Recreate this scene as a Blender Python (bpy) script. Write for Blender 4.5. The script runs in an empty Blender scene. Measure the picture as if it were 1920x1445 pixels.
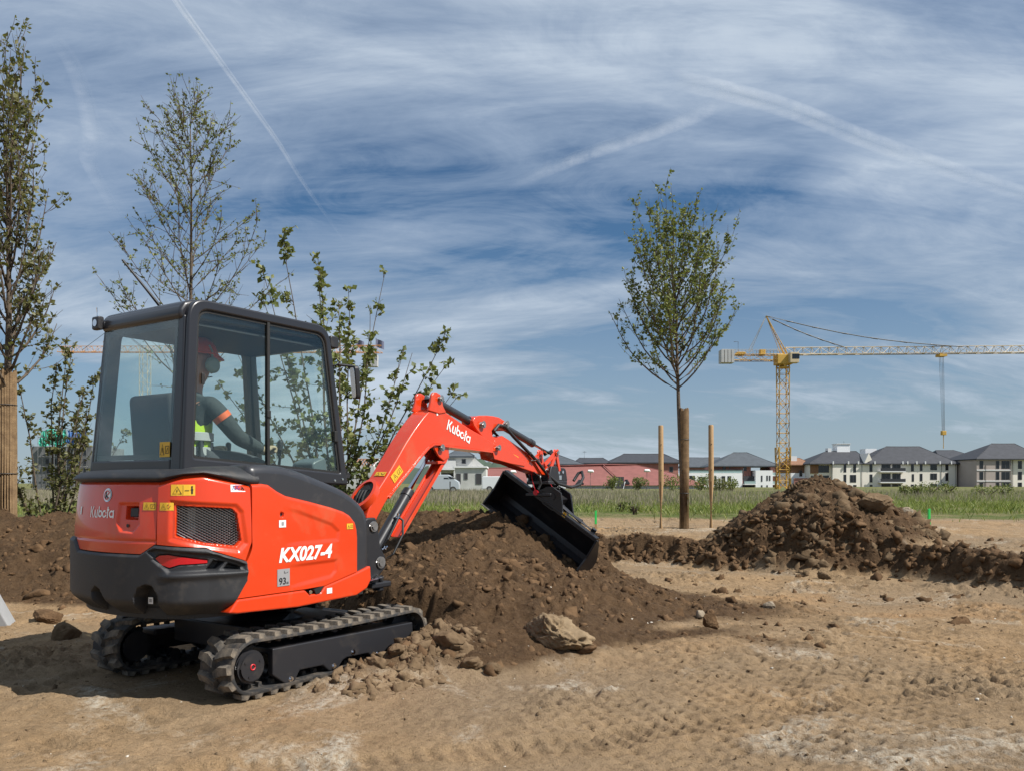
import bpy, bmesh, math, random
import numpy as np
from mathutils import Vector, Matrix

# ---------------------------------------------------------------- camera, sky, sun, exposure
SC = bpy.context.scene
COL = SC.collection
CAM_H = 1.35
cam_data = bpy.data.cameras.new('camera')
cam_data.sensor_width = 36.0
cam_data.lens = 36.0 * 1550.0 / 1920.0
cam_data.shift_y = 182.5 / 1920.0
cam_data.clip_start = 0.05
cam_data.clip_end = 90000.0
cam = bpy.data.objects.new('camera', cam_data)
cam.location = (0, 0, CAM_H)
cam.rotation_euler = (math.pi / 2, 0, 0)
COL.objects.link(cam)
SC.camera = cam

SUN_DIR = Vector((0.86, -0.34, 1.05)).normalized()      # towards the sun
SUN_EL = math.asin(SUN_DIR.z)
SUN_AZ = math.atan2(SUN_DIR.x, SUN_DIR.y)
sun_data = bpy.data.lights.new('sun', 'SUN')
sun_data.energy = 5.0
sun_data.angle = math.radians(0.5)
sun_data.color = (1.0, 0.955, 0.88)
sun = bpy.data.objects.new('sun', sun_data)
sun.rotation_euler = (-SUN_DIR).to_track_quat('-Z', 'Y').to_euler()
sun.location = (30, -14, 40)
COL.objects.link(sun)

SC.view_settings.view_transform = 'Standard'
SC.view_settings.look = 'None'
SC.view_settings.gamma = 1.0
SC.view_settings.exposure = 0.42
SC.view_settings.use_curve_mapping = False
SC.render.engine = 'CYCLES'
SC.cycles.max_bounces = 8
SC.cycles.transparent_max_bounces = 24
SC.cycles.caustics_reflective = False
SC.cycles.caustics_refractive = False

world = bpy.data.worlds.new('World')
SC.world = world
world.use_nodes = True


class NT:
    """small node-tree writer"""
    def __init__(self, tree):
        self.t = tree
        tree.nodes.clear()

    def n(self, kind, **kw):
        nd = self.t.nodes.new(kind)
        for k, v in kw.items():
            if k.startswith('i_'):
                key = k[2:]
                key = int(key) if key.isdigit() else key.replace('_', ' ')
                nd.inputs[key].default_value = v
            else:
                setattr(nd, k, v)
        return nd

    def l(self, a, b):
        self.t.links.new(a, b)

    def math(self, op, a, b=None, clamp=False):
        nd = self.t.nodes.new('ShaderNodeMath')
        nd.operation = op
        nd.use_clamp = clamp
        for i, v in enumerate((a, b)):
            if v is None:
                continue
            if isinstance(v, (int, float)):
                nd.inputs[i].default_value = v
            else:
                self.l(v, nd.inputs[i])
        return nd.outputs[0]

    def mixc(self, fac, a, b, blend='MIX'):
        nd = self.t.nodes.new('ShaderNodeMix')
        nd.data_type = 'RGBA'
        nd.blend_type = blend
        for sock, v in ((nd.inputs[0], fac), (nd.inputs[6], a), (nd.inputs[7], b)):
            if isinstance(v, (int, float)):
                sock.default_value = v
            elif isinstance(v, (tuple, list)):
                sock.default_value = (*v[:3], 1.0)
            else:
                self.l(v, sock)
        return nd.outputs[2]

    def ramp(self, fac, stops):
        nd = self.t.nodes.new('ShaderNodeValToRGB')
        e = nd.color_ramp.elements
        while len(e) > 1:
            e.remove(e[-1])
        e[0].position, e[0].color = stops[0][0], (*stops[0][1], 1) if isinstance(stops[0][1], tuple) else (stops[0][1],) * 3 + (1,)
        for p, c in stops[1:]:
            q = e.new(p)
            q.color = (*c, 1) if isinstance(c, tuple) else (c, c, c, 1)
        self.l(fac, nd.inputs[0])
        return nd.outputs[0]

    def noise(self, vec, scale, detail=4.0, rough=0.5, dist=0.0, out=0):
        nd = self.t.nodes.new('ShaderNodeTexNoise')
        nd.inputs['Scale'].default_value = scale
        nd.inputs['Detail'].default_value = detail
        nd.inputs['Roughness'].default_value = rough
        nd.inputs['Distortion'].default_value = dist
        if vec is not None:
            self.l(vec, nd.inputs['Vector'])
        return nd.outputs[out]


def build_world():
    w = NT(world.node_tree)
    out = w.n('ShaderNodeOutputWorld')
    bg = w.n('ShaderNodeBackground')
    bg.inputs['Strength'].default_value = 0.072
    w.l(bg.outputs[0], out.inputs[0])
    sky = w.n('ShaderNodeTexSky')
    sky.sky_type = 'NISHITA'
    sky.sun_disc = False
    sky.sun_elevation = SUN_EL
    sky.sun_rotation = SUN_AZ
    sky.altitude = 100
    sky.air_density = 1.0
    sky.dust_density = 0.6
    sky.ozone_density = 2.0
    tc = w.n('ShaderNodeTexCoord')
    sep = w.n('ShaderNodeSeparateXYZ')
    w.l(tc.outputs['Generated'], sep.inputs[0])
    zz = w.math('ADD', w.math('MAXIMUM', sep.outputs[2], 0.0), 0.30)
    u = w.math('DIVIDE', sep.outputs[0], zz)
    v = w.math('DIVIDE', sep.outputs[1], zz)
    cmb = w.n('ShaderNodeCombineXYZ')
    w.l(u, cmb.inputs[0]); w.l(v, cmb.inputs[1])
    # large veils
    mp = w.n('ShaderNodeMapping')
    mp.inputs['Rotation'].default_value = (0, 0, math.radians(24))
    mp.inputs['Scale'].default_value = (0.55, 1.0, 1.0)
    mp.inputs['Location'].default_value = (5.3, 0.4, 0.0)
    w.l(cmb.outputs[0], mp.inputs[0])
    veil = w.noise(mp.outputs[0], 1.15, 8.0, 0.55, 0.8)
    # combed streaks
    mp2 = w.n('ShaderNodeMapping')
    mp2.inputs['Rotation'].default_value = (0, 0, math.radians(-16))
    mp2.inputs['Scale'].default_value = (1.2, 2.6, 1.0)
    w.l(cmb.outputs[0], mp2.inputs[0])
    streak = w.noise(mp2.outputs[0], 2.2, 11.0, 0.66, 1.3)
    mp3 = w.n('ShaderNodeMapping')
    mp3.inputs['Rotation'].default_value = (0, 0, math.radians(50))
    mp3.inputs['Scale'].default_value = (0.6, 2.4, 1.0)
    w.l(cmb.outputs[0], mp3.inputs[0])
    streak2 = w.noise(mp3.outputs[0], 1.9, 11.0, 0.66, 1.4)
    s = w.math('ADD', w.math('MULTIPLY', veil, 1.25), w.math('MULTIPLY', streak, 0.40))
    s = w.math('ADD', s, w.math('MULTIPLY', streak2, 0.38))
    cov = w.ramp(s, [(0.0, 0.0), (0.80, 0.0), (1.02, 0.62), (1.25, 0.95)])
    # the ramp input is clamped at 1, so scale first
    s2 = w.math('MULTIPLY', s, 0.5)
    cov = w.ramp(s2, [(0.395, 0.04), (0.445, 0.38), (0.50, 0.68), (0.59, 0.94)])
    skyc = w.mixc(1.0, sky.outputs[0], (0.40, 0.64, 0.80), 'MULTIPLY')
    low = w.ramp(sep.outputs[2], [(0.0, 1.0), (0.10, 0.62), (0.30, 0.0)])
    cloudc = w.mixc(low, (4.0, 5.0, 6.5), (4.2, 4.9, 5.5))
    thick = w.ramp(s2, [(0.50, 0.0), (0.62, 1.0)])
    cloudc = w.mixc(thick, cloudc, (6.0, 6.9, 8.0))
    covl = w.math('MAXIMUM', cov, w.math('MULTIPLY', low, 0.85))
    w.l(w.mixc(covl, skyc, cloudc), bg.inputs['Color'])


build_world()

# ---------------------------------------------------------------- helpers
R = math.radians
TAU = math.tau
F_PX = 1550.0


def at(px, py, Y):
    """world point seen at photo pixel (px, py) when it stands Y metres away"""
    return Vector(((px - 960) / F_PX * Y, Y, CAM_H - (py - 905) / F_PX * Y))


def tag(o, label=None, cat=None, group=None, kind=None):
    if label: o['label'] = label
    if cat: o['category'] = cat
    if group: o['group'] = group
    if kind: o['kind'] = kind
    return o


def empty(name, loc=(0, 0, 0), rz=0.0, parent=None):
    o = bpy.data.objects.new(name, None)
    o.empty_display_size = 0.2
    o.location = loc
    o.rotation_euler = (0, 0, rz)
    COL.objects.link(o)
    if parent: o.parent = parent
    return o


def obj(name, mesh, mat=None, parent=None):
    o = bpy.data.objects.new(name, mesh)
    COL.objects.link(o)
    if mat and not mesh.materials: mesh.materials.append(mat)
    if parent: o.parent = parent
    return o


def copy_tree(o, parent=None):
    c = o.copy()
    COL.objects.link(c)
    c.parent = parent
    for ch in list(o.children):
        copy_tree(ch, c)
    return c


def frame_from(d, up=Vector((0, 0, 1))):
    d = d.normalized()
    if abs(d.dot(up)) > 0.98: up = Vector((1, 0, 0))
    a = d.cross(up).normalized()
    return a, a.cross(d).normalized()


class MB:
    """collects shapes, then links them as ONE mesh object"""
    def __init__(self):
        self.v = []
        self.f = []

    def add(self, vs, fs):
        k = len(self.v)
        self.v += [tuple(p) for p in vs]
        self.f += [tuple(i + k for i in q) for q in fs]
        return self

    def box(self, x0, x1, y0, y1, z0, z1):
        return self.add([(x0, y0, z0), (x1, y0, z0), (x1, y1, z0), (x0, y1, z0), (x0, y0, z1), (x1, y0, z1), (x1, y1, z1), (x0, y1, z1)],
                        [(0, 3, 2, 1), (4, 5, 6, 7), (0, 1, 5, 4), (1, 2, 6, 5), (2, 3, 7, 6), (3, 0, 4, 7)])

    def prism(self, poly, a, b, axis='y'):
        """polygon in the plane across `axis`, from a to b.  axis y: poly is (x, z)"""
        n = len(poly)
        def P(p, t):
            return (p[0], t, p[1]) if axis == 'y' else ((t, p[0], p[1]) if axis == 'x' else (p[0], p[1], t))
        vs = [P(p, a) for p in poly] + [P(p, b) for p in poly]
        fs = [tuple(range(n)), tuple(range(2 * n - 1, n - 1, -1))]
        fs += [(i, i + n, (i + 1) % n + n, (i + 1) % n) for i in range(n)]
        return self.add(vs, fs)

    def ring(self, outer, inner, a, b, axis='y'):
        """frame between two loops of equal length"""
        n = len(outer)
        def P(p, t):
            return (p[0], t, p[1]) if axis == 'y' else ((t, p[0], p[1]) if axis == 'x' else (p[0], p[1], t))
        vs = [P(p, a) for p in outer] + [P(p, a) for p in inner] + [P(p, b) for p in outer] + [P(p, b) for p in inner]
        fs = []
        for i in range(n):
            j = (i + 1) % n
            fs += [(i, j, n + j, n + i), (2 * n + j, 2 * n + i, 3 * n + i, 3 * n + j), (j, i, 2 * n + i, 2 * n + j), (n + i, n + j, 3 * n + j, 3 * n + i)]
        return self.add(vs, fs)

    def tube(self, pts, r, seg=8, cap=True, closed=False):
        pts = [Vector(p) for p in pts]
        n = len(pts)
        rs = r if isinstance(r, (list, tuple)) else [r] * n
        k = len(self.v)
        up = Vector((0, 0, 1))
        prev = None
        for i, p in enumerate(pts):
            if closed:
                d = pts[(i + 1) % n] - pts[i - 1]
            else:
                d = pts[min(i + 1, n - 1)] - pts[max(i - 1, 0)]
            if d.length < 1e-9: d = Vector((0, 0, 1))
            d.normalize()
            if prev is None:
                a, b = frame_from(d, up)
            else:
                a = prev - d * prev.dot(d)
                if a.length < 1e-6: a, b = frame_from(d, up)
                a.normalize()
                b = d.cross(a).normalized()
            prev = a
            for s in range(seg):
                t = TAU * s / seg
                q = p + (a * math.cos(t) + b * math.sin(t)) * rs[i]
                self.v.append((q.x, q.y, q.z))
        m = n if closed else n - 1
        for i in range(m):
            for s in range(seg):
                s2 = (s + 1) % seg
                i2 = (i + 1) % n
                self.f.append((k + i * seg + s, k + i * seg + s2, k + i2 * seg + s2, k + i2 * seg + s))
        if cap and not closed:
            self.f.append(tuple(k + s for s in range(seg - 1, -1, -1)))
            self.f.append(tuple(k + (n - 1) * seg + s for s in range(seg)))
        return self

    def cyl(self, p0, p1, r, seg=16, r1=None):
        return self.tube([p0, p1], [r, r if r1 is None else r1], seg)

    def grid(self, P, wrap=False):
        """P[i][j] points"""
        k = len(self.v)
        n, m = len(P), len(P[0])
        for row in P:
            self.v += [tuple(p) for p in row]
        for i in range(n - 1):
            for j in range(m if wrap else m - 1):
                j2 = (j + 1) % m
                self.f.append((k + i * m + j, k + i * m + j2, k + (i + 1) * m + j2, k + (i + 1) * m + j))
        return self

    def mesh(self, name):
        me = bpy.data.meshes.new(name)
        me.from_pydata(self.v, [], self.f)
        me.update()
        return me

    def build(self, name, mat=None, parent=None, smooth=None, bevel=None, seg=2, fix=True, solid=None, subsurf=0):
        me = self.mesh(name)
        if fix:
            bm = bmesh.new(); bm.from_mesh(me)
            bmesh.ops.recalc_face_normals(bm, faces=bm.faces)
            bm.to_mesh(me); bm.free()
        o = obj(name, me, mat, parent)
        if solid:
            md = o.modifiers.new('solid', 'SOLIDIFY'); md.thickness = solid; md.offset = -1
        if bevel:
            md = o.modifiers.new('bevel', 'BEVEL'); md.width = bevel; md.segments = seg
            md.limit_method = 'ANGLE'; md.angle_limit = R(32); md.harden_normals = False
        if subsurf:
            md = o.modifiers.new('sub', 'SUBSURF'); md.levels = subsurf; md.render_levels = subsurf
        if smooth is not None:
            set_smooth(me, smooth)
        return o


def set_smooth(me, ang=40):
    """smooth shading, edges sharper than ang stay sharp"""
    me.polygons.foreach_set('use_smooth', [True] * len(me.polygons))
    if ang < 180:
        bm = bmesh.new(); bm.from_mesh(me)
        lim = R(ang)
        for e in bm.edges:
            if len(e.link_faces) == 2:
                e.smooth = e.calc_face_angle(0.0) < lim
        bm.to_mesh(me); bm.free()
    me.update()


MATS = {}


def mat(name, color, rough=0.5, metal=0.0, var=0.0, vscale=4.0, bump=0.0, bscale=40.0, coat=0.0, spec=0.5, color2=None, obj_coords=True, dirt=None, dirt_amt=0.0, coat_rough=0.05):
    if name in MATS: return MATS[name]
    m = bpy.data.materials.new(name)
    m.use_nodes = True
    w = NT(m.node_tree)
    out = w.n('ShaderNodeOutputMaterial')
    p = w.n('ShaderNodeBsdfPrincipled')
    w.l(p.outputs[0], out.inputs[0])
    p.inputs['Roughness'].default_value = rough
    p.inputs['Metallic'].default_value = metal
    p.inputs['Specular IOR Level'].default_value = spec
    p.inputs['Coat Weight'].default_value = coat
    p.inputs['Coat Roughness'].default_value = coat_rough
    p.inputs['Base Color'].default_value = (*color, 1)
    if var or bump or dirt:
        tc = w.n('ShaderNodeTexCoord')
        vec = tc.outputs['Object']
        col = None
        if var or color2:
            nz = w.noise(vec, vscale, 5.0, 0.6)
            c2 = color2 if color2 else tuple(min(1, c * (1 + var)) for c in color)
            c1 = color if color2 else tuple(c * (1 - var) for c in color)
            fac = w.ramp(nz, [(0.32, 0.0), (0.68, 1.0)])
            col = w.mixc(fac, c1, c2)
        if dirt:
            nz = w.noise(vec, vscale * 1.7 + 1.0, 6.0, 0.65, 0.4)
            fac = w.ramp(nz, [(0.62 - 0.3 * dirt_amt, 0.0), (0.80 - 0.2 * dirt_amt, min(1.0, dirt_amt * 1.4))])
            col = w.mixc(fac, col if col is not None else color, dirt)
            rr = w.math('ADD', rough, w.math('MULTIPLY', fac, 0.35), clamp=True)
            w.l(rr, p.inputs['Roughness'])
        if col is not None:
            w.l(col, p.inputs['Base Color'])
        if bump:
            nz = w.noise(vec, bscale, 4.0, 0.6)
            b = w.n('ShaderNodeBump'); b.inputs['Strength'].default_value = bump; b.inputs['Distance'].default_value = 0.01
            w.l(nz, b.inputs['Height']); w.l(b.outputs[0], p.inputs['Normal'])
    MATS[name] = m
    return m


# ---------------------------------------------------------------- noise on arrays
def _hash(ix, iy, seed):
    h = (ix.astype(np.int64) * 374761393 + iy.astype(np.int64) * 668265263 + seed * 1442695041) & 0xFFFFFFFF
    h = ((h ^ (h >> 13)) * 1274126177) & 0xFFFFFFFF
    return ((h ^ (h >> 16)) & 0xFFFF) / 65535.0


def vnoise(x, y, seed=0):
    ix = np.floor(x); iy = np.floor(y)
    fx = x - ix; fy = y - iy
    fx = fx * fx * fx * (fx * (fx * 6 - 15) + 10); fy = fy * fy * fy * (fy * (fy * 6 - 15) + 10)
    a = _hash(ix, iy, seed); b = _hash(ix + 1, iy, seed); c = _hash(ix, iy + 1, seed); d = _hash(ix + 1, iy + 1, seed)
    return (a + (b - a) * fx) * (1 - fy) + (c + (d - c) * fx) * fy


def fbm(x, y, scale, octs=4, seed=0, gain=0.5):
    s = 0; a = 1.0; t = 0
    for o in range(octs):
        th = 0.6 + o * 1.1
        xx = x * math.cos(th) - y * math.sin(th); yy = x * math.sin(th) + y * math.cos(th)
        s = s + a * (vnoise(xx * scale, yy * scale, seed + o * 17) * 2 - 1); t += a
        a *= gain; scale *= 2.03
    return s / t


def billow(x, y, scale, octs=3, seed=0, gain=0.5):
    s = 0; a = 1.0; t = 0
    for o in range(octs):
        th = 0.3 + o * 0.9
        xx = x * math.cos(th) - y * math.sin(th); yy = x * math.sin(th) + y * math.cos(th)
        s = s + a * (1 - np.abs(vnoise(xx * scale, yy * scale, seed + o * 31) * 2 - 1) * 2); t += a
        a *= gain; scale *= 2.1
    return s / t


def smooth(t):
    t = np.clip(t, 0, 1)
    return t * t * (3 - 2 * t)


# the machine stands here: local x forward, y to its left
EX_PHI = math.atan2(.838, .546)
EX_O = (-1.865, 6.163)


def to_local(x, y):
    dx = x - EX_O[0]; dy = y - EX_O[1]
    c, s = math.cos(EX_PHI), math.sin(EX_PHI)
    return dx * c + dy * s, -dx * s + dy * c
# ---------------------------------------------------------------- the ground: one sheet to the horizon
def pl(x, xs, ys):
    return np.interp(x, xs, ys)


def soil_parts(x, y):
    """terrace step, spoil ridge in front of the machine, pile on the right"""
    wob = fbm(x, y, 0.9, 3, 5) * 0.45 + fbm(x, y, 3.6, 3, 6) * 0.16
    yb = pl(x, [-30, -9, -3, 1.0, 2.2, 3.2, 4.4, 5.3, 5.9, 6.5, 7.4, 9.0, 30], [12.0, 12.0, 13.2, 13.7, 13.3, 12.9, 12.2, 11.4, 10.4, 9.4, 8.6, 8.0, 7.6])
    step = smooth((y + wob - yb) / 1.05)
    terr = 0.36 * step + 0.004 * np.clip(y - 20, 0, 40) * 0
    lip = np.exp(-((y + wob - yb - 0.75) / 0.45) ** 2) * 0.10
    # spoil ridge
    Yc = pl(x, [-12, -6, -4, -2.6, -1.2, -0.4, 0.0, 0.4, 0.8, 1.3, 1.95, 2.6], [11.4, 11.0, 10.6, 10.2, 10.0, 9.95, 9.9, 9.9, 9.9, 9.7, 9.3, 9.2])
    zc = pl(x, [-12, -6, -4, -2.6, -1.2, -0.4, 0.0, 0.4, 0.8, 1.09, 1.3, 1.6, 1.95, 2.4, 3.4], [0.90, 0.98, 0.98, 1.03, 1.07, 1.07, 0.97, 0.82, 0.62, 0.44, 0.29, 0.16, 0.08, 0.05, 0.0])
    Yt = pl(x, [-12, -6, -4, -2.6, -1.6, -1.15, -0.9, -0.18, 0.62, 0.84, 1.4, 1.84, 2.5, 3.0], [9.0, 8.7, 8.5, 8.2, 7.6, 5.75, 5.45, 5.80, 6.15, 6.6, 7.1, 7.5, 8.5, 8.9])
    t = (y + 0.10 * fbm(x, y, 1.5, 3, 8) - Yt) / np.maximum(Yc - Yt, 0.2)
    g = np.interp(t, [0, 0.15, 0.41, 0.70, 0.86, 0.95, 1.0], [0, 0.16, 0.42, 0.60, 0.70, 0.93, 1.0])
    gl = np.interp(t, [0, 0.5, 1.0], [0, 0.55, 1.0])
    wl = smooth((-2.2 - x) / 1.2)
    g = g * (1 - wl) + gl * wl
    tb = (y - Yc) / 1.75
    g = np.where(t > 1, np.clip(1 - tb, 0, 1) ** 1.25, g)
    # round the crest a little
    g = g - 0.06 * np.exp(-((y - Yc) / 0.18) ** 2)
    ridge = zc * np.clip(g, 0, 1)
    lx, ly = to_local(x, y)
    # keep the ground clear under the machine, blade and swing post; loose soil only beside the right track
    clear = smooth((1.42 - lx) / 0.22) * smooth((0.98 - np.abs(ly - 0.05)) / 0.14) * smooth((lx + 1.6) / 0.3)
    side = smooth((1.15 - lx) / 0.3) * smooth((-0.70 - ly) / 0.06) * smooth((lx + 0.62) / 0.55) * smooth((ly + 1.35) / 0.45) * 0.13
    ridge = ridge * (1 - clear)
    ridge = np.where((lx < 1.1) & (ly < -0.6), np.minimum(ridge, 0.02 + 0.30 * np.clip(lx + 0.4, 0, 2) * smooth((ly + 1.9) / 0.7)), ridge)
    ridge = np.maximum(ridge, side * (0.7 + 0.6 * (fbm(x, y, 5.0, 3, 77))))
    # the bucket has cut the ridge down to its edge
    cut = 1.08 - 0.623 * (0.72 - ly)
    inb = smooth((lx - 3.45) / 0.25) * smooth((4.75 - lx) / 0.25) * smooth((ly + 0.80) / 0.2) * smooth((1.0 - ly) / 0.2)
    ridge = ridge * (1 - inb) + np.minimum(ridge, np.clip(cut, 0.05, 2)) * inb
    # pile on the right, on the edge of the terrace
    px, py = 5.12, 13.75
    dx = x - px; dy = y - py
    rr = np.sqrt((dx / np.where(dx < 0, 1.85, 2.0)) ** 2 + (dy / np.where(dy < 0, 2.1, 1.9)) ** 2)
    rr = rr * (1 + 0.10 * fbm(x, y, 0.8, 2, 9))
    pile = 1.13 * np.clip(1 - rr, 0, 1) ** 0.92
    pile = np.where(pile > 0.95, 0.95 + (pile - 0.95) * 0.6, pile)
    return terr, lip, ridge, pile, step


def ground_h(x, y, full=False):
    x = np.asarray(x, float); y = np.asarray(y, float)
    terr, lip, ridge, pile, step = soil_parts(x, y)
    near = np.exp(-np.clip(y - 18, 0, None) / 14.0) * np.exp(-np.clip(np.abs(x) - 16, 0, None) / 8.0)
    base = terr + lip * near
    z = base + np.maximum(ridge, pile)
    lump = np.clip(ridge * 4, 0, 1) + np.clip(pile * 4, 0, 1) + np.clip(lip * 9, 0, 1) * near * 0.9
    bankface = step * (1 - step) * 4 * near
    loose = np.clip(np.maximum(lump, bankface * 0.95), 0, 1)
    # low scatter of disturbed soil at the ridge's right foot and along the bank foot
    foot = np.exp(-(((x - 1.9) / 1.35) ** 2 + ((y - 8.55 - 0.25 * (x - 1.9)) / 0.55) ** 2))
    foot2 = np.exp(-(((x - 1.35) / 0.9) ** 2 + ((y - 7.15 - 0.55 * (x - 1.35)) / 0.22) ** 2))
    dis = np.clip(foot * 0.9 + foot2 * 0.9, 0, 1)
    loose = np.clip(loose + dis * 0.55, 0, 1)
    b1 = billow(x, y, 1.9, 3, 3, 0.55); b2 = billow(x, y, 6.5, 3, 21, 0.6); b3 = fbm(x, y, 16.0, 2, 41)
    b4 = billow(x, y, 15.0, 2, 43, 0.6)
    z = z + loose * (0.075 * b1 + 0.050 * b2 + 0.022 * b3 + 0.020 * b4)
    pl_ = np.clip(pile * 2.2, 0, 1)
    z = z + pl_ * (0.085 * billow(x, y, 3.2, 3, 63, 0.6) - 0.03)
    z = z + bankface * 0.16 * fbm(x, y, 3.1, 4, 91, 0.65)
    # packed ground: swells, scrapes, roller dents, crumbs
    packed = (1 - loose)
    lx, ly = to_local(x, y)
    z = z + packed * near * (0.060 * fbm(x, y, 0.45, 3, 11) + 0.026 * fbm(x, y, 2.3, 3, 12) + 0.020 * fbm(x, y, 8.0, 3, 13) * (0.55 + 0.9 * np.clip(fbm(x, y, 0.8, 2, 15) + 0.3, 0, 1)) + 0.011 * billow(x, y, 19.0, 2, 14))
    cr = fbm(x, y, 1.1, 2, 55)
    z = z + packed * near * np.clip(cr - 0.02, 0, 1) * 0.11 * (billow(x, y, 11.0, 2, 56))
    # rows of foot dents left by the roller
    dm = smooth((x + 0.3) / 0.7) * smooth((4.6 - x) / 1.2) * smooth((y - 3.6) / 0.8) * smooth((8.2 - y) / 1.2) * smooth((fbm(x, y, 0.7, 2, 71) + 0.45) / 0.4)
    ca, sa = math.cos(0.42), math.sin(0.42)
    uu = (x * ca + y * sa) / 0.125 + 0.14 * fbm(x, y, 1.5, 2, 72); vv = (-x * sa + y * ca) / 0.095 + 0.14 * fbm(x, y, 1.7, 2, 73)
    du = uu - np.floor(uu) - 0.5; dv = vv - np.floor(vv) - 0.5
    keep = _hash(np.floor(uu), np.floor(vv), 7) > 0.14
    z = z - packed * dm * keep * 0.060 * np.exp(-((du / 0.19) ** 2 + (dv / 0.22) ** 2))
    # cleat prints behind the machine and one crossing pass in the foreground
    for (ox, oy, dx_, dy_, l0, l1) in ((EX_O[0], EX_O[1], math.cos(EX_PHI), math.sin(EX_PHI), -4.5, -0.85), (0.6, 3.9, 0.94, 0.34, -3.5, 4.5)):
        la = (x - ox) * dx_ + (y - oy) * dy_; lb = -(x - ox) * dy_ + (y - oy) * dx_
        on = smooth((la - l0) / 0.4) * smooth((l1 - la) / 0.3) * smooth((0.15 - np.abs(np.abs(lb) - 0.60)) / 0.03)
        ph = (la + 0.05 * np.sign(lb) + 0.04 * np.abs(np.abs(lb) - 0.6)) / 0.112
        bar = smooth((np.abs(ph - np.floor(ph) - 0.5) - 0.16) / 0.12)
        z = z - packed * on * (0.012 + 0.020 * bar) * (0.55 + 0.6 * smooth((fbm(x, y, 1.1, 2, 171) + 0.25) / 0.4))
    # shallow scraped edges far right
    for (xa, ya, xb, yb, hgt) in ((3.6, 10.6, 6.2, 10.3, 0.05), (2.9, 8.6, 3.4, 10.4, 0.035)):
        tt = np.clip(((x - xa) * (xb - xa) + (y - ya) * (yb - ya)) / ((xb - xa) ** 2 + (yb - ya) ** 2), 0, 1)
        d2 = (x - xa - tt * (xb - xa)) ** 2 + (y - ya - tt * (yb - ya)) ** 2
        z = z + packed * hgt * np.exp(-d2 / 0.012) * (0.4 + 0.9 * billow(x, y, 4.0, 2, 66))
    # the machine's weight: flat under its tracks
    under = smooth((1.25 - np.abs(lx - 0.07)) / 0.2) * smooth((0.80 - np.abs(ly)) / 0.06)
    z = z * (1 - under) + under * (-0.012)
    # the field beyond
    far = smooth((y - 21) / 4)
    z = z + far * 0.05 * fbm(x, y, 0.25, 2, 81)
    if not full: return z
    moist = np.clip(np.clip(ridge * 9, 0, 1) * smooth((ridge + 0.12 * fbm(x, y, 1.4, 3, 19)) / 0.08) + np.clip(pile * 5, 0, 1) * 0.62 + bankface * 0.75 + np.clip(lip * 8, 0, 1) * near * 0.45 + dis * 0.85 + 0.45 * smooth((0.30 + 0.6 * fbm(x, y, 1.0, 3, 131) - 0.28 * np.hypot((x - 0.6) / 1.5, (y - 7.2) / 1.0)) / 0.6), 0, 1)
    side = smooth((1.2 - lx) / 0.3) * smooth((lx + 1.0) / 0.5) * smooth((-0.7 - ly) / 0.05) * smooth((ly + 1.6) / 0.5)
    moist = moist * (1 - 0.55 * side)
    return z, moist, far


def make_ground():
    def axis(segs):
        a = [segs[0][0]]
        for (s, e, d0, d1) in segs:
            p = s
            while p < e - 1e-6:
                t = (p - s) / (e - s)
                p += d0 + (d1 - d0) * t
                a.append(min(p, e))
        return np.array(sorted(set(np.round(a, 4))))
    xr = axis([(0, 3.2, 0.019, 0.022), (3.2, 9.0, 0.022, 0.045), (9, 22, 0.06, 0.5), (22, 120, 0.8, 12), (120, 4000, 20, 700)])
    xs = np.concatenate([-xr[::-1][:-1], xr])
    ys = axis([(-60, 0.8, 12, 0.8), (0.8, 2.2, 0.2, 0.03), (2.2, 7.5, 0.017, 0.022), (7.5, 10.5, 0.023, 0.03), (10.5, 15.5, 0.03, 0.045), (15.5, 26, 0.06, 0.4), (26, 120, 0.6, 8), (120, 6000, 15, 900)])
    X, Y = np.meshgrid(xs, ys)
    Z, M, FAR = ground_h(X, Y, True)
    n, m = X.shape
    co = np.stack([X, Y, Z], -1).reshape(-1, 3)
    idx = np.arange(n * m).reshape(n, m)
    q = np.stack([idx[:-1, :-1], idx[:-1, 1:], idx[1:, 1:], idx[1:, :-1]], -1).reshape(-1, 4)
    me = bpy.data.meshes.new('ground')
    me.vertices.add(len(co)); me.vertices.foreach_set('co', co.ravel())
    me.loops.add(q.size); me.loops.foreach_set('vertex_index', q.ravel().astype(np.int32))
    me.polygons.add(len(q))
    me.polygons.foreach_set('loop_start', np.arange(0, q.size, 4, dtype=np.int32))
    me.polygons.foreach_set('loop_total', np.full(len(q), 4, dtype=np.int32))
    me.polygons.foreach_set('use_smooth', np.ones(len(q), bool))
    me.update(calc_edges=True)
    a = me.attributes.new('moist', 'FLOAT', 'POINT'); a.data.foreach_set('value', M.ravel().astype(np.float32))
    a = me.attributes.new('field', 'FLOAT', 'POINT'); a.data.foreach_set('value', FAR.ravel().astype(np.float32))
    return me


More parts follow.
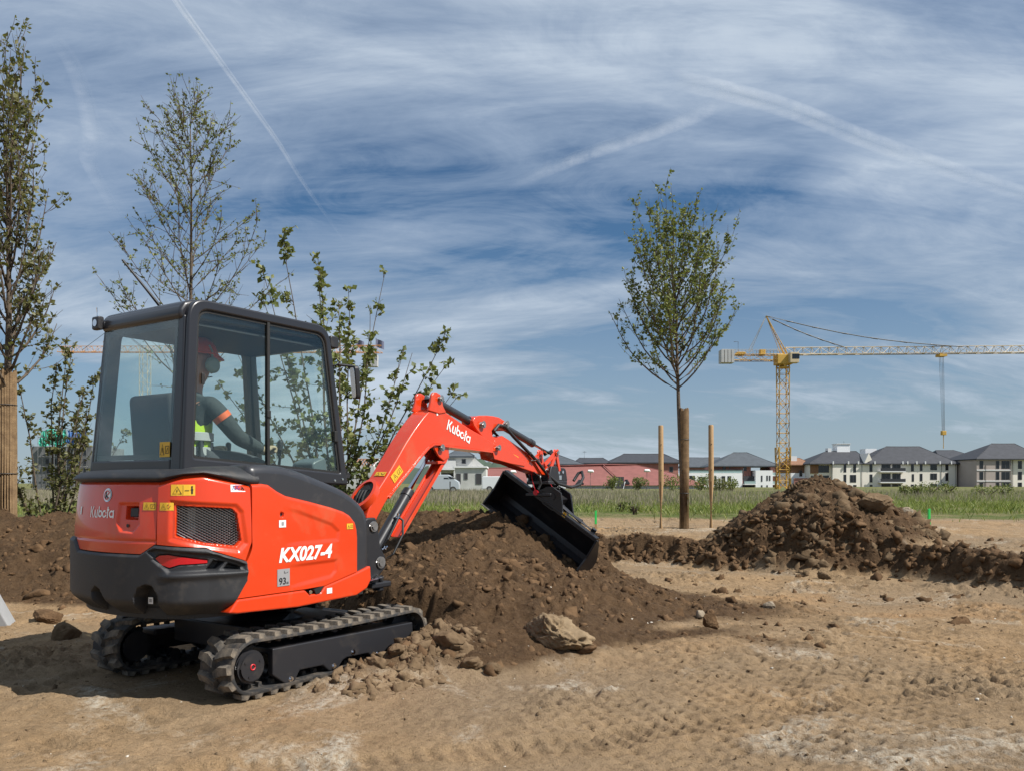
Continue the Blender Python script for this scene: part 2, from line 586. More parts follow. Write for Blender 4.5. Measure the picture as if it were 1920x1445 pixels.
def ground_material():
    m = bpy.data.materials.new('earth'); m.use_nodes = True
    w = NT(m.node_tree)
    out = w.n('ShaderNodeOutputMaterial'); p = w.n('ShaderNodeBsdfPrincipled')
    w.l(p.outputs[0], out.inputs[0])
    p.inputs['Roughness'].default_value = 0.92
    p.inputs['Specular IOR Level'].default_value = 0.15
    geo = w.n('ShaderNodeNewGeometry')
    pos = geo.outputs['Position']
    at1 = w.n('ShaderNodeAttribute'); at1.attribute_name = 'moist'
    at2 = w.n('ShaderNodeAttribute'); at2.attribute_name = 'field'
    n_big = w.noise(pos, 0.55, 5, 0.6, 0.5)
    n_mid = w.noise(pos, 2.6, 6, 0.65, 0.6)
    n_fine = w.noise(pos, 26.0, 5, 0.7)
    n_grit = w.noise(pos, 120.0, 3, 0.7)
    dry = w.mixc(w.ramp(n_big, [(0.35, 0.0), (0.65, 1.0)]), (0.365, 0.240, 0.128), (0.325, 0.232, 0.140))
    dry = w.mixc(w.ramp(n_mid, [(0.40, 0.0), (0.72, 0.8)]), dry, (0.21, 0.138, 0.074))
    n_huge = w.noise(pos, 0.22, 4, 0.55, 0.8)
    dry = w.mixc(w.ramp(n_huge, [(0.42, 0.0), (0.60, 0.75)]), dry, (0.245, 0.182, 0.118))
    dry = w.mixc(w.ramp(w.noise(pos, 0.35, 4, 0.6, 1.4), [(0.56, 0.0), (0.70, 0.7)]), dry, (0.36, 0.215, 0.105))
    # chalky pale patches
    chalk = w.ramp(w.noise(pos, 0.75, 6, 0.68, 1.2), [(0.55, 0.0), (0.67, 0.85)])
    chalk = w.math('MULTIPLY', chalk, w.ramp(n_fine, [(0.38, 0.1), (0.62, 1.0)]))
    dry = w.mixc(chalk, dry, (0.50, 0.45, 0.37))
    dry = w.mixc(w.ramp(n_fine, [(0.30, 0.55), (0.50, 0.0)]), dry, (0.125, 0.08, 0.042))
    dry = w.mixc(w.ramp(n_grit, [(0.64, 0.0), (0.78, 0.7)]), dry, (0.42, 0.35, 0.26))
    wet = w.mixc(w.ramp(n_mid, [(0.35, 0.0), (0.7, 1.0)]), (0.045, 0.026, 0.014), (0.100, 0.058, 0.029))
    wet = w.mixc(w.ramp(n_fine, [(0.35, 0.0), (0.70, 0.75)]), wet, (0.130, 0.082, 0.045))
    wet = w.mixc(w.ramp(n_grit, [(0.70, 0.0), (0.80, 0.65)]), wet, (0.38, 0.31, 0.22))
    mm = w.math('ADD', at1.outputs['Fac'], w.math('MULTIPLY', w.math('SUBTRACT', n_mid, 0.5), 0.5))
    col = w.mixc(w.ramp(mm, [(0.15, 0.0), (0.60, 1.0)]), dry, wet)
    turf = w.mixc(w.ramp(w.noise(pos, 0.8, 5, 0.6), [(0.4, 0.0), (0.65, 1.0)]), (0.080, 0.105, 0.025), (0.20, 0.165, 0.085))
    fe = w.math('ADD', at2.outputs['Fac'], w.math('MULTIPLY', w.math('SUBTRACT', n_big, 0.5), 0.8))
    col = w.mixc(w.ramp(fe, [(0.35, 0.0), (0.75, 1.0)]), col, turf)
    w.l(col, p.inputs['Base Color'])
    b1 = w.n('ShaderNodeBump'); b1.inputs['Strength'].default_value = 0.75; b1.inputs['Distance'].default_value = 0.045
    b2 = w.n('ShaderNodeBump'); b2.inputs['Strength'].default_value = 0.9; b2.inputs['Distance'].default_value = 0.012
    w.l(n_fine, b1.inputs['Height']); w.l(n_grit, b2.inputs['Height'])
    w.l(b1.outputs[0], b2.inputs['Normal']); w.l(b2.outputs[0], p.inputs['Normal'])
    return m


M_EARTH = ground_material()
ground = obj('ground', make_ground(), M_EARTH)
tag(ground, kind='structure')
# ---------------------------------------------------------------- machine materials
RED = mat('orange_red_paint', (0.62, 0.043, 0.006), 0.30, coat=0.6, var=0.03, vscale=1.5, bump=0.02, bscale=300.0, dirt=(0.42, 0.17, 0.08), dirt_amt=0.22)
DARK = mat('charcoal_plastic', (0.019, 0.020, 0.023), 0.52, bump=0.25, bscale=420.0, dirt=(0.12, 0.10, 0.08), dirt_amt=0.25)
HOODM = mat('charcoal_paint', (0.028, 0.029, 0.034), 0.36, coat=0.15, dirt=(0.10, 0.09, 0.08), dirt_amt=0.2)
BLACK = mat('black_paint', (0.018, 0.018, 0.021), 0.42, dirt=(0.07, 0.055, 0.04), dirt_amt=0.25)
FRAMEM = mat('cab_frame_paint', (0.017, 0.017, 0.021), 0.33, coat=0.3)
RUBBER = mat('black_rubber', (0.022, 0.022, 0.023), 0.75, bump=0.3, bscale=90.0, dirt=(0.16, 0.125, 0.09), dirt_amt=0.55)
DUSTY = mat('dusty_rubber', (0.040, 0.038, 0.036), 0.85, bump=0.3, bscale=120.0, dirt=(0.22, 0.18, 0.135), dirt_amt=0.72)
CHROME = mat('chrome', (0.75, 0.75, 0.77), 0.12, metal=1.0)
STEEL = mat('worn_steel', (0.42, 0.41, 0.40), 0.38, metal=0.9, var=0.2, vscale=20)
HOSE = mat('hose_rubber', (0.014, 0.014, 0.015), 0.55)
BUCKETM = mat('bucket_black', (0.010, 0.010, 0.012), 0.38, dirt=(0.05, 0.04, 0.03), dirt_amt=0.3)
EDGEM = mat('scraped_edge_steel', (0.14, 0.135, 0.13), 0.45, metal=0.5, var=0.3, vscale=14)
YEL = mat('sticker_yellow', (0.72, 0.42, 0.03), 0.5)
WHITE = mat('white_print', (0.80, 0.80, 0.78), 0.5)
SILVER = mat('silver_sticker', (0.36, 0.36, 0.37), 0.4, metal=0.3)
INK = mat('black_print', (0.012, 0.012, 0.012), 0.6)
BLUE = mat('blue_print', (0.02, 0.06, 0.30), 0.5)
REFL = mat('red_reflector', (0.52, 0.004, 0.012), 0.18, coat=0.8)
REDP = mat('red_plastic', (0.55, 0.01, 0.02), 0.4)
SEATM = mat('seat_fabric', (0.030, 0.031, 0.034), 0.8, bump=0.3, bscale=200)
CABIN = mat('cab_lining', (0.028, 0.029, 0.032), 0.7)


def glass_mat():
    m = bpy.data.materials.new('tinted_glass'); m.use_nodes = True
    w = NT(m.node_tree)
    out = w.n('ShaderNodeOutputMaterial'); mix = w.n('ShaderNodeMixShader')
    tr = w.n('ShaderNodeBsdfTransparent'); tr.inputs[0].default_value = (0.925, 0.965, 0.95, 1)
    gl = w.n('ShaderNodeBsdfGlossy'); gl.inputs['Roughness'].default_value = 0.015
    gl.inputs[0].default_value = (0.95, 1.0, 1.0, 1)
    lw = w.n('ShaderNodeLayerWeight'); lw.inputs[0].default_value = 0.5
    fac = w.math('ADD', 0.045, w.math('MULTIPLY', w.math('POWER', lw.outputs['Facing'], 4.0), 0.85), clamp=True)
    w.l(fac, mix.inputs[0]); w.l(tr.outputs[0], mix.inputs[1]); w.l(gl.outputs[0], mix.inputs[2])
    w.l(mix.outputs[0], out.inputs[0])
    return m


GLASS = glass_mat()

# ---------------------------------------------------------------- plan outline of the upper body (s runs from right front round the tail to left front)
def _hermite(p0, t0, p1, t1, n=24):
    out = []
    for i in range(1, n):
        t = i / n
        a, b, c, d = 2 * t**3 - 3 * t**2 + 1, t**3 - 2 * t**2 + t, -2 * t**3 + 3 * t**2, t**3 - t**2
        out.append((a * p0[0] + b * t0[0] + c * p1[0] + d * t1[0], a * p0[1] + b * t0[1] + c * p1[1] + d * t1[1]))
    return out


def _outline():
    RR = 1.24; a0 = R(-24); a1 = R(27)
    c = lambda a: (-RR * math.cos(a), RR * math.sin(a)); tg = lambda a: (RR * math.sin(a), RR * math.cos(a))
    pts = [(.42, -.70)] + [(.42 - 1.02 * i / 20, -.70 - .014 * i / 20) for i in range(1, 21)]
    k = .62
    t = tg(a0); pts += _hermite((-.60, -.714), (-k, -.02), c(a0), (t[0] * .5 / 1.24, t[1] * .5 / 1.24))
    pts += [c(a0 + (a1 - a0) * i / 40) for i in range(41)]
    t = tg(a1); pts += _hermite(c(a1), (t[0] * .5 / 1.24, t[1] * .5 / 1.24), (-.62, .72), (k, 0.02))
    pts += [(-.62 + 1.07 * i / 20, .72) for i in range(21)]
    P = np.array(pts)
    return P, np.r_[0, np.cumsum(np.hypot(*np.diff(P, axis=0).T))]


OP, OD = _outline()


def plan(s):
    x = np.interp(s, OD, OP[:, 0]); y = np.interp(s, OD, OP[:, 1])
    e = .02
    tx = np.interp(s + e, OD, OP[:, 0]) - np.interp(s - e, OD, OP[:, 0]); ty = np.interp(s + e, OD, OP[:, 1]) - np.interp(s - e, OD, OP[:, 1])
    l = np.hypot(tx, ty) + 1e-9
    return x, y, -ty / l, tx / l


def sdf_poly(px, pz, poly):
    """signed distance to a polygon, inside negative"""
    d = np.full(px.shape, 1e9); inside = np.zeros(px.shape, bool)
    n = len(poly)
    for i in range(n):
        ax, az = poly[i]; bx, bz = poly[(i + 1) % n]
        ex, ez = bx - ax, bz - az
        t = np.clip(((px - ax) * ex + (pz - az) * ez) / (ex * ex + ez * ez + 1e-12), 0, 1)
        d = np.minimum(d, np.hypot(px - ax - t * ex, pz - az - t * ez))
        cr = ((az > pz) != (bz > pz)) & (px < (bx - ax) * (pz - az) / (bz - az + 1e-12) + ax)
        inside ^= cr
    return np.where(inside, -d, d)


def recess(S, Z, poly, depth, edge=0.012):
    return -depth * smooth(0.5 - sdf_poly(S, Z, poly) / edge)


def patch(name, m, parent, u0, u1, zb, zt, nu, nv, off, curved=True, thick=0.03, yside=None):
    """panel between heights zb(s) and zt(s); off(S, Z) is the distance out of the outline.  Its rim is folded inwards."""
    u = np.linspace(0, 1, nu); v = np.linspace(0, 1, nv)
    V, Uu = np.meshgrid(v, u, indexing='ij')
    a = u0(V) if callable(u0) else u0; b = u1(V) if callable(u1) else u1
    S = a + (b - a) * Uu
    Z = zb(S) + (zt(S) - zb(S)) * V
    OFF = off(S, Z)
    if curved:
        x, y, nx, ny = plan(S)
        X = x + nx * OFF; Y = y + ny * OFF
        Xi = x + nx * (OFF - thick); Yi = y + ny * (OFF - thick)
    else:
        X = S; Y = yside - OFF; Xi = S; Yi = yside - OFF + thick
    P = np.stack([X, Y, Z], -1)
    Q = np.stack([Xi, Yi, Z], -1)
    mb = MB()
    mb.grid(P.tolist())
    n, mm = P.shape[:2]
    rim = [(0, j) for j in range(mm)] + [(i, mm - 1) for i in range(1, n)] + [(n - 1, j) for j in range(mm - 2, -1, -1)] + [(i, 0) for i in range(n - 2, 0, -1)]
    k = len(mb.v)
    for (i, j) in rim: mb.v.append(tuple(Q[i, j]))
    for q in range(len(rim)):
        q2 = (q + 1) % len(rim)
        mb.f.append((rim[q][0] * mm + rim[q][1], rim[q2][0] * mm + rim[q2][1], k + q2, k + q))
    return mb.build(name, m, parent, smooth=50)


EX = empty('mini_excavator', (EX_O[0], EX_O[1], 0.0), EX_PHI)
tag(EX, 'orange-red mini excavator with charcoal cab and counterweight, boom stretched over the dirt ridge', 'excavator')
IP = lambda xs, ys: (lambda s: np.interp(s, xs, ys))

# ---- undercarriage
TR_A, TR_B, TR_RA, TR_RB = (-0.69, 0.197), (0.835, 0.192), 0.177, 0.172      # sprocket and idler axes, belt outer radius


def track_path(n=220):
    """closed loop (x, z, tangent angle) along the outer face of the belt, by arc length"""
    pts = []
    top = [(TR_A[0] + (TR_B[0] - TR_A[0]) * t, TR_A[1] + TR_RA + ((TR_B[1] + TR_RB) - (TR_A[1] + TR_RA)) * t - 0.012 * math.sin(math.pi * t)) for t in np.linspace(0, 1, 40)]
    pts += top
    pts += [(TR_B[0] + TR_RB * math.sin(a), TR_B[1] + TR_RB * math.cos(a)) for a in np.linspace(0, math.pi, 26)[1:-1]]
    pts += [(TR_B[0] + (TR_A[0] - TR_B[0]) * t, 0.020 + 0.0 * t) for t in np.linspace(0, 1, 40)]
    pts += [(TR_A[0] - TR_RA * math.sin(a), TR_A[1] - TR_RA * math.cos(a)) for a in np.linspace(0, math.pi, 26)[1:-1]]
    p = np.array(pts + [pts[0]])
    d = np.r_[0, np.cumsum(np.hypot(*np.diff(p, axis=0).T))]
    s = np.linspace(0, d[-1], n, endpoint=False)
    e = 0.004
    X = np.interp(s, d, p[:, 0]); Z = np.interp(s, d, p[:, 1])
    tx = np.interp((s + e) % d[-1], d, p[:, 0]) - np.interp((s - e) % d[-1], d, p[:, 0])
    tz = np.interp((s + e) % d[-1], d, p[:, 1]) - np.interp((s - e) % d[-1], d, p[:, 1])
    return X, Z, np.arctan2(tz, tx), d[-1]


def lug_mesh():
    mb = MB()
    # one block, x along the belt, y across, z out of the belt
    foot = [(-0.048, 0.002), (0.014, -0.004), (0.052, 0.056), (0.060, 0.148), (-0.006, 0.151), (-0.020, 0.078)]
    topf = [(-0.036, 0.010), (0.006, 0.006), (0.040, 0.058), (0.048, 0.141), (0.003, 0.144), (-0.010, 0.082)]
    mb.add([(x, y, -0.006) for x, y in foot] + [(x, y, 0.025) for x, y in topf],
           [tuple(range(5, -1, -1)), tuple(range(6, 12))] + [(i, (i + 1) % 6, (i + 1) % 6 + 6, i + 6) for i in range(6)])
    me = mb.mesh('tread_lug')
    me.materials.append(DUSTY)
    return me


LUG = lug_mesh()
for side in (-1, 1):
    yc = side * 0.60
    X, Z, A, LEN = track_path(200)
    mb = MB()
    rows = []
    for x, z, a in zip(X, Z, A):
        nx, nz = -math.sin(a), math.cos(a)          # outward
        ring = []
        for (yy, oo) in ((-0.150, -0.006), (-0.146, 0.0), (0.146, 0.0), (0.150, -0.006), (0.150, -0.022), (0.05, -0.026), (-0.05, -0.026), (-0.150, -0.022)):
            ring.append((x + nx * oo, yc + yy, z + nz * oo))
        rows.append(ring)
    rows.append(rows[0])
    mb.grid(rows, wrap=True)
    # inner drive teeth
    for k in range(44):
        i = int(k * 200 / 44); x, z, a = X[i], Z[i], A[i]
        nx, nz = -math.sin(a), math.cos(a); tx, tz = math.cos(a), math.sin(a)
        for y0, y1 in ((-0.075, -0.04), (0.04, 0.075)):
            q = []
            for (t, o) in ((-0.018, -0.02), (0.018, -0.02), (0.011, -0.055), (-0.011, -0.055)):
                q.append((x + tx * t + nx * o, z + tz * t + nz * o))
            mb.prism(q, yc + y0, yc + y1)
    tr = mb.build('track', RUBBER, EX, smooth=40)
    if side < 0: tr['label'] = 'dusty black rubber track on the near side'
    n_l = 37
    for k in range(n_l):
        for col in (0, 1):
            f = ((k + 0.5 * col) / n_l) * len(X) % len(X)
            i = int(f)
            a = A[i]
            o = bpy.data.objects.new('tread_lug', LUG); COL.objects.link(o); o.parent = tr
            M = Matrix(((math.cos(a), 0, -math.sin(a), X[i]), (0, 1, 0, yc), (math.sin(a), 0, math.cos(a), Z[i]), (0, 0, 0, 1)))
            if col: M = M @ Matrix.Scale(-1, 4, (0, 1, 0))
            o.matrix_local = M
    # roller frame with its notched side plate
    yo = side * 0.735
    fr = MB()
    plate = [(-0.53, 0.285), (0.86, 0.262), (0.87, 0.118), (0.60, 0.122), (0.56, 0.105), (0.50, 0.055), (0.42, 0.055), (0.36, 0.105), (0.14, 0.112), (0.10, 0.10), (0.05, 0.048), (-0.03, 0.048), (-0.09, 0.098), (-0.30, 0.105), (-0.345, 0.04), (-0.42, 0.035), (-0.53, 0.115)]
    fr.prism(plate, yo - side * 0.05, yo)
    fr.prism([(-0.53, 0.285), (0.86, 0.262), (0.86, 0.225), (-0.53, 0.245)], yo - side * 0.21, yo - side * 0.001)
    frame = fr.build('track_frame', BLACK, EX, bevel=0.008)
    for (bx, bz) in ((-0.38, 0.062), (0.01, 0.075), (0.46, 0.085), (0.20, 0.14)):
        MB().cyl((bx, yo - side * 0.01, bz), (bx, yo + side * 0.014, bz), 0.013, 6).cyl((bx, yo, bz), (bx, yo + side * 0.004, bz), 0.019, 12).build('bolt', CHROME, frame)
    for bx in (-0.38, 0.01, 0.46):
        rl = MB()
        rl.tube([(bx, yc - 0.10, 0.088), (bx, yc - 0.05, 0.088), (bx, yc - 0.049, 0.068), (bx, yc + 0.049, 0.068), (bx, yc + 0.05, 0.088), (bx, yc + 0.10, 0.088)], [0.045, 0.045, 0.03, 0.03, 0.045, 0.045], 20)
        rl.build('roller', BLACK, EX, smooth=40)
    MB().cyl((0.10, yc - 0.06, 0.322), (0.10, yc + 0.07, 0.322), 0.034, 18).build('roller', BLACK, EX, smooth=40)
    sp = MB()
    teeth = []
    for k in range(22):
        a = TAU * k / 22
        r = 0.148 if k % 2 else 0.118
        teeth += [(TR_A[0] + r * math.cos(a - 0.07), TR_A[1] + r * math.sin(a - 0.07)), (TR_A[0] + r * math.cos(a + 0.07), TR_A[1] + r * math.sin(a + 0.07))]
    sp.prism(teeth, yc - 0.02, yc + 0.02)
    sp.cyl((TR_A[0], yc - 0.10, TR_A[1]), (TR_A[0], yc + side * 0.118, TR_A[1]), 0.105, 28)
    sp.cyl((TR_A[0], yc, TR_A[1]), (TR_A[0], yc + side * 0.135, TR_A[1]), 0.088, 28)
    spo = sp.build('sprocket', BLACK, EX, smooth=35)
    cap = MB()
    cap.tube([(TR_A[0] + 0.017 * math.cos(t), yc + side * 0.137, TR_A[1] + 0.017 * math.sin(t)) for t in np.linspace(0, TAU, 15)[:-1]], 0.004, 6, closed=True)
    cap.build('plug_ring', REDP, spo)
    for t in (0.5, 2.6, 4.3):
        MB().cyl((TR_A[0] + 0.065 * math.cos(t), yc + side * 0.13, TR_A[1] + 0.065 * math.sin(t)), (TR_A[0] + 0.065 * math.cos(t), yc + side * 0.14, TR_A[1] + 0.065 * math.sin(t)), 0.008, 6).build('bolt', BLACK, spo)
    idl = MB()
    idl.tube([(TR_B[0], yc - 0.05, TR_B[1]), (TR_B[0], yc - 0.049, TR_B[1]), (TR_B[0], yc + 0.049, TR_B[1]), (TR_B[0], yc + 0.05, TR_B[1])], [0.03, 0.142, 0.142, 0.03], 28)
    idl.build('idler', BLACK, EX, smooth=35)

cf = MB()
cf.box(-0.42, 0.45, -0.46, 0.46, 0.20, 0.37)
cf.cyl((0, 0, 0.36), (0, 0, 0.47), 0.34, 40)
cf.prism([(0.40, 0.34), (1.29, 0.10), (1.29, 0.0), (0.40, 0.22)], -0.42, -0.30)
cf.prism([(0.40, 0.34), (1.29, 0.10), (1.29, 0.0), (0.40, 0.22)], 0.30, 0.42)
cf.build('centre_frame', BLACK, EX, bevel=0.01)
MB().cyl((0, 0, 0.455), (0, 0, 0.525), 0.42, 48).build('turntable', BLACK, EX, smooth=40)
bl = MB()
prof = [(1.36, -0.12), (1.40, -0.12), (1.335, -0.05), (1.315, 0.03), (1.335, 0.12), (1.375, 0.185), (1.345, 0.195), (1.30, 0.13), (1.275, 0.03), (1.30, -0.06)]
bl.prism(prof, -0.75, 0.75)
bl.build('dozer_blade', BLACK, EX, bevel=0.006)

# ---- counterweight
cw_top = IP([0.9, 1.15, 1.347, 1.398, 1.70, 1.80, 2.45, 2.54, 3.4], [0.80, 0.862, 0.930, 0.955, 0.978, 0.918, 0.922, 0.992, 0.992])
LAMP = [(1.71, 0.894), (1.672, 0.923), (1.614, 0.927), (1.385, 0.888), (1.393, 0.862), (1.547, 0.858), (1.606, 0.838), (1.66, 0.855)]
SLOT1 = [(1.391, 0.829), (1.353, 0.880), (1.296, 0.870), (1.335, 0.826)]
SLOT2 = [(1.293, 0.828), (1.269, 0.860), (1.196, 0.835), (1.199, 0.818)]
POCKET = [(1.74, 0.94), (1.69, 0.955), (1.35, 0.915), (1.17, 0.845), (1.165, 0.808), (1.40, 0.815), (1.60, 0.812)]
NOTCH_A = [(2.20, 0.50), (2.216, 0.675), (2.18, 0.705), (2.14, 0.690), (2.06, 0.598), (2.04, 0.50)]
NOTCH_B = [(1.83, 0.50), (1.828, 0.66), (1.80, 0.715), (1.76, 0.735), (1.715, 0.728), (1.68, 0.675), (1.67, 0.50)]


def cw_off(S, Z):
    o = 0.022 + 0.016 * smooth((1.40 - S) / 0.12) - 0.10 * smooth((0.66 - Z) / 0.13) ** 1.6
    o = o + 0.012 * np.exp(-((Z - 0.80 + 0.02 * (S - 1.2)) / 0.022) ** 2) * smooth((1.70 - S) / 0.12)
    o = o + recess(S, Z, POCKET, 0.020, 0.018) + recess(S, Z, LAMP, 0.012, 0.008)
    o = o + recess(S, Z, SLOT1, 0.055, 0.010) + recess(S, Z, SLOT2, 0.055, 0.010)
    o = o + recess(S, Z, NOTCH_A, 0.11, 0.02) + recess(S, Z, NOTCH_B, 0.12, 0.02)
    o = o - 0.012 * smooth((Z - cw_top(S) + 0.014) / 0.014)
    return o


CW = patch('counterweight', DARK, EX, lambda v: 1.155 + 0.115 * np.clip((0.62 - v) / 0.62, 0, 1), lambda v: 3.25 - 0.0 * v, lambda s: 0.553 + 0 * s, cw_top, 330, 84, cw_off, thick=0.10)


def rear_map(s0, z0, off):
    def fn(u, v, o=0.0):
        x, y, nx, ny = plan(s0 - u)
        d = off(np.array(s0 - u), np.array(z0 + v)) if callable(off) else off
        return (float(x + nx * (d + o)), float(y + ny * (d + o)), float(z0 + v))
    return fn


def flat_map(x0, z0, y, ang=0.0):
    c, s = math.cos(ang), math.sin(ang)
    return lambda u, v, o=0.0: (x0 + u * c - v * s, y - o, z0 + u * s + v * c)


def decal(name, parent, fn, layers, label=None):
    """layers: list of (material, [polygons in u,v], height)"""
    me = bpy.data.meshes.new(name)
    vs, fs, mi = [], [], []
    for k, (m, polys, h) in enumerate(layers):
        me.materials.append(m)
        for p in polys:
            b = len(vs)
            vs += [fn(u, v, h) for (u, v) in p]
            fs.append(tuple(range(b, b + len(p)))); mi.append(k)
    me.from_pydata(vs, [], fs)
    me.polygons.foreach_set('material_index', mi)
    me.update()
    o = obj(name, me, None, parent)
    if label: o['label'] = label
    return o


def rect(u0, v0, u1, v1, n=4):
    us = [u0 + (u1 - u0) * i / n for i in range(n + 1)]
    return [[(us[i], v0), (us[i + 1], v0), (us[i + 1], v1), (us[i], v1)] for i in range(n)]


def ribbon(pts, w, closed=False):
    """flat stroke as quads"""
    n = len(pts); L_, R_ = [], []
    for i in range(n):
        if closed:
            a = Vector(pts[i - 1]); b = Vector(pts[(i + 1) % n])
        else:
            a = Vector(pts[max(i - 1, 0)]); b = Vector(pts[min(i + 1, n - 1)])
        p = Vector(pts[i])
        d = (b - a).normalized()
        sc = 1.0
        if 0 < i < n - 1:
            d1 = (p - a).normalized(); d2 = (b - p).normalized()
            sc = 1.0 / max(0.6, math.sqrt(max(0.0, (1 + d1.dot(d2)) / 2)))
        nn = Vector((-d.y, d.x)) * (w / 2 * sc)
        L_.append((p.x + nn.x, p.y + nn.y)); R_.append((p.x - nn.x, p.y - nn.y))
    m = n if closed else n - 1
    return [[R_[i], R_[(i + 1) % n], L_[(i + 1) % n], L_[i]] for i in range(m)]


def arc(cx, cy, r, a0, a1, n=14):
    return [(cx + r * math.cos(R(a0 + (a1 - a0) * i / n)), cy + r * math.sin(R(a0 + (a1 - a0) * i / n))) for i in range(n + 1)]


def word_kubota(scale, w=0.155):
    st = [[(0, 0), (0, 1.0)], [(0.50, 1.0), (0.20, 0.52), (0.55, -0.02)],
          [(0.80, 0.70), (0.80, 0.24)] + arc(0.98, 0.24, 0.18, 180, 300, 8), [(1.20, 0.72), (1.20, -0.02)],
          [(1.47, 1.02), (1.47, 0.10)] + [], arc(1.72, 0.345, 0.25, 150, -150, 18),
          arc(2.37, 0.345, 0.265, 60, 345, 20), arc(2.37, 0.345, 0.265, 10, 40, 4),
          [(2.86, 1.0), (2.86, -0.02)], [(2.74, 0.72), (3.06, 0.72)],
          arc(3.40, 0.345, 0.255, 50, 318, 18), [(3.67, 0.70), (3.67, -0.02)]]
    polys = []
    for s in st: polys += ribbon([(x * scale, y * scale) for x, y in s], w * scale)
    return polys


def text_polys(txt, size, bold=0.0, shear=0.0):
    c = bpy.data.curves.new('t', 'FONT'); c.body = txt; c.size = size; c.offset = bold; c.shear = shear; c.resolution_u = 4
    o = bpy.data.objects.new('t', c); COL.objects.link(o)
    bpy.context.view_layer.update()
    me = bpy.data.meshes.new_from_object(o.evaluated_get(bpy.context.evaluated_depsgraph_get()))
    ps = [[(me.vertices[i].co.x, me.vertices[i].co.y) for i in p.vertices] for p in me.polygons]
    COL.objects.unlink(o); bpy.data.objects.remove(o); bpy.data.meshes.remove(me)
    return ps


def warn(parent, fn, w, h, two=True):
    ys = [[(0.10 * w, 0.14 * h), (0.45 * w if two else 0.9 * w, 0.14 * h), (0.275 * w if two else 0.5 * w, 0.86 * h)]]
    tri = ribbon(ys[0], 0.05 * h, True)
    lay = [(YEL, rect(0, 0, w, h), 0.002), (INK, tri, 0.0035)]
    marks = ribbon([(0.275 * w, 0.30 * h), (0.275 * w, 0.6 * h)] if two else [(0.5 * w, 0.3 * h), (0.5 * w, 0.6 * h)], 0.06 * h)
    if two:
        marks += ribbon([(0.58 * w, 0.25 * h), (0.58 * w, 0.72 * h), (0.92 * w, 0.72 * h), (0.92 * w, 0.25 * h), (0.58 * w, 0.25 * h)], 0.045 * h)
        marks += ribbon([(0.70 * w, 0.32 * h), (0.80 * w, 0.62 * h)], 0.06 * h)
    lay.append((INK, marks, 0.0035))
    return decal('warning_sticker', parent, fn, lay)


RF = patch('reflector', REFL, CW, 1.390, 1.702, IP([1.390, 1.547, 1.606, 1.655, 1.702], [0.868, 0.864, 0.846, 0.861, 0.890]), IP([1.390, 1.614, 1.669, 1.702], [0.883, 0.921, 0.917, 0.896]), 40, 8, lambda S, Z: 0.002 + 0 * S, thick=0.02)
RF['label'] = 'wedge-shaped red tail reflector'
#decal('reflector', CW, lambda u, v, o=0.0: rear_map(1.71, 0.85, lambda s, z: 0.022 - 0.020 - 0.012)(u, v, o + 0.006), [(REFL, [[(1.71 - s, z - 0.85) for s, z in reversed([(1.70, 0.893), (1.669, 0.917), (1.614, 0.921), (1.50, 0.902), (1.392, 0.884), (1.398, 0.868), (1.547, 0.864), (1.606, 0.845), (1.655, 0.860)])]], 0.0)], 'wedge-shaped red tail reflector')
decal('white_sticker', CW, rear_map(1.794, 0.617, -0.075), [(WHITE, rect(0, 0, 0.036, 0.04, 1), 0.02), (SILVER, rect(0.008, 0.010, 0.028, 0.030, 1), 0.022)])

# ---- orange rear door, corner panel, side panel
def door_off(S, Z):
    o = 0.004 - 0.035 * np.clip((Z - 1.0) / 0.37, 0, 1) ** 1.5 - 0.02 * smooth((Z - 1.335) / 0.035)
    o = o - 0.006 * np.exp(-((Z - 1.0) / 0.006) ** 2)
    o = o + recess(S, Z, [(1.985, 1.225), (1.83, 1.228), (1.82, 1.10), (1.865, 1.052), (1.965, 1.058), (1.995, 1.105)], 0.014, 0.014)
    o = o + recess(S, Z, [(1.935, 1.208), (1.84, 1.208), (1.84, 1.13), (1.935, 1.13)], 0.035, 0.010)
    return o


DOOR = patch('rear_door', RED, EX, 1.692, 2.62, lambda s: cw_top(s) + 0.006, lambda s: 1.366 + 0 * s, 170, 84, door_off, thick=0.04)
decal('lettering', DOOR, rear_map(2.283, 1.137, door_off), [(WHITE, word_kubota(0.0685), 0.0025)])
bd = rear_map(2.106, 1.277, door_off)
decal('badge', DOOR, bd, [(CHROME, [arc(0, 0, 0.042, 0, 360, 28)[:-1]], 0.003), (WHITE, [arc(0, 0, 0.036, 0, 360, 28)[:-1]], 0.005), (REDP, ribbon(arc(0, 0, 0.026, 30, 330, 16), 0.006) + ribbon([(0.004, 0.0), (0.024, 0.018)], 0.008), 0.007), (INK, ribbon([(-0.010, -0.022), (-0.010, 0.022)], 0.009) + ribbon([(-0.008, 0.0), (0.014, -0.020)], 0.009), 0.007)])
mb = MB()
fn = rear_map(1.93, 1.136, door_off)
mb.add([fn(0.012, 0.008, 0.012), fn(0.082, 0.008, 0.012), fn(0.082, 0.066, 0.012), fn(0.012, 0.066, 0.012), fn(0.016, 0.012, 0.022), fn(0.078, 0.012, 0.022), fn(0.078, 0.062, 0.022), fn(0.016, 0.062, 0.022)],
       [(4, 5, 6, 7), (0, 1, 5, 4), (1, 2, 6, 5), (2, 3, 7, 6), (3, 0, 4, 7)])
mb.build('latch', BLACK, DOOR)
p = Vector(rear_map(1.912, 1.092, door_off)(0, 0, -0.005)); q = Vector(rear_map(1.912, 1.092, door_off)(0, 0, 0.006))
MB().cyl(p, q, 0.011, 16).build('lock', BLACK, DOOR, smooth=40)
warn(DOOR, rear_map(1.792, 1.188, door_off), 0.092, 0.047)
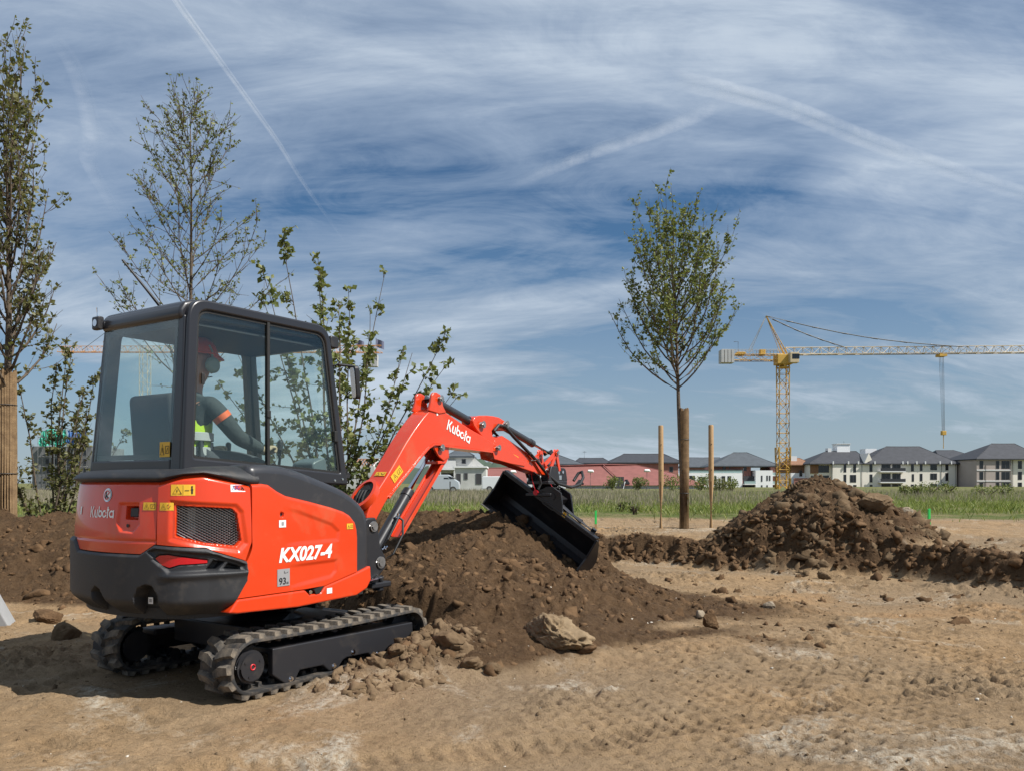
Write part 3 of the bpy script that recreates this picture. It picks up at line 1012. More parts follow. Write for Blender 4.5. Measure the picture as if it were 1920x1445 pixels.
decal('white_mark', DOOR, rear_map(2.47, 1.15, door_off), [(WHITE, rect(0, 0, 0.03, 0.05, 1), 0.003)])

GR = [(1.569, 1.214), (1.23, 1.190), (1.200, 1.160), (1.174, 0.995), (1.203, 0.962), (1.40, 0.990), (1.572, 1.034)]
GRB = [(1.60, 1.238), (1.205, 1.212), (1.165, 1.17), (1.140, 0.975), (1.19, 0.925), (1.42, 0.965), (1.60, 1.012)]
cr_top = IP([1.10, 1.105, 1.269, 1.405, 1.526, 1.68], [1.344, 1.347, 1.380, 1.409, 1.400, 1.364])


def corner_off(S, Z):
    o = 0.006 - 0.022 * np.clip((Z - 1.0) / 0.40, 0, 1) ** 1.5 - 0.03 * smooth((Z - cr_top(S) + 0.045) / 0.045) ** 2
    o = o + recess(S, Z, GRB, 0.014, 0.03) + recess(S, Z, GR, 0.045, 0.010)
    return o


CORNER = patch('corner_panel', RED, EX, lambda v: 1.105 + 0.045 * np.clip((0.25 - v) / 0.25, 0, 1), 1.685, lambda s: cw_top(s) + 0.006, cr_top, 120, 100, corner_off, thick=0.03)
# mesh grille: backing and a real wire lattice
gm = rear_map(1.58, 0.95, lambda s, z: -0.048)
patch('grille_backing', INK, CORNER, 1.172, 1.574, IP([1.172, 1.203, 1.40, 1.574], [0.990, 0.960, 0.988, 1.032]), IP([1.172, 1.20, 1.23, 1.574], [1.0, 1.162, 1.192, 1.216]), 40, 10, lambda S, Z: -0.040 + 0 * S, thick=0.01)
wire = MB()


def clip_seg(p, q, poly):
    n = 40; run = []
    for i in range(n + 1):
        t = i / n; x = p[0] + (q[0] - p[0]) * t; z = p[1] + (q[1] - p[1]) * t
        ins = float(sdf_poly(np.array([x]), np.array([z]), poly)[0]) < 0.002
        if ins: run.append((x, z))
    return (run[0], run[-1]) if len(run) > 1 else None


for sgn in (1, -1):
    for k in range(-30, 60):
        c0 = 0.9 + k * 0.0165
        sg = clip_seg((1.16, c0 if sgn > 0 else c0 + 0.22), (1.58, c0 + 0.22 if sgn > 0 else c0), GR)
        if not sg: continue
        (sa, za), (sb, zb_) = sg
        pts = []
        for i in range(7):
            s_ = sa + (sb - sa) * i / 6; z_ = za + (zb_ - za) * i / 6
            pts.append(rear_map(s_, z_, -0.026 + 0.002 * sgn)(0, 0))
        wire.tube(pts, 0.0026, 4, cap=False)
wire.build('grille_mesh', mat('grille_wire', (0.23, 0.23, 0.24), 0.35, metal=0.8), CORNER)
rad = MB()
for k in range(9):
    s_ = 1.50 - k * 0.006
    rad.tube([rear_map(s_, 1.04, -0.040)(0, 0), rear_map(s_, 1.20, -0.040)(0, 0)], 0.0022, 4)
rad.build('cooler_fins', STEEL, CORNER)
fnw = rear_map(1.600, 1.276, corner_off)
decal('warning_sticker', CORNER, fnw, [(YEL, rect(0, 0, 0.142, 0.066), 0.002), (INK, ribbon([(0.012, 0.01), (0.064, 0.01), (0.038, 0.054)], 0.004, True) + ribbon([(0.038, 0.02), (0.038, 0.036)], 0.005) + ribbon([(0.082, 0.03), (0.108, 0.03)], 0.004) + ribbon([(0.124, 0.010), (0.124, 0.045)], 0.010) + ribbon([(0.116, 0.034), (0.132, 0.034)], 0.005) + [arc(0.124, 0.052, 0.006, 0, 360, 8)[:-1]] + ribbon([(0.073, 0.004), (0.073, 0.062)], 0.0015), 0.0035)], 'yellow keep-clear warning sticker')
warn(CORNER, rear_map(1.669, 1.187, corner_off), 0.085, 0.047)
decal('white_sticker', CORNER, rear_map(1.242, 1.297, corner_off), [(WHITE, rect(0, 0, 0.10, 0.044), 0.002), (BLUE, ribbon([(0.008, 0.012), (0.02, 0.03), (0.03, 0.012), (0.042, 0.03), (0.052, 0.012), (0.064, 0.028)], 0.004) + ribbon([(0.012, 0.037), (0.06, 0.037)], 0.003), 0.0035), (INK, ribbon([(0.072, 0.010), (0.078, 0.032), (0.090, 0.012)], 0.006), 0.0035)])

SP_TOP = IP([-0.86, -0.70, -0.60, -0.545, -0.47, -0.40, -0.20, 0.009, 0.13, 0.19, 0.235, 0.252, 0.256], [1.352, 1.350, 1.352, 1.345, 1.302, 1.272, 1.232, 1.186, 1.153, 1.125, 1.082, 1.03, 0.98])
SP_BOT = IP([-0.86, -0.24, -0.06, 0.256], [0.638, 0.637, 0.642, 0.712])
EMB1 = [(-0.47, 1.195), (-0.30, 1.160), (0.01, 1.062), (0.075, 1.012), (0.068, 0.950), (-0.47, 0.945)]
EMB2 = [(-0.47, 0.800), (0.052, 0.808), (0.045, 0.735), (0.0, 0.700), (-0.47, 0.655)]


def side_off(S, Z):
    o = 0.018 - 0.02 * smooth((Z - SP_TOP(S) + 0.03) / 0.03) ** 2
    o = o + recess(S, Z, EMB1, 0.009, 0.03) * smooth((S + 0.45) / 0.25) + recess(S, Z, EMB2, 0.009, 0.03) * smooth((S + 0.45) / 0.25)
    o = o + recess(S, Z, arc(-0.44, 1.145, 0.014, 0, 360, 14)[:-1], 0.03, 0.008)
    o = o - 0.016 * smooth((-0.60 - S) / 0.2) * smooth((Z - 0.9) / 0.2)
    return o


SIDE = patch('side_panel', RED, EX, lambda v: -0.678 - 0.16 * smooth((0.46 - v) / 0.46) ** 0.9, 0.256, SP_BOT, SP_TOP, 170, 120, side_off, curved=False, yside=-0.702, thick=0.03)
SIDE_Y = -0.721
KX = text_polys('KX027-4', 0.128, bold=0.0045, shear=0.22)
decal('lettering', SIDE, flat_map(-0.472, 0.836, SIDE_Y, 0.0), [(WHITE, [[(u * 0.99, v) for u, v in p] for p in KX], 0.002)])
decal('noise_sticker', SIDE, flat_map(-0.482, 0.678, SIDE_Y), [(SILVER, rect(0, 0, 0.104, 0.112, 1), 0.002), (INK, [[(u + 0.012, v + 0.012) for u, v in p] for p in text_polys('93', 0.062, 0.001)] + [[(u + 0.072, v + 0.012) for u, v in p] for p in text_polys('dB', 0.020)] + ribbon([(0.058, 0.098), (0.058, 0.084), (0.072, 0.084)], 0.003) + ribbon([(0.076, 0.084), (0.09, 0.09)], 0.003), 0.004)], 'silver noise-level sticker reading 93 dB')
decal('white_sticker', SIDE, flat_map(-0.468, 1.062, SIDE_Y), [(WHITE, rect(0, 0, 0.058, 0.047, 1), 0.002), (SILVER, rect(0.02, 0.012, 0.04, 0.036, 1), 0.0035)])
warn(SIDE, flat_map(0.150, 1.022, SIDE_Y), 0.062, 0.040)

sk = MB()
sk.prism([(-0.862, 0.556), (-0.800, 0.632), (-0.245, 0.631), (-0.205, 0.596), (-0.105, 0.596), (-0.062, 0.637), (0.258, 0.706), (0.392, 0.742), (0.400, 0.640), (0.356, 0.580), (0.247, 0.540), (-0.313, 0.524), (-0.80, 0.545)], -0.728, -0.55)
SK = sk.build('skirt', RED, EX, bevel=0.012, seg=3)
MB().cyl((-0.202, -0.728, 0.614), (-0.202, -0.735, 0.614), 0.012, 12).build('bolt', CHROME, SK)
MB().prism([(-0.168, 0.628), (-0.078, 0.642), (-0.112, 0.598), (-0.150, 0.594)], -0.7295, -0.70).build('slot_shade', INK, SK)  # black filler in the notch, its shade given as colour
decal('white_sticker', SK, flat_map(-0.052, 0.585, -0.729), [(WHITE, rect(0, 0, 0.05, 0.038, 1), 0.002)])
MB().prism([(-0.60, 0.60), (-0.60, 1.33), (0.10, 1.20), (0.40, 1.10), (0.45, 0.60)], 0.66, 0.715).build('side_panel', RED, EX, bevel=0.02)

hood_prof = [(-0.70, 1.466), (-0.55, 1.470), (-0.413, 1.462), (-0.28, 1.434), (-0.156, 1.400), (0.066, 1.332), (0.16, 1.298), (0.247, 1.255), (0.32, 1.205), (0.372, 1.150), (0.400, 1.09), (0.410, 1.02), (0.412, 0.62), (-0.62, 0.62), (-0.70, 1.30)]
MB().prism(hood_prof, -0.704, -0.425).build('hood', HOODM, EX, smooth=30, bevel=0.055, seg=5)
# rear cap that closes the tail towards the cab
P = []
ss = np.linspace(1.04, 3.10, 90)
ct = IP([1.04, 1.105, 1.269, 1.405, 1.526, 1.68, 3.2], [1.350, 1.350, 1.384, 1.412, 1.403, 1.370, 1.370])
x, y, nx, ny = plan(ss)
z0 = ct(ss)
zi = np.interp(ss, [1.04, 1.4, 1.6, 3.2], [1.462, 1.455, 1.440, 1.440])
for (o, f) in ((-0.075, -0.5), (-0.030, -0.10), (-0.006, 0.0), (0.0, 0.10), (-0.004, 0.28), (-0.018, 0.50), (-0.045, 0.70), (-0.09, 0.86), (-0.15, 0.95), (-0.22, 1.0), (-0.30, 1.02)):
    oo = np.where(o < -0.1, np.maximum(o, -0.30), o)
    P.append(np.stack([x + nx * oo, y + ny * oo, z0 + (zi - z0) * f], -1).tolist())
MB().grid(P).build('rear_cap', DARK, EX, smooth=60)

core = MB()
ss = np.linspace(0.0, OD[-1], 90)
x, y, nx, ny = plan(ss)
poly = [(a - b * 0.075, c - d * 0.075) for a, b, c, d in zip(x, nx, y, ny)]
core.prism(poly, 0.525, 0.60, 'z')
poly2 = [(min(a, -0.18), c) for a, c in poly]
core.prism([(a, c) for a, c in poly if a < -0.17], 0.59, 1.345, 'z')
core.box(-0.30, 0.36, -0.64, -0.43, 0.6, 1.12)
core.build('black_core', INK, EX)  # black filler core, added so the body shell is not see-through
cb = MB()
cb.box(-0.24, 0.50, -0.395, 0.60, 0.60, 0.92)
cb.box(-0.95, -0.20, -0.395, 0.60, 1.20, 1.36)
cb.build('cab_base', BLACK, EX, bevel=0.01)

# ---- cab
CAB = empty('cab', (0, 0, 0), 0, EX)


def rquad(c, rad, n=7):
    """rounded loop through corner points c, radius per corner"""
    out = []
    m = len(c)
    for i in range(m):
        p = Vector(c[i]); a = Vector(c[i - 1]); b = Vector(c[(i + 1) % m])
        r = rad[i]
        d1 = (a - p).normalized(); d2 = (b - p).normalized()
        half = math.acos(max(-1, min(1, d1.dot(d2)))) / 2
        t = r / math.tan(half)
        p0 = p + d1 * t; p1 = p + d2 * t
        for k in range(n + 1):
            f = k / n
            out.append(tuple((p0 * (1 - f) + p * f) * (1 - f) + (p * (1 - f) + p1 * f) * f))
    return out


def lean(o_mesh, k):
    """lean a left wall inwards with height"""
    for v in o_mesh.vertices:
        v.co.y -= k * max(0.0, v.co.z - 1.40) / 1.1


r_out = rquad([(-0.972, 1.385), (-0.925, 2.512), (0.262, 2.512), (0.462, 1.335)], [0.02, 0.14, 0.15, 0.02])
r_in = rquad([(-0.898, 1.508), (-0.858, 2.446), (0.222, 2.446), (0.386, 1.424)], [0.02, 0.09, 0.10, 0.02])
MB().ring(r_out, r_in, -0.432, -0.365).build('side_frame', FRAMEM, CAB, bevel=0.014, seg=3, smooth=40)
g_out = rquad([(-0.908, 1.498), (-0.868, 2.456), (0.232, 2.456), (0.398, 1.414)], [0.02, 0.09, 0.10, 0.02])
g_in = rquad([(-0.884, 1.522), (-0.846, 2.432), (0.208, 2.432), (0.366, 1.440)], [0.02, 0.08, 0.09, 0.02])
MB().ring(g_out, g_in, -0.418, -0.408).build('window_seal', INK, CAB)
for (xa, xb) in ((-0.878, -0.300), (-0.300, 0.36)):
    def zlo(xx): return 1.512 + (1.436 - 1.512) * (xx + 0.898) / 1.284
    poly = [(xa, zlo(xa)), (xb, zlo(xb)), (xb if xb < 0 else 0.212, 2.438), (xa if xa > -0.5 else -0.846, 2.438)]
    MB().prism(poly, -0.416, -0.411).build('window_pane', GLASS, CAB)
MB().box(-0.312, -0.290, -0.428, -0.402, 1.475, 2.45).build('window_bar', INK, CAB)
MB().box(-0.318, -0.286, -0.436, -0.420, 1.80, 1.85).build('window_latch', INK, CAB, bevel=0.004)
MB().box(0.318, 0.350, -0.436, -0.420, 1.66, 1.74).build('window_latch', INK, CAB, bevel=0.004)
MB().box(-0.835, -0.812, -0.43, -0.418, 1.975, 2.045).build('window_latch', INK, CAB, bevel=0.004)
# left wall with the door
l_out = rquad([(-0.972, 1.385), (-0.925, 2.512), (0.262, 2.512), (0.50, 0.92)], [0.02, 0.14, 0.15, 0.02])
l_in = rquad([(-0.86, 1.48), (-0.84, 2.40), (0.20, 2.40), (0.40, 1.02)], [0.04, 0.09, 0.10, 0.04])
o = MB().ring(l_out, l_in, 0.555, 0.605).build('door_frame', FRAMEM, CAB, smooth=40); lean(o.data, 0.14)
o = MB().box(-0.36, -0.30, 0.56, 0.60, 1.2, 2.42).build('door_post', FRAMEM, CAB); lean(o.data, 0.14)
o = MB().prism(l_in, 0.577, 0.582).build('door_pane', GLASS, CAB); lean(o.data, 0.14)
# roof
rf = MB()
rf.prism([(-0.955, 2.372), (-0.965, 2.43), (-0.93, 2.485), (-0.86, 2.512), (0.16, 2.515), (0.26, 2.495), (0.315, 2.44), (0.325, 2.405)], -0.385, 0.485)
rf.build('roof', FRAMEM, CAB, smooth=35, bevel=0.035, seg=4)
MB().box(-0.90, 0.26, -0.36, 0.44, 2.355, 2.372).build('roof_lining', CABIN, CAB)
# rear wall
rw = MB()
rw.add([(-0.975, -0.40, 1.38), (-0.975, -0.295, 1.38), (-0.942, -0.345, 2.40), (-0.942, -0.40, 2.40), (-0.90, -0.40, 1.38), (-0.90, -0.295, 1.38), (-0.875, -0.345, 2.40), (-0.875, -0.40, 2.40)],
       [(0, 1, 2, 3), (7, 6, 5, 4), (0, 4, 5, 1), (1, 5, 6, 2), (2, 6, 7, 3), (3, 7, 4, 0)])
rw.add([(-0.975, 0.575, 1.38), (-0.975, 0.605, 1.38), (-0.942, 0.478, 2.40), (-0.942, 0.448, 2.40), (-0.90, 0.575, 1.38), (-0.90, 0.605, 1.38), (-0.875, 0.478, 2.40), (-0.875, 0.448, 2.40)],
       [(0, 1, 2, 3), (7, 6, 5, 4), (0, 4, 5, 1), (1, 5, 6, 2), (2, 6, 7, 3), (3, 7, 4, 0)])
rw.box(-0.973, -0.90, -0.296, 0.576, 1.38, 1.498)
rw.build('rear_frame', FRAMEM, CAB, bevel=0.01, seg=3)
MB().add([(-0.968, -0.297, 1.497), (-0.968, 0.577, 1.497), (-0.945, 0.452, 2.385), (-0.945, -0.347, 2.385), (-0.962, -0.297, 1.497), (-0.962, 0.577, 1.497), (-0.939, 0.452, 2.385), (-0.939, -0.347, 2.385)],
         [(0, 1, 2, 3), (7, 6, 5, 4), (0, 4, 5, 1), (1, 5, 6, 2), (2, 6, 7, 3), (3, 7, 4, 0)]).build('rear_window', GLASS, CAB)
bt = MB()   # dark printed border of the rear glass
bo = [(-0.297, 1.50), (0.575, 1.50), (0.452, 2.382), (-0.345, 2.382)]
bi = [(-0.262, 1.535), (0.525, 1.535), (0.420, 2.330), (-0.300, 2.330)]
for k in range(4):
    q = [bo[k], bo[(k + 1) % 4], bi[(k + 1) % 4], bi[k]]
    bt.add([(-0.9575 + 0.026 * (z - 1.5), y, z) for y, z in q], [(0, 1, 2, 3)])
bt.build('glass_border', INK, CAB, fix=False)
warn(CAB, lambda u, v, o=0.0: (-0.971 + 0.026 * (v + 0.03) - o, -0.190 - u, 1.515 + v), 0.105, 0.095)
# front wall
fw = MB()
for yy in (-0.40, 0.0):
    pass
fw.add([(0.44, 0.53, 0.93), (0.50, 0.53, 0.93), (0.295, 0.42, 2.42), (0.235, 0.42, 2.42), (0.44, 0.60, 0.93), (0.50, 0.60, 0.93), (0.295, 0.475, 2.42), (0.235, 0.475, 2.42)],
       [(0, 1, 2, 3), (7, 6, 5, 4), (0, 4, 5, 1), (1, 5, 6, 2), (2, 6, 7, 3), (3, 7, 4, 0)])
fw.box(0.24, 0.30, -0.37, 0.43, 2.355, 2.42)
fw.box(0.40, 0.46, -0.37, 0.56, 1.00, 1.06)
fw.build('front_frame', FRAMEM, CAB, bevel=0.008)
MB().add([(0.465, -0.37, 1.06), (0.465, 0.54, 1.06), (0.285, 0.43, 2.36), (0.285, -0.37, 2.36), (0.460, -0.37, 1.06), (0.460, 0.54, 1.06), (0.280, 0.43, 2.36), (0.280, -0.37, 2.36)],
         [(0, 1, 2, 3), (7, 6, 5, 4), (0, 4, 5, 1), (1, 5, 6, 2), (2, 6, 7, 3), (3, 7, 4, 0)]).build('windscreen', GLASS, CAB)
MB().box(0.02, 0.36, -0.365, -0.30, 1.0, 1.44).box(-0.86, 0.02, -0.365, -0.25, 1.30, 1.46).build('side_console', CABIN, CAB, bevel=0.02)
# mirror, lamps, aerial, handle
mr = MB()
mr.tube([(0.30, -0.42, 2.22), (0.33, -0.46, 2.235), (0.46, -0.48, 2.235), (0.515, -0.48, 2.225), (0.525, -0.48, 2.19), (0.515, -0.48, 2.07)], 0.010, 8)
MR = mr.build('mirror', BLACK, EX, smooth=60)
mg = MB()
mp = rquad([(-0.055, -0.125), (-0.055, 0.125), (0.055, 0.125), (0.055, -0.125)], [0.03] * 4, 5)
mg.prism([(b, a) for b, a in mp], -0.018, 0.018, 'x')
mo = mg.build('mirror_head', BLACK, MR, bevel=0.008, smooth=40)
mo.location = (0.485, -0.485, 2.115); mo.rotation_euler = (R(4), R(-6), R(-28))
mgl = MB(); mgl.prism([(b * 0.86, a * 0.9) for b, a in mp], -0.021, -0.019, 'x')
mg2 = mgl.build('mirror_glass', CHROME, MR); mg2.location = mo.location; mg2.rotation_euler = mo.rotation_euler
lm = MB()
lm.prism(rquad([(0.31, 2.365), (0.31, 2.455), (0.395, 2.455), (0.40, 2.365)], [0.02] * 4, 4), -0.40, -0.29)
lm.cyl((0.28, -0.35, 2.41), (0.33, -0.35, 2.41), 0.02, 10)
lm.build('work_lamp', BLACK, EX, bevel=0.008, smooth=40)
lm = MB()
lm.prism(rquad([(-1.00, 2.385), (-1.00, 2.475), (-0.955, 2.475), (-0.955, 2.385)], [0.015] * 4, 4), 0.455, 0.53)
lm.box(-0.965, -0.93, 0.44, 0.50, 2.40, 2.44)
LMP = lm.build('work_lamp', BLACK, EX, bevel=0.006, smooth=40)
MB().cyl((-0.985, 0.49, 2.47), (-0.985, 0.49, 2.535), 0.006, 8).build('lamp_pin', CHROME, LMP)
MB().cyl((-1.003, 0.49, 2.43), (-0.99, 0.49, 2.43), 0.024, 16).build('lamp_lens', CHROME, LMP, smooth=40)
MB().tube([(-0.672, 0.174, 2.505), (-0.69, 0.182, 2.53), (-0.78, 0.235, 2.66), (-0.915, 0.31, 2.85)], [0.016, 0.012, 0.009, 0.007], 8).build('aerial', BLACK, EX, smooth=60)
MB().box(0.455, 0.49, -0.42, -0.385, 1.39, 1.43).cyl((0.47, -0.40, 1.36), (0.47, -0.40, 1.46), 0.012, 8).build('hinge', BLACK, EX)
for (bx, bz) in ((-0.925, 1.43), (-0.10, 1.40), (0.32, 1.37), (0.40, 1.38)):
    MB().cyl((bx, -0.432, bz), (bx, -0.438, bz), 0.008, 10).build('bolt', CHROME, CAB)
# seat and controls
sb = MB()
sb.prism(rquad([(-0.86, 1.42), (-0.90, 1.935), (-0.80, 1.94), (-0.72, 1.42)], [0.03, 0.05, 0.05, 0.03], 5), -0.17, 0.27)
sb.prism(rquad([(-0.86, 1.30), (-0.86, 1.43), (-0.30, 1.45), (-0.28, 1.33)], [0.03, 0.04, 0.05, 0.03], 5), -0.20, 0.30)
sb.build('seat', SEATM, CAB, bevel=0.035, seg=4, smooth=50)
for yy in (-0.23, 0.35):
    jl = MB()
    jl.box(-0.52, -0.02, yy - 0.055, yy + 0.055, 1.40, 1.475)
    jl.tube([(-0.04, yy, 1.46), (-0.03, yy, 1.53), (-0.035, yy, 1.56)], [0.016, 0.011, 0.012], 8)
    jl.tube([(-0.035, yy, 1.55), (-0.03, yy, 1.59), (-0.025, yy, 1.65), (-0.02, yy, 1.66)], [0.016, 0.021, 0.022, 0.012], 10)
    jl.build('control_console', BLACK, CAB, bevel=0.012, smooth=50)
MB().prism(rquad([(0.20, 1.30), (0.16, 1.50), (0.30, 1.55), (0.34, 1.32)], [0.03, 0.04, 0.04, 0.03], 5), -0.36, -0.14).build('display', mat('grey_plastic', (0.10, 0.13, 0.14), 0.4), CAB, bevel=0.012, smooth=40)
lv = MB()
for yy in (0.02, 0.11):
    lv.tube([(0.22, yy, 0.92), (0.18, yy, 1.35), (0.12, yy, 1.50)], 0.011, 8)
lv.build('travel_levers', BLACK, CAB, smooth=60)
# ---- swing post, boom, arm
M_BOOM_Y = 0.098
sw = MB()
sw.prism([(0.86, 0.50), (0.86, 1.00), (1.00, 1.06), (1.10, 1.06), (1.13, 0.96), (1.16, 0.80), (1.22, 0.72), (1.22, 0.62), (1.14, 0.56), (1.08, 0.50)], -0.135, -0.085)
sw.prism([(0.86, 0.50), (0.86, 1.00), (1.00, 1.06), (1.10, 1.06), (1.13, 0.96), (1.16, 0.80), (1.22, 0.72), (1.22, 0.62), (1.14, 0.56), (1.08, 0.50)], 0.085, 0.135)
sw.cyl((0.92, 0, 0.47), (0.92, 0, 0.98), 0.085, 20)
sw.box(0.60, 0.95, -0.12, 0.12, 0.52, 0.60)
sw.box(0.60, 0.95, -0.12, 0.12, 0.84, 0.92)
SW = sw.build('swing_post', BLACK, EX, bevel=0.015, seg=3, smooth=40)
for (bx, bz, r) in ((1.062, 0.985, 0.028), (1.15, 0.675, 0.034)):
    MB().cyl((bx, -0.135, bz), (bx, -0.15, bz), r + 0.016, 20).cyl((bx, -0.14, bz), (bx, -0.160, bz), r, 20).build('pin', STEEL, SW, smooth=40)
MB().cyl((0.66, -0.30, 0.55), (1.02, -0.19, 0.55), 0.038, 16).cyl((1.00, -0.20, 0.55), (1.14, -0.155, 0.55), 0.020, 14).build('swing_cylinder', CHROME, EX, smooth=40)
MB().box(0.98, 1.22, -0.20, 0.14, 0.47, 0.515).cyl((1.12, -0.14, 0.44), (1.12, -0.14, 0.56), 0.05, 18).build('swing_bracket', BLACK, EX, bevel=0.01)

side_out = [(1.035, 0.965), (1.015, 1.02), (1.03, 1.09), (1.09, 1.20), (1.17, 1.30), (1.29, 1.425), (1.41, 1.565), (1.53, 1.708), (1.655, 1.84), (1.78, 1.955), (1.85, 2.010), (1.92, 2.043), (2.00, 2.050), (2.08, 2.035), (2.16, 2.008), (2.33, 1.948), (2.50, 1.892), (2.73, 1.826), (2.90, 1.772), (2.985, 1.752), (3.035, 1.728), (3.035, 1.700), (3.00, 1.680), (2.90, 1.672), (2.73, 1.678), (2.50, 1.688), (2.28, 1.698), (2.10, 1.702), (2.00, 1.714), (1.93, 1.712), (1.86, 1.680), (1.74, 1.590), (1.64, 1.505), (1.53, 1.415), (1.43, 1.335), (1.33, 1.255), (1.25, 1.17), (1.17, 1.07), (1.10, 0.97), (1.07, 0.95)]
bm_ = MB()
bm_.prism(side_out, -M_BOOM_Y, M_BOOM_Y)
BOOM = bm_.build('boom', RED, EX, smooth=24, bevel=0.012, seg=3)
# side flange strip along the lower edge and doubler plate at the bend
fl = MB()
low = [(1.30, 1.215), (1.43, 1.327), (1.53, 1.407), (1.64, 1.497), (1.74, 1.582), (1.86, 1.672), (1.93, 1.704), (2.00, 1.706), (2.10, 1.694), (2.5, 1.680), (2.9, 1.664)]
for a, b in zip(low[:-1], low[1:]):
    fl.prism([(a[0], a[1]), (b[0], b[1]), (b[0] - 0.006, b[1] + 0.016), (a[0] - 0.006, a[1] + 0.016)], -M_BOOM_Y - 0.010, M_BOOM_Y + 0.010)
fl.build('flange', RED, BOOM)
ft = MB()   # foot casting with its round mouth for the hoses
ring_o, ring_i = [], []
for k in range(28):
    t = TAU * k / 28
    ring_o.append((0.118 * math.cos(t), 0.165 * math.sin(t)))
    ring_i.append((0.090 * math.cos(t), 0.132 * math.sin(t)))
axis = Vector((-0.74, 0, 0.67)); upv = Vector((0.67, 0, 0.74)); cen = Vector((1.105, 0.0, 1.245))
vs = []
for (loop, d) in ((ring_o, -0.03), (ring_o, 0.030), (ring_i, 0.035), (ring_i, -0.05)):
    for (a, b) in loop:
        vs.append(cen + Vector((0, 1, 0)) * a + upv * b + axis * d)
fs = []
for r in range(3):
    for k in range(28):
        fs.append((r * 28 + k, r * 28 + (k + 1) % 28, (r + 1) * 28 + (k + 1) % 28, (r + 1) * 28 + k))
ft.add(vs, fs)
ft.build('hose_mouth', RED, BOOM, smooth=45)
MB().add([cen + Vector((0, 1, 0)) * a * 1.02 + upv * b * 1.02 + axis * 0.018 for a, b in ring_i], [tuple(range(28))]).build('mouth_shade', INK, BOOM)  # black disc closes the mouth, painted shade instead of a hollow
hs = MB()
for k in range(3):
    yy = -0.03 + 0.035 * k
    hs.tube([(1.12, yy, 1.30), (1.085, yy, 1.285), (1.05, yy, 1.235), (1.02, yy, 1.14), (0.97, yy, 1.0), (0.93, yy, 0.85)], 0.012, 8)
hs.build('hydraulic_hose', HOSE, EX, smooth=60)
# ears on the bend carrying the arm cylinder
for s in (-1, 1):
    e = MB()
    e.prism([(1.84, 2.02), (1.875, 2.10), (1.885, 2.165), (1.915, 2.195), (1.96, 2.20), (2.015, 2.185), (2.04, 2.15), (2.06, 2.08), (2.11, 2.02), (2.0, 2.0)], s * 0.094 - 0.014, s * 0.094 + 0.014)
    e.build('cylinder_ear', RED, BOOM, bevel=0.008, smooth=40)
    MB().cyl((2.005, s * 0.10, 2.145), (2.005, s * 0.135, 2.145), 0.032, 18).cyl((2.005, s * 0.10, 2.145), (2.005, s * 0.142, 2.145), 0.020, 18).build('pin', STEEL, BOOM, smooth=40)
    lu = MB()
    lu.prism([(1.92, 1.735), (2.02, 1.755), (2.12, 1.735), (2.17, 1.69), (2.175, 1.60), (2.10, 1.56), (2.02, 1.60), (1.96, 1.665)], s * 0.075 - 0.012, s * 0.075 + 0.012)
    lu.build('cylinder_lug', RED, BOOM, bevel=0.006)
    MB().cyl((2.04, s * 0.08, 1.685), (2.04, s * 0.118, 1.685), 0.034, 18).cyl((2.04, s * 0.08, 1.685), (2.04, s * 0.125, 1.685), 0.022, 18).build('pin', STEEL, BOOM, smooth=40)
    MB().cyl((2.985, s * 0.09, 1.718), (2.985, s * 0.128, 1.718), 0.032, 18).cyl((2.985, s * 0.09, 1.718), (2.985, s * 0.135, 1.718), 0.022, 18).build('pin', STEEL, BOOM, smooth=40)
cg = MB()
cg.prism([(2.10, 1.74), (2.19, 1.70), (2.195, 1.60), (2.14, 1.535), (2.02, 1.53), (2.02, 1.56), (2.12, 1.565), (2.165, 1.61), (2.16, 1.69)], -0.075, 0.075)
cg.build('stop_bracket', RED, BOOM, bevel=0.006)
ang = R(-18.5)
decal('lettering', BOOM, flat_map(2.125, 1.862, -M_BOOM_Y - 0.002, ang), [(WHITE, word_kubota(0.102), 0.002)])
warn(BOOM, flat_map(1.372, 1.350, -M_BOOM_Y - 0.002, R(42)), 0.155, 0.078)
decal('white_mark', BOOM, flat_map(1.965, 1.985, -M_BOOM_Y - 0.002), [(WHITE, rect(0, 0, 0.022, 0.042, 1), 0.002)])
dirv = Vector((0.12, 0, 0.1425)).normalized()
nb = Vector((-dirv.z, 0, dirv.x))
st0 = Vector((1.275, 0, 1.412)) + nb * 0.002
decal('warning_sticker', BOOM, lambda u, v, o=0.0: tuple(st0 + Vector((0, 0.045 - u, 0)) + dirv * v + nb * o), [(YEL, rect(0, 0, 0.12, 0.045, 1), 0.002), (INK, ribbon([(0.01, 0.008), (0.05, 0.008), (0.03, 0.038)], 0.004, True) + ribbon([(0.065, 0.03), (0.09, 0.01), (0.11, 0.03)], 0.005), 0.0035)])


def ram(name, p0, p1, split, r_barrel, r_rod, y=0.0, label=None):
    """hydraulic cylinder from pin p0 to pin p1; the barrel covers `split` of the way"""
    a = Vector((p0[0], y, p0[1])); b = Vector((p1[0], y, p1[1])); d = b - a
    m = a + d * split
    mb = MB()
    mb.tube([a + d.normalized() * 0.02, a + d.normalized() * 0.03, m - d.normalized() * 0.07, m - d.normalized() * 0.069, m, m + d.normalized() * 0.001], [r_barrel * 0.7, r_barrel, r_barrel, r_barrel * 1.14, r_barrel * 1.14, r_rod], 22)
    mb.cyl(a - Vector((0, 0.05, 0)), a + Vector((0, 0.05, 0)), r_barrel * 0.95, 18)
    o = mb.build(name, HOODM, EX, smooth=40)
    MB().cyl(m, b, r_rod, 16).build('rod', CHROME, o, smooth=40)
    MB().cyl(b - Vector((0, 0.045, 0)), b + Vector((0, 0.045, 0)), r_rod * 1.8, 18).build('rod_eye', BLACK, o, smooth=40)
    if label: o['label'] = label
    return o


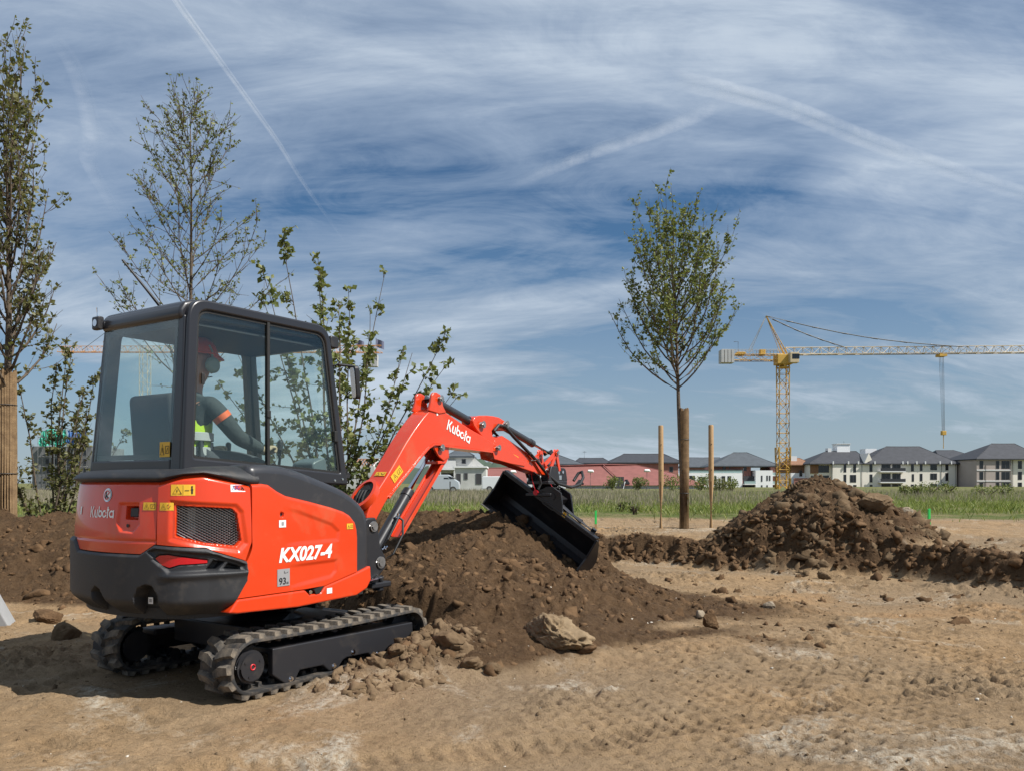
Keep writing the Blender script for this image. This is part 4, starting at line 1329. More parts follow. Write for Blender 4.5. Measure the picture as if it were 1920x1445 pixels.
c1 = ram('boom_cylinder', (1.15, 0.675), (2.04, 1.685), 0.60, 0.047, 0.024, 0.0, 'dark boom cylinder with bright rod')
c2 = ram('arm_cylinder', (2.005, 2.145), (2.735, 1.945), 0.90, 0.040, 0.022)
c3 = ram('bucket_cylinder', (3.17, 1.975), (4.19, 1.705), 0.66, 0.038, 0.021)
# red guard over the boom ram, hoses and fittings beside it
gd = MB()
ga, gb = Vector((1.45, 0, 0.925)), Vector((2.13, 0, 1.66))
gdv = (gb - ga).normalized(); gn = Vector((gdv.z, 0, -gdv.x))
for yy in (-0.065, 0.055):
    gd.add([ga + gn * 0.058 + Vector((0, yy, 0)), gb + gn * 0.058 + Vector((0, yy, 0)), gb + gn * 0.085 + Vector((0, yy, 0)), ga + gn * 0.085 + Vector((0, yy, 0)), ga + gn * 0.058 + Vector((0, yy + 0.012, 0)), gb + gn * 0.058 + Vector((0, yy + 0.012, 0)), gb + gn * 0.085 + Vector((0, yy + 0.012, 0)), ga + gn * 0.085 + Vector((0, yy + 0.012, 0))],
           [(0, 1, 2, 3), (7, 6, 5, 4), (0, 4, 5, 1), (1, 5, 6, 2), (2, 6, 7, 3), (3, 7, 4, 0)])
gd.add([ga + gn * 0.085 + Vector((0, -0.065, 0)), gb + gn * 0.085 + Vector((0, -0.065, 0)), gb + gn * 0.085 + Vector((0, 0.067, 0)), ga + gn * 0.085 + Vector((0, 0.067, 0)), ga + gn * 0.095 + Vector((0, -0.065, 0)), gb + gn * 0.095 + Vector((0, -0.065, 0)), gb + gn * 0.095 + Vector((0, 0.067, 0)), ga + gn * 0.095 + Vector((0, 0.067, 0))],
       [(0, 1, 2, 3), (7, 6, 5, 4), (0, 4, 5, 1), (1, 5, 6, 2), (2, 6, 7, 3), (3, 7, 4, 0)])
gd.build('cylinder_guard', RED, EX, bevel=0.004)
hh = MB()
hh.tube([(1.20, -0.055, 0.76), (1.30, -0.085, 0.86), (1.42, -0.088, 1.02), (1.455, -0.07, 1.075)], 0.012, 8)
hh.tube([(1.22, -0.05, 0.66), (1.33, -0.12, 0.73), (1.45, -0.13, 0.90), (1.485, -0.10, 1.02), (1.45, -0.06, 1.06)], 0.011, 8)
hh.tube([(1.09, 0.05, 0.95), (1.22, 0.055, 1.09), (1.42, 0.055, 1.27), (1.50, 0.03, 1.33)], 0.014, 8)
hh.build('hydraulic_hose', HOSE, EX, smooth=60)
MB().cyl((1.425, -0.082, 1.035), (1.45, -0.075, 1.075), 0.017, 10).cyl((1.23, -0.075, 0.775), (1.26, -0.08, 0.80), 0.019, 10).cyl((1.29, -0.06, 0.775), (1.31, -0.07, 0.80), 0.017, 10).build('hose_fitting', CHROME, EX)

# arm
arm_p = [(2.60, 1.93), (2.585, 1.975), (2.62, 2.015), (2.70, 2.035), (2.83, 2.045), (2.95, 2.047), (3.06, 2.040), (3.15, 2.015), (3.22, 1.975), (3.225, 1.925), (3.17, 1.905), (3.06, 1.925), (2.97, 1.925), (2.925, 1.89), (2.94, 1.835), (3.02, 1.825), (3.12, 1.850), (3.24, 1.815), (3.60, 1.695), (3.95, 1.572), (4.06, 1.545), (4.10, 1.505), (4.07, 1.462), (4.00, 1.440), (3.83, 1.455), (3.50, 1.512), (3.20, 1.572), (3.00, 1.625), (2.88, 1.66), (2.82, 1.72), (2.75, 1.82), (2.66, 1.88)]
ARM = MB().prism(arm_p, -0.074, 0.074).build('arm', RED, EX, smooth=24, bevel=0.010, seg=3)
for s in (-1, 1):
    MB().prism([(2.95, 1.60), (3.25, 1.56), (3.55, 1.535), (3.50, 1.60), (3.32, 1.66), (3.18, 1.78), (2.99, 1.80), (2.90, 1.72)], s * 0.080 - 0.007, s * 0.080 + 0.007).build('doubler_plate', RED, ARM, bevel=0.005)
    for (bx, bz, r) in ((2.735, 1.945, 0.024), (3.17, 1.975, 0.024), (4.06, 1.500, 0.022)):
        MB().cyl((bx, s * 0.07, bz), (bx, s * 0.105, bz), r + 0.014, 18).cyl((bx, s * 0.07, bz), (bx, s * 0.115, bz), r, 18).build('pin', STEEL, ARM, smooth=40)
    # bucket links: a slanting A on each side
    lk = MB()
    for (pa, pb) in (((4.19, 1.705), (4.055, 1.500)), ((4.19, 1.705), (4.27, 1.490)), ((4.19, 1.705), (3.93, 1.555))):
        a = Vector((pa[0], 0, pa[1])); b = Vector((pb[0], 0, pb[1])); d = (b - a).normalized(); nrm = Vector((-d.z, 0, d.x)) * 0.026
        lk.prism([((a + nrm).x, (a + nrm).z), ((b + nrm * 0.9).x, (b + nrm * 0.9).z), ((b - nrm * 0.9).x, (b - nrm * 0.9).z), ((a - nrm).x, (a - nrm).z)], s * 0.105 - 0.011, s * 0.105 + 0.011)
    lk.cyl((4.19, s * 0.088, 1.705), (4.19, s * 0.128, 1.705), 0.044, 18)
    lk.build('bucket_link', RED, EX, bevel=0.005)
    MB().cyl((4.19, s * 0.12, 1.705), (4.19, s * 0.140, 1.705), 0.024, 16).build('pin', STEEL, EX, smooth=40)
decal('warning_sticker', ARM, flat_map(3.30, 1.585, -0.0765, R(-16)), [(YEL, rect(0, 0, 0.11, 0.082, 1), 0.002), (INK, ribbon([(0.015, 0.012), (0.015, 0.07)], 0.006) + ribbon([(0.04, 0.015), (0.10, 0.06)], 0.008), 0.0035)])
hz = MB()
hz.tube([(2.98, -0.02, 1.86), (2.955, -0.085, 1.90), (3.01, -0.10, 1.955), (3.12, -0.10, 1.950), (3.30, -0.10, 1.845), (3.55, -0.10, 1.715), (3.78, -0.105, 1.59), (3.96, -0.12, 1.455), (4.14, -0.16, 1.345), (4.40, -0.19, 1.300), (4.62, -0.19, 1.335), (4.74, -0.17, 1.42), (4.80, -0.12, 1.49), (4.78, -0.08, 1.47), (4.70, -0.06, 1.38)], 0.0185, 10)
hz.tube([(3.10, 0.07, 1.93), (3.45, 0.09, 1.77), (3.80, 0.09, 1.56), (3.95, 0.13, 1.42)], 0.0165, 8)
hz.build('hydraulic_hose', HOSE, EX, smooth=60)
MB().cyl((3.62, -0.103, 1.680), (3.74, -0.105, 1.612), 0.022, 10).cyl((3.66, -0.085, 1.60), (3.72, -0.105, 1.60), 0.018, 10).build('hose_fitting', STEEL, EX, smooth=40)
pp = MB()
pp.tube([(3.72, -0.09, 1.47), (3.78, -0.12, 1.43), (3.83, -0.12, 1.35), (3.80, -0.10, 1.28)], 0.015, 8)
pp.build('stub_hose', HOSE, EX, smooth=60)
for (ax, ay, az, bx, by, bz) in ((3.66, -0.09, 1.49, 3.72, -0.12, 1.245), (3.93, -0.14, 1.50, 4.04, -0.22, 1.20), (3.98, 0.10, 1.45, 4.02, 0.12, 1.24)):
    t = MB(); t.tube([(ax, ay, az), ((ax + bx) / 2 + 0.01, ay, (az + bz) / 2), (bx, by, bz)], 0.0035, 6)
    t.cyl((bx - 0.012, by, bz), (bx + 0.012, by, bz), 0.030, 16)
    t.build('coupler_cap', REDP, EX, smooth=50)

# tilting coupler
tb = MB()
tb.prism([(3.98, 1.445), (4.02, 1.545), (4.16, 1.545), (4.20, 1.45), (4.22, 1.36), (3.96, 1.36)], -0.145, -0.115)
tb.prism([(3.98, 1.445), (4.02, 1.545), (4.16, 1.545), (4.20, 1.45), (4.22, 1.36), (3.96, 1.36)], 0.115, 0.145)
tb.box(3.95, 4.38, -0.15, 0.15, 1.335, 1.375)
tb.cyl((4.14, 0, 1.22), (4.14, 0, 1.34), 0.16, 28)
tb.cyl((4.14, 0, 1.255), (4.14, 0, 1.30), 0.185, 28)
tb.box(3.96, 4.36, -0.17, 0.17, 1.20, 1.235)
tb.prism(rquad([(4.14, 1.37), (4.18, 1.53), (4.42, 1.53), (4.46, 1.37)], [0.02, 0.07, 0.07, 0.02], 5), -0.11, 0.08)
tb.cyl((4.02, -0.18, 1.19), (4.40, -0.18, 1.19), 0.032, 14)
tb.box(4.26, 4.34, -0.20, -0.05, 0.92, 1.24)
tb.build('tilt_coupler', BLACK, EX, bevel=0.008, seg=2, smooth=35)
MB().cyl((4.24, -0.112, 1.47), (4.24, -0.118, 1.47), 0.018, 12).cyl((4.34, -0.112, 1.48), (4.34, -0.118, 1.48), 0.018, 12).box(4.25, 4.31, -0.114, -0.111, 1.39, 1.44).build('coupler_plate', CHROME, EX)

# grading bucket, tilted about the machine axis, mouth towards the cab
BK = empty('bucket', (0, 0, 0), 0, EX)
BC = Vector((4.01, 0.005, 0.905)); BW = Vector((0, -0.846, -0.533)); BV = Vector((0, -0.533, 0.846)); BU = Vector((1, 0, 0))
BM = Matrix(((BU.x, BW.x, BV.x, BC.x), (BU.y, BW.y, BV.y, BC.y), (BU.z, BW.z, BV.z, BC.z), (0, 0, 0, 1)))
HWB = 0.715
shell_o = [(-0.02, 0.232), (0.03, 0.232), (0.10, 0.165), (0.245, 0.0), (0.285, -0.075), (0.275, -0.15), (0.215, -0.205), (0.12, -0.225), (-0.03, -0.225)]
shell_i = [(-0.02, 0.215), (0.022, 0.215), (0.085, 0.155), (0.230, -0.008), (0.266, -0.078), (0.257, -0.14), (0.205, -0.188), (0.115, -0.208), (-0.03, -0.208)]
sh = MB()
n = len(shell_o)
vs = [(u, -HWB, v) for u, v in shell_o] + [(u, HWB, v) for u, v in shell_o] + [(u, -HWB, v) for u, v in shell_i] + [(u, HWB, v) for u, v in shell_i]
fs = []
for i in range(n - 1):
    fs += [(i, i + 1, n + i + 1, n + i), (2 * n + i, 3 * n + i, 3 * n + i + 1, 2 * n + i + 1)]
fs += [(0, n, 3 * n, 2 * n), (n - 1, 3 * n - 1, 4 * n - 1, 2 * n - 1)]
sh.add(vs, fs)
o = sh.build('bucket_shell', BUCKETM, BK, smooth=25); o.matrix_local = BM
for s in (-1, 1):
    sp_ = MB()
    sp_.prism([(-0.02, 0.238)] + shell_o[1:] + [(-0.10, -0.222), (-0.085, -0.15), (-0.03, 0.0)], s * HWB - 0.010 + s * 0.0115, s * HWB + 0.010 + s * 0.0115)
    o = sp_.build('side_plate', BUCKETM, BK, bevel=0.003); o.matrix_local = BM
ce = MB()
ce.add([(-0.125, -HWB - 0.02, -0.232), (-0.125, HWB + 0.02, -0.232), (0.02, HWB + 0.02, -0.241), (0.02, -HWB - 0.02, -0.241), (-0.125, -HWB - 0.02, -0.226), (-0.125, HWB + 0.02, -0.226), (0.02, HWB + 0.02, -0.2255), (0.02, -HWB - 0.02, -0.2255)],
       [(0, 3, 2, 1), (4, 5, 6, 7), (0, 1, 5, 4), (1, 2, 6, 5), (2, 3, 7, 6), (3, 0, 4, 7)])
o = ce.build('cutting_edge', EDGEM, BK); o.matrix_local = BM
tp = MB()
tp.box(-0.030, 0.05, -HWB, HWB, 0.2335, 0.262)
tp.prism([(-0.30, 0.24), (-0.20, 0.295), (-0.13, 0.40), (-0.06, 0.44), (0.07, 0.44), (0.13, 0.37), (0.20, 0.27), (0.34, 0.24)], -0.026, 0.0, 'x')
tp.prism([(-0.22, 0.24), (-0.13, 0.40), (-0.06, 0.43), (0.07, 0.43), (0.13, 0.37), (0.24, 0.24)], 0.20, 0.225, 'x')
tp.box(-0.02, 0.22, -0.08, 0.08, 0.20, 0.36)
o = tp.build('hanger', BUCKETM, BK, bevel=0.006); o.matrix_local = BM
tc_ = MB(); tc_.cyl((-0.034, 0.0, 0.345), (-0.024, 0.0, 0.345), 0.038, 18)
o = tc_.build('tilt_pin', BLACK, BK, smooth=40); o.matrix_local = BM
for wy in (-0.235, 0.215):
    d = decal('warning_sticker', BK, lambda u, v, o=0.0: (-0.0275 - o, u + wy, v + 0.232), [(YEL, [[(0, 0), (0, 0.052), (0.05, 0.052), (0.05, 0)]], 0.002), (INK, ribbon([(0.010, 0.012), (0.025, 0.042), (0.040, 0.012)], 0.005, True), 0.0035)])
    d.matrix_local = BM
tr_ = MB()
tr_.cyl((0.08, 0.12, 0.285), (0.08, 0.42, 0.275), 0.028, 16)
tr_.cyl((0.08, 0.42, 0.275), (0.08, 0.60, 0.268), 0.016, 14)
tr_.cyl((0.08, 0.60, 0.24), (0.08, 0.60, 0.30), 0.03, 14)
o = tr_.build('tilt_cylinder', HOODM, BK, smooth=40); o.matrix_local = BM
# ---------------------------------------------------------------- the operator
def skin_obj(name, nodes, edges, m, parent=None, root=0, sub=2):
    me = bpy.data.meshes.new(name)
    me.from_pydata([n[:3] for n in nodes], edges, [])
    o = obj(name, me, m, parent)
    md = o.modifiers.new('skin', 'SKIN'); md.use_smooth_shade = True; md.branch_smoothing = 0.6
    sv = me.skin_vertices[0].data if me.skin_vertices else None
    if sv is None:
        bm = bmesh.new(); bm.from_mesh(me); bm.verts.layers.skin.verify(); bm.to_mesh(me); bm.free()
        sv = me.skin_vertices[0].data
    for i, n in enumerate(nodes):
        sv[i].radius = (n[3], n[4] if len(n) > 4 else n[3])
        sv[i].use_root = (i == root)
    s = o.modifiers.new('sub', 'SUBSURF'); s.levels = sub; s.render_levels = sub
    return o


PERSON = empty('person', (EX_O[0], EX_O[1], 0.0), EX_PHI)
tag(PERSON, 'operator in red helmet, ear defenders and yellow vest seated in the excavator cab', 'person')
SKIN = mat('skin', (0.42, 0.21, 0.14), 0.5)
SLEEVE = mat('grey_jacket', (0.040, 0.048, 0.050), 0.85, var=0.3, vscale=9, bump=1.0, bscale=16)
VEST = mat('yellow_vest', (0.46, 0.66, 0.03), 0.7, bump=0.3, bscale=25)
BAND = mat('grey_band', (0.45, 0.46, 0.46), 0.35)
ORB = mat('orange_band', (0.75, 0.13, 0.03), 0.6)
GLOVE = mat('tan_glove', (0.42, 0.33, 0.22), 0.8, var=0.15, vscale=20)
TROUS = mat('work_trousers', (0.05, 0.055, 0.065), 0.85)
HELM = mat('red_helmet', (0.60, 0.07, 0.03), 0.35, coat=0.3)


def hand(base, fwd, side, up, nodes, edges, root):
    """palm and five fingers closed round a lever; side points to the thumb"""
    k = len(nodes)
    palm = base + fwd * 0.045
    nodes.append((*palm, 0.030, 0.020)); edges.append((root, k))
    for f, (off, ln) in enumerate(((0.026, 0.9), (0.009, 1.0), (-0.009, 0.95), (-0.026, 0.78))):
        a = palm + side * off + fwd * 0.035; b = a + fwd * 0.026 * ln - up * 0.014; c = b - up * 0.028 * ln - fwd * 0.006; d = c - fwd * 0.020 * ln - up * 0.004
        i = len(nodes)
        nodes += [(*a, 0.0100), (*b, 0.0095), (*c, 0.0090), (*d, 0.0080)]
        edges += [(k, i), (i, i + 1), (i + 1, i + 2), (i + 2, i + 3)]
    a = base + fwd * 0.03 + side * 0.030; b = a + side * 0.016 + fwd * 0.026 - up * 0.012; c = b + fwd * 0.018 - up * 0.018 - side * 0.006
    i = len(nodes)
    nodes += [(*a, 0.0120), (*b, 0.0105), (*c, 0.0090)]
    edges += [(k, i), (i, i + 1), (i + 1, i + 2)]


V = Vector
nodes = [(-0.62, 0.05, 1.52, 0.150, 0.125), (-0.60, 0.05, 1.66, 0.135, 0.115), (-0.575, 0.05, 1.82, 0.155, 0.115), (-0.56, 0.05, 1.935, 0.105, 0.085), (-0.545, 0.05, 2.00, 0.055, 0.055), (-0.530, 0.05, 2.06, 0.056, 0.060),
         (-0.500, 0.05, 2.125, 0.072, 0.080), (-0.505, 0.05, 2.205, 0.080, 0.098), (-0.515, 0.05, 2.27, 0.060, 0.075)]
edges = [(i, i + 1) for i in range(8)]
for sgn, sh, el, wr, hd in ((-1, V((-0.56, -0.135, 1.90)), V((-0.40, -0.235, 1.66)), V((-0.175, -0.225, 1.585)), V((-0.13, -0.225, 1.60))), (1, V((-0.56, 0.235, 1.90)), V((-0.39, 0.345, 1.67)), V((-0.165, 0.35, 1.60)), V((-0.12, 0.35, 1.615)))):
    i = len(nodes)
    mid = el + (wr - el) * 0.5
    nodes += [(*sh, 0.062), (*(sh + (el - sh) * 0.5), 0.052), (*el, 0.044), (*mid, 0.040), (*wr, 0.028, 0.022)]
    edges += [(2, i), (i, i + 1), (i + 1, i + 2), (i + 2, i + 3), (i + 3, i + 4)]
    hand(wr, (hd - wr).normalized(), V((0, -sgn, 0)), V((0, 0, 1)), nodes, edges, i + 4)
    i = len(nodes)
    hy = 0.05 + sgn * 0.10
    nodes += [(-0.54, hy, 1.50, 0.088, 0.080), (-0.30, hy + sgn * 0.03, 1.50, 0.075), (-0.08, hy + sgn * 0.04, 1.47, 0.060), (0.02, hy + sgn * 0.03, 1.25, 0.052), (0.08, hy + sgn * 0.03, 1.02, 0.040), (0.12, hy + sgn * 0.03, 0.965, 0.040), (0.22, hy + sgn * 0.04, 0.955, 0.032)]
    edges += [(0, i)] + [(i + q, i + q + 1) for q in range(6)]
body = skin_obj('body', nodes, edges, SKIN, PERSON)
# clothing over the body
jn = [(-0.61, 0.05, 1.60, 0.150, 0.130), (-0.575, 0.05, 1.82, 0.168, 0.128), (-0.56, 0.05, 1.935, 0.115, 0.095), (-0.548, 0.05, 1.985, 0.070, 0.070)]
je = [(0, 1), (1, 2), (2, 3)]
for sgn, sh, el, wr in ((-1, V((-0.56, -0.145, 1.895)), V((-0.40, -0.240, 1.66)), V((-0.185, -0.226, 1.588))), (1, V((-0.56, 0.245, 1.895)), V((-0.39, 0.350, 1.67)), V((-0.175, 0.351, 1.603)))):
    i = len(jn)
    jn += [(*sh, 0.076), (*(sh + (el - sh) * 0.5), 0.067), (*el, 0.059), (*(el + (wr - el) * 0.5), 0.052), (*wr, 0.038)]
    je += [(1, i), (i, i + 1), (i + 1, i + 2), (i + 2, i + 3), (i + 3, i + 4)]
skin_obj('jacket', jn, je, SLEEVE, PERSON)
skin_obj('vest', [(-0.63, 0.05, 1.50, 0.180, 0.155), (-0.61, 0.05, 1.62, 0.182, 0.160), (-0.585, 0.05, 1.78, 0.192, 0.158), (-0.572, 0.05, 1.90, 0.150, 0.130), (-0.562, 0.05, 1.965, 0.105, 0.092)], [(0, 1), (1, 2), (2, 3), (3, 4)], VEST, PERSON)
for zc, xx, ra, rb in ((1.565, -0.618, 0.168, 0.196), (1.665, -0.603, 0.170, 0.198)):
    b = MB()
    ring_pts = []
    for k in range(32):
        t = TAU * k / 32
        c, s = math.cos(t), math.sin(t)
        ring_pts.append((c, s))
    P_ = [[(xx + c * ra * q, 0.05 + s * rb * q, zc + dz) for (c, s) in ring_pts] for (q, dz) in ((0.93, -0.03), (0.97, -0.026), (0.97, 0.026), (0.93, 0.03))]
    b.grid(P_, wrap=True)
    b.build('reflective_band', BAND, PERSON, smooth=60)
for a, d in ((V((-0.497, -0.186, 1.80)), V((0.16, -0.095, -0.235))), (V((-0.493, 0.291, 1.80)), V((0.17, 0.105, -0.225)))):
    d = d.normalized()
    MB().tube([a - d * 0.024, a - d * 0.020, a + d * 0.020, a + d * 0.024], [0.050, 0.0645, 0.0635, 0.050], 20).build('sleeve_band', ORB, PERSON, smooth=60)
tn = [(-0.62, 0.05, 1.50, 0.165, 0.135)]; te = []
for sgn in (-1, 1):
    i = len(tn); hy = 0.05 + sgn * 0.10
    tn += [(-0.54, hy, 1.50, 0.098, 0.090), (-0.30, hy + sgn * 0.03, 1.50, 0.086), (-0.08, hy + sgn * 0.04, 1.47, 0.071), (0.02, hy + sgn * 0.03, 1.25, 0.064), (0.075, hy + sgn * 0.03, 1.05, 0.054)]
    te += [(0, i)] + [(i + q, i + q + 1) for q in range(4)]
skin_obj('trousers', tn, te, TROUS, PERSON)
for sgn, wr, hd in ((-1, V((-0.175, -0.225, 1.585)), V((-0.13, -0.225, 1.60))), (1, V((-0.165, 0.35, 1.60)), V((-0.12, 0.35, 1.615)))):
    f = (hd - wr).normalized()
    gn, ge = [(*(wr - f * 0.03), 0.034), (*wr, 0.036, 0.028)], [(0, 1)]
    hand(wr, f, V((0, -sgn, 0)), V((0, 0, 1)), gn, ge, 1)
    gn = [(n[0], n[1], n[2], n[3] + 0.003, (n[4] if len(n) > 4 else n[3]) + 0.003) for n in gn]
    skin_obj('glove', gn, ge, GLOVE, PERSON)
hm = MB()
hc = V((-0.505, 0.05, 2.245))
rows = []
for i in range(11):
    t = i / 10 * math.pi / 2
    rows.append([(hc.x + 0.132 * math.cos(t) * math.cos(a), hc.y + 0.112 * math.cos(t) * math.sin(a), hc.z + 0.125 * math.sin(t)) for a in np.linspace(0, TAU, 33)[:-1]])
hm.grid(rows, wrap=True)
hm.prism([(-0.07, 0.0), (0.0, 0.0)], 0, 0) if False else None
pk = []
for a in np.linspace(-1.25, 1.25, 17):
    pk.append(((hc.x + 0.128 * math.cos(a), hc.y + 0.108 * math.sin(a), hc.z + 0.012), (hc.x + (0.128 + 0.075 * math.cos(a * 1.15) ** 2) * math.cos(a), hc.y + 0.112 * math.sin(a), hc.z - 0.018)))
hm.grid([[p for p, q in pk], [q for p, q in pk], [(q[0], q[1], q[2] - 0.006) for p, q in pk], [(p[0], p[1], p[2] - 0.008) for p, q in pk]])
hm.tube([(hc.x + 0.135 * math.cos(a), hc.y + 0.115 * math.sin(a), hc.z) for a in np.linspace(0, TAU, 33)[:-1]], 0.007, 6, closed=True)
hm.build('helmet', HELM, PERSON, smooth=50)
for s in (-1, 1):
    e = MB()
    yb_ = 0.05 + s * 0.085
    e.tube([(-0.475, yb_, 2.165), (-0.475, yb_ + s * 0.012, 2.165), (-0.475, yb_ + s * 0.030, 2.165), (-0.475, yb_ + s * 0.042, 2.165), (-0.475, yb_ + s * 0.043, 2.165)], [0.046, 0.054, 0.056, 0.046, 0.030], 22)
    e.tube([(-0.475, yb_ + s * 0.02, 2.21), (-0.485, yb_ + s * 0.03, 2.26), (-0.50, yb_ + s * 0.02, 2.30)], 0.007, 6)
    e.build('ear_defender', mat('grey_green_plastic', (0.24, 0.31, 0.29), 0.4), PERSON, smooth=50)
fc = MB()
fc.tube([(-0.418, 0.05, 2.165), (-0.398, 0.05, 2.140), (-0.408, 0.05, 2.128)], [0.012, 0.016, 0.012], 8)
fc.build('nose', SKIN, PERSON, smooth=180)
ey = MB()
for s in (-1, 1):
    ey.cyl((-0.430, 0.05 + s * 0.034, 2.172), (-0.417, 0.05 + s * 0.034, 2.172), 0.012, 10)
ey.box(-0.424, -0.412, 0.028, 0.072, 2.094, 2.100)
ey.build('eyes_and_mouth', mat('face_dark', (0.06, 0.03, 0.025), 0.4), PERSON)
# ---------------------------------------------------------------- trees
def leaf_mat(name, c1, c2, c3):
    m = bpy.data.materials.new(name); m.use_nodes = True
    w = NT(m.node_tree)
    out = w.n('ShaderNodeOutputMaterial'); p = w.n('ShaderNodeBsdfPrincipled'); tl = w.n('ShaderNodeBsdfTranslucent'); mx = w.n('ShaderNodeMixShader')
    g = w.n('ShaderNodeNewGeometry')
    col = w.ramp(g.outputs['Random Per Island'], [(0.0, c1), (0.5, c2), (1.0, c3)])
    w.l(col, p.inputs['Base Color']); p.inputs['Roughness'].default_value = 0.55
    w.l(w.mixc(0.35, col, (0.35, 0.40, 0.04)), tl.inputs[0])
    mx.inputs[0].default_value = 0.30
    w.l(p.outputs[0], mx.inputs[1]); w.l(tl.outputs[0], mx.inputs[2]); w.l(mx.outputs[0], out.inputs[0])
    return m


LEAF_A = leaf_mat('leaf_green', (0.050, 0.078, 0.016), (0.120, 0.155, 0.032), (0.24, 0.26, 0.070))
LEAF_B = leaf_mat('leaf_olive', (0.055, 0.060, 0.020), (0.11, 0.115, 0.038), (0.18, 0.165, 0.065))
LEAF_C = leaf_mat('leaf_young', (0.060, 0.085, 0.024), (0.125, 0.155, 0.042), (0.23, 0.24, 0.08))
BARK = mat('bark', (0.10, 0.075, 0.052), 0.9, var=0.35, vscale=14, bump=0.8, bscale=40)
TWIG = mat('twig_bark', (0.085, 0.058, 0.042), 0.85, var=0.25, vscale=8)
MATT = mat('reed_wrap', (0.28, 0.185, 0.095), 0.9, color2=(0.15, 0.092, 0.046), vscale=9, bump=0.6, bscale=50)
POST = mat('round_post_wood', (0.40, 0.26, 0.13), 0.8, color2=(0.29, 0.18, 0.085), vscale=5, bump=0.3, bscale=60)
WIREM = mat('dark_wire', (0.03, 0.03, 0.03), 0.5)


def add_leaf(mb, p, d, size, rng):
    d = d.normalized()
    a, b = frame_from(d)
    t = rng.uniform(0, TAU)
    s = a * math.cos(t) + b * math.sin(t)
    n = d.cross(s)
    L_ = size * rng.uniform(0.45, 1.5); W = L_ * rng.uniform(0.30, 0.44)
    q = p + d * L_ * 0.5 + n * L_ * 0.08
    mb.add([p, q + s * W, p + d * L_, q - s * W], [(0, 1, 2, 3)])


def branch_pts(p, d, length, rng, up=0.12, wob=0.10, n=6):
    pts = [p.copy()]
    d = d.normalized()
    for i in range(n):
        d = (d + Vector((rng.gauss(0, wob), rng.gauss(0, wob), rng.gauss(0, wob) + up))).normalized()
        p = p + d * (length / n)
        pts.append(p.copy())
    return pts


def along(pts, t):
    f = t * (len(pts) - 1); i = min(int(f), len(pts) - 2)
    return pts[i].lerp(pts[i + 1], f - i), (pts[i + 1] - pts[i]).normalized()


def make_tree(name, base, label, cat, seed, height, trunk_r, h0, nlimb, limb_len, limb_el, up, ntwig, twig_len, leaf, nleaf, lmat, clump=3, trunk_top=0.93, group=None, skip=None, limb_r=0.30, leaf_from=0.25, hpow=0.9):
    rng = random.Random(seed)
    T = empty(name, base); tag(T, label, cat, group)
    wood, twg, lv = MB(), MB(), MB()
    tp = [Vector((0, 0, -0.15))]
    d = Vector((0, 0, 1))
    n = 12
    for i in range(n):
        d = (d + Vector((rng.gauss(0, 0.02), rng.gauss(0, 0.02), 0.25))).normalized()
        tp.append(tp[-1] + d * (height * trunk_top / n))
    wood.tube(tp, [trunk_r * (1 - 0.88 * (i / n) ** 0.9) for i in range(n + 1)], 9)

    def leaves_on(pts, k, f0=0.1):
        for _ in range(k):
            t = rng.uniform(f0, 1.0)
            q, dd = along(pts, t)
            for _c in range(rng.randint(max(1, clump - 1), clump + 1)):
                v = (dd * 0.35 + Vector((rng.gauss(0, 1), rng.gauss(0, 1), rng.gauss(0.1, 0.8)))).normalized()
                add_leaf(lv, q + v * leaf * 0.25, v, leaf, rng)

    az = rng.uniform(0, TAU)
    for k in range(nlimb):
        t = (k + rng.uniform(0.1, 0.9)) / nlimb
        h = h0 + (height * trunk_top * 0.97 - h0) * t ** hpow
        p, _ = along(tp, min(0.999, (h + 0.15) / (height * trunk_top)))
        az += 2.4 + rng.uniform(-0.3, 0.3)
        el = R(limb_el[0] + (limb_el[1] - limb_el[0]) * t + rng.uniform(-8, 8))
        ln = (limb_len[0] + (limb_len[1] - limb_len[0]) * t) * rng.uniform(0.72, 1.18)
        dd = Vector((math.cos(az) * math.cos(el), math.sin(az) * math.cos(el), math.sin(el)))
        pts = branch_pts(p, dd, ln, rng, up, 0.055, 7)
        r0 = max(0.006, trunk_r * limb_r * (1 - 0.6 * t))
        wood.tube(pts, [r0 * (1 - 0.82 * i / 7) for i in range(8)], 5)
        leaves_on(pts, int(nleaf * 1.2), leaf_from)
        for j in range(ntwig):
            tt = rng.uniform(0.18, 0.98)
            q, qd = along(pts, tt)
            v = (qd * 0.9 + Vector((rng.gauss(0, 0.55), rng.gauss(0, 0.55), rng.gauss(0.15, 0.4)))).normalized()
            tl = twig_len * rng.uniform(0.5, 1.25) * (1.15 - 0.5 * tt)
            tpnts = branch_pts(q, v, tl, rng, up * 0.8, 0.10, 4)
            twg.tube(tpnts, [0.0055, 0.0048, 0.004, 0.0032, 0.002], 4, cap=False)
            leaves_on(tpnts, nleaf, 0.12)
    wood.build('trunk', BARK, T, smooth=60)
    o = twg.build('twigs', TWIG, T, fix=False); o['kind'] = 'stuff'
    o = lv.build('crown', lmat, T, fix=False); o['kind'] = 'stuff'
    return T


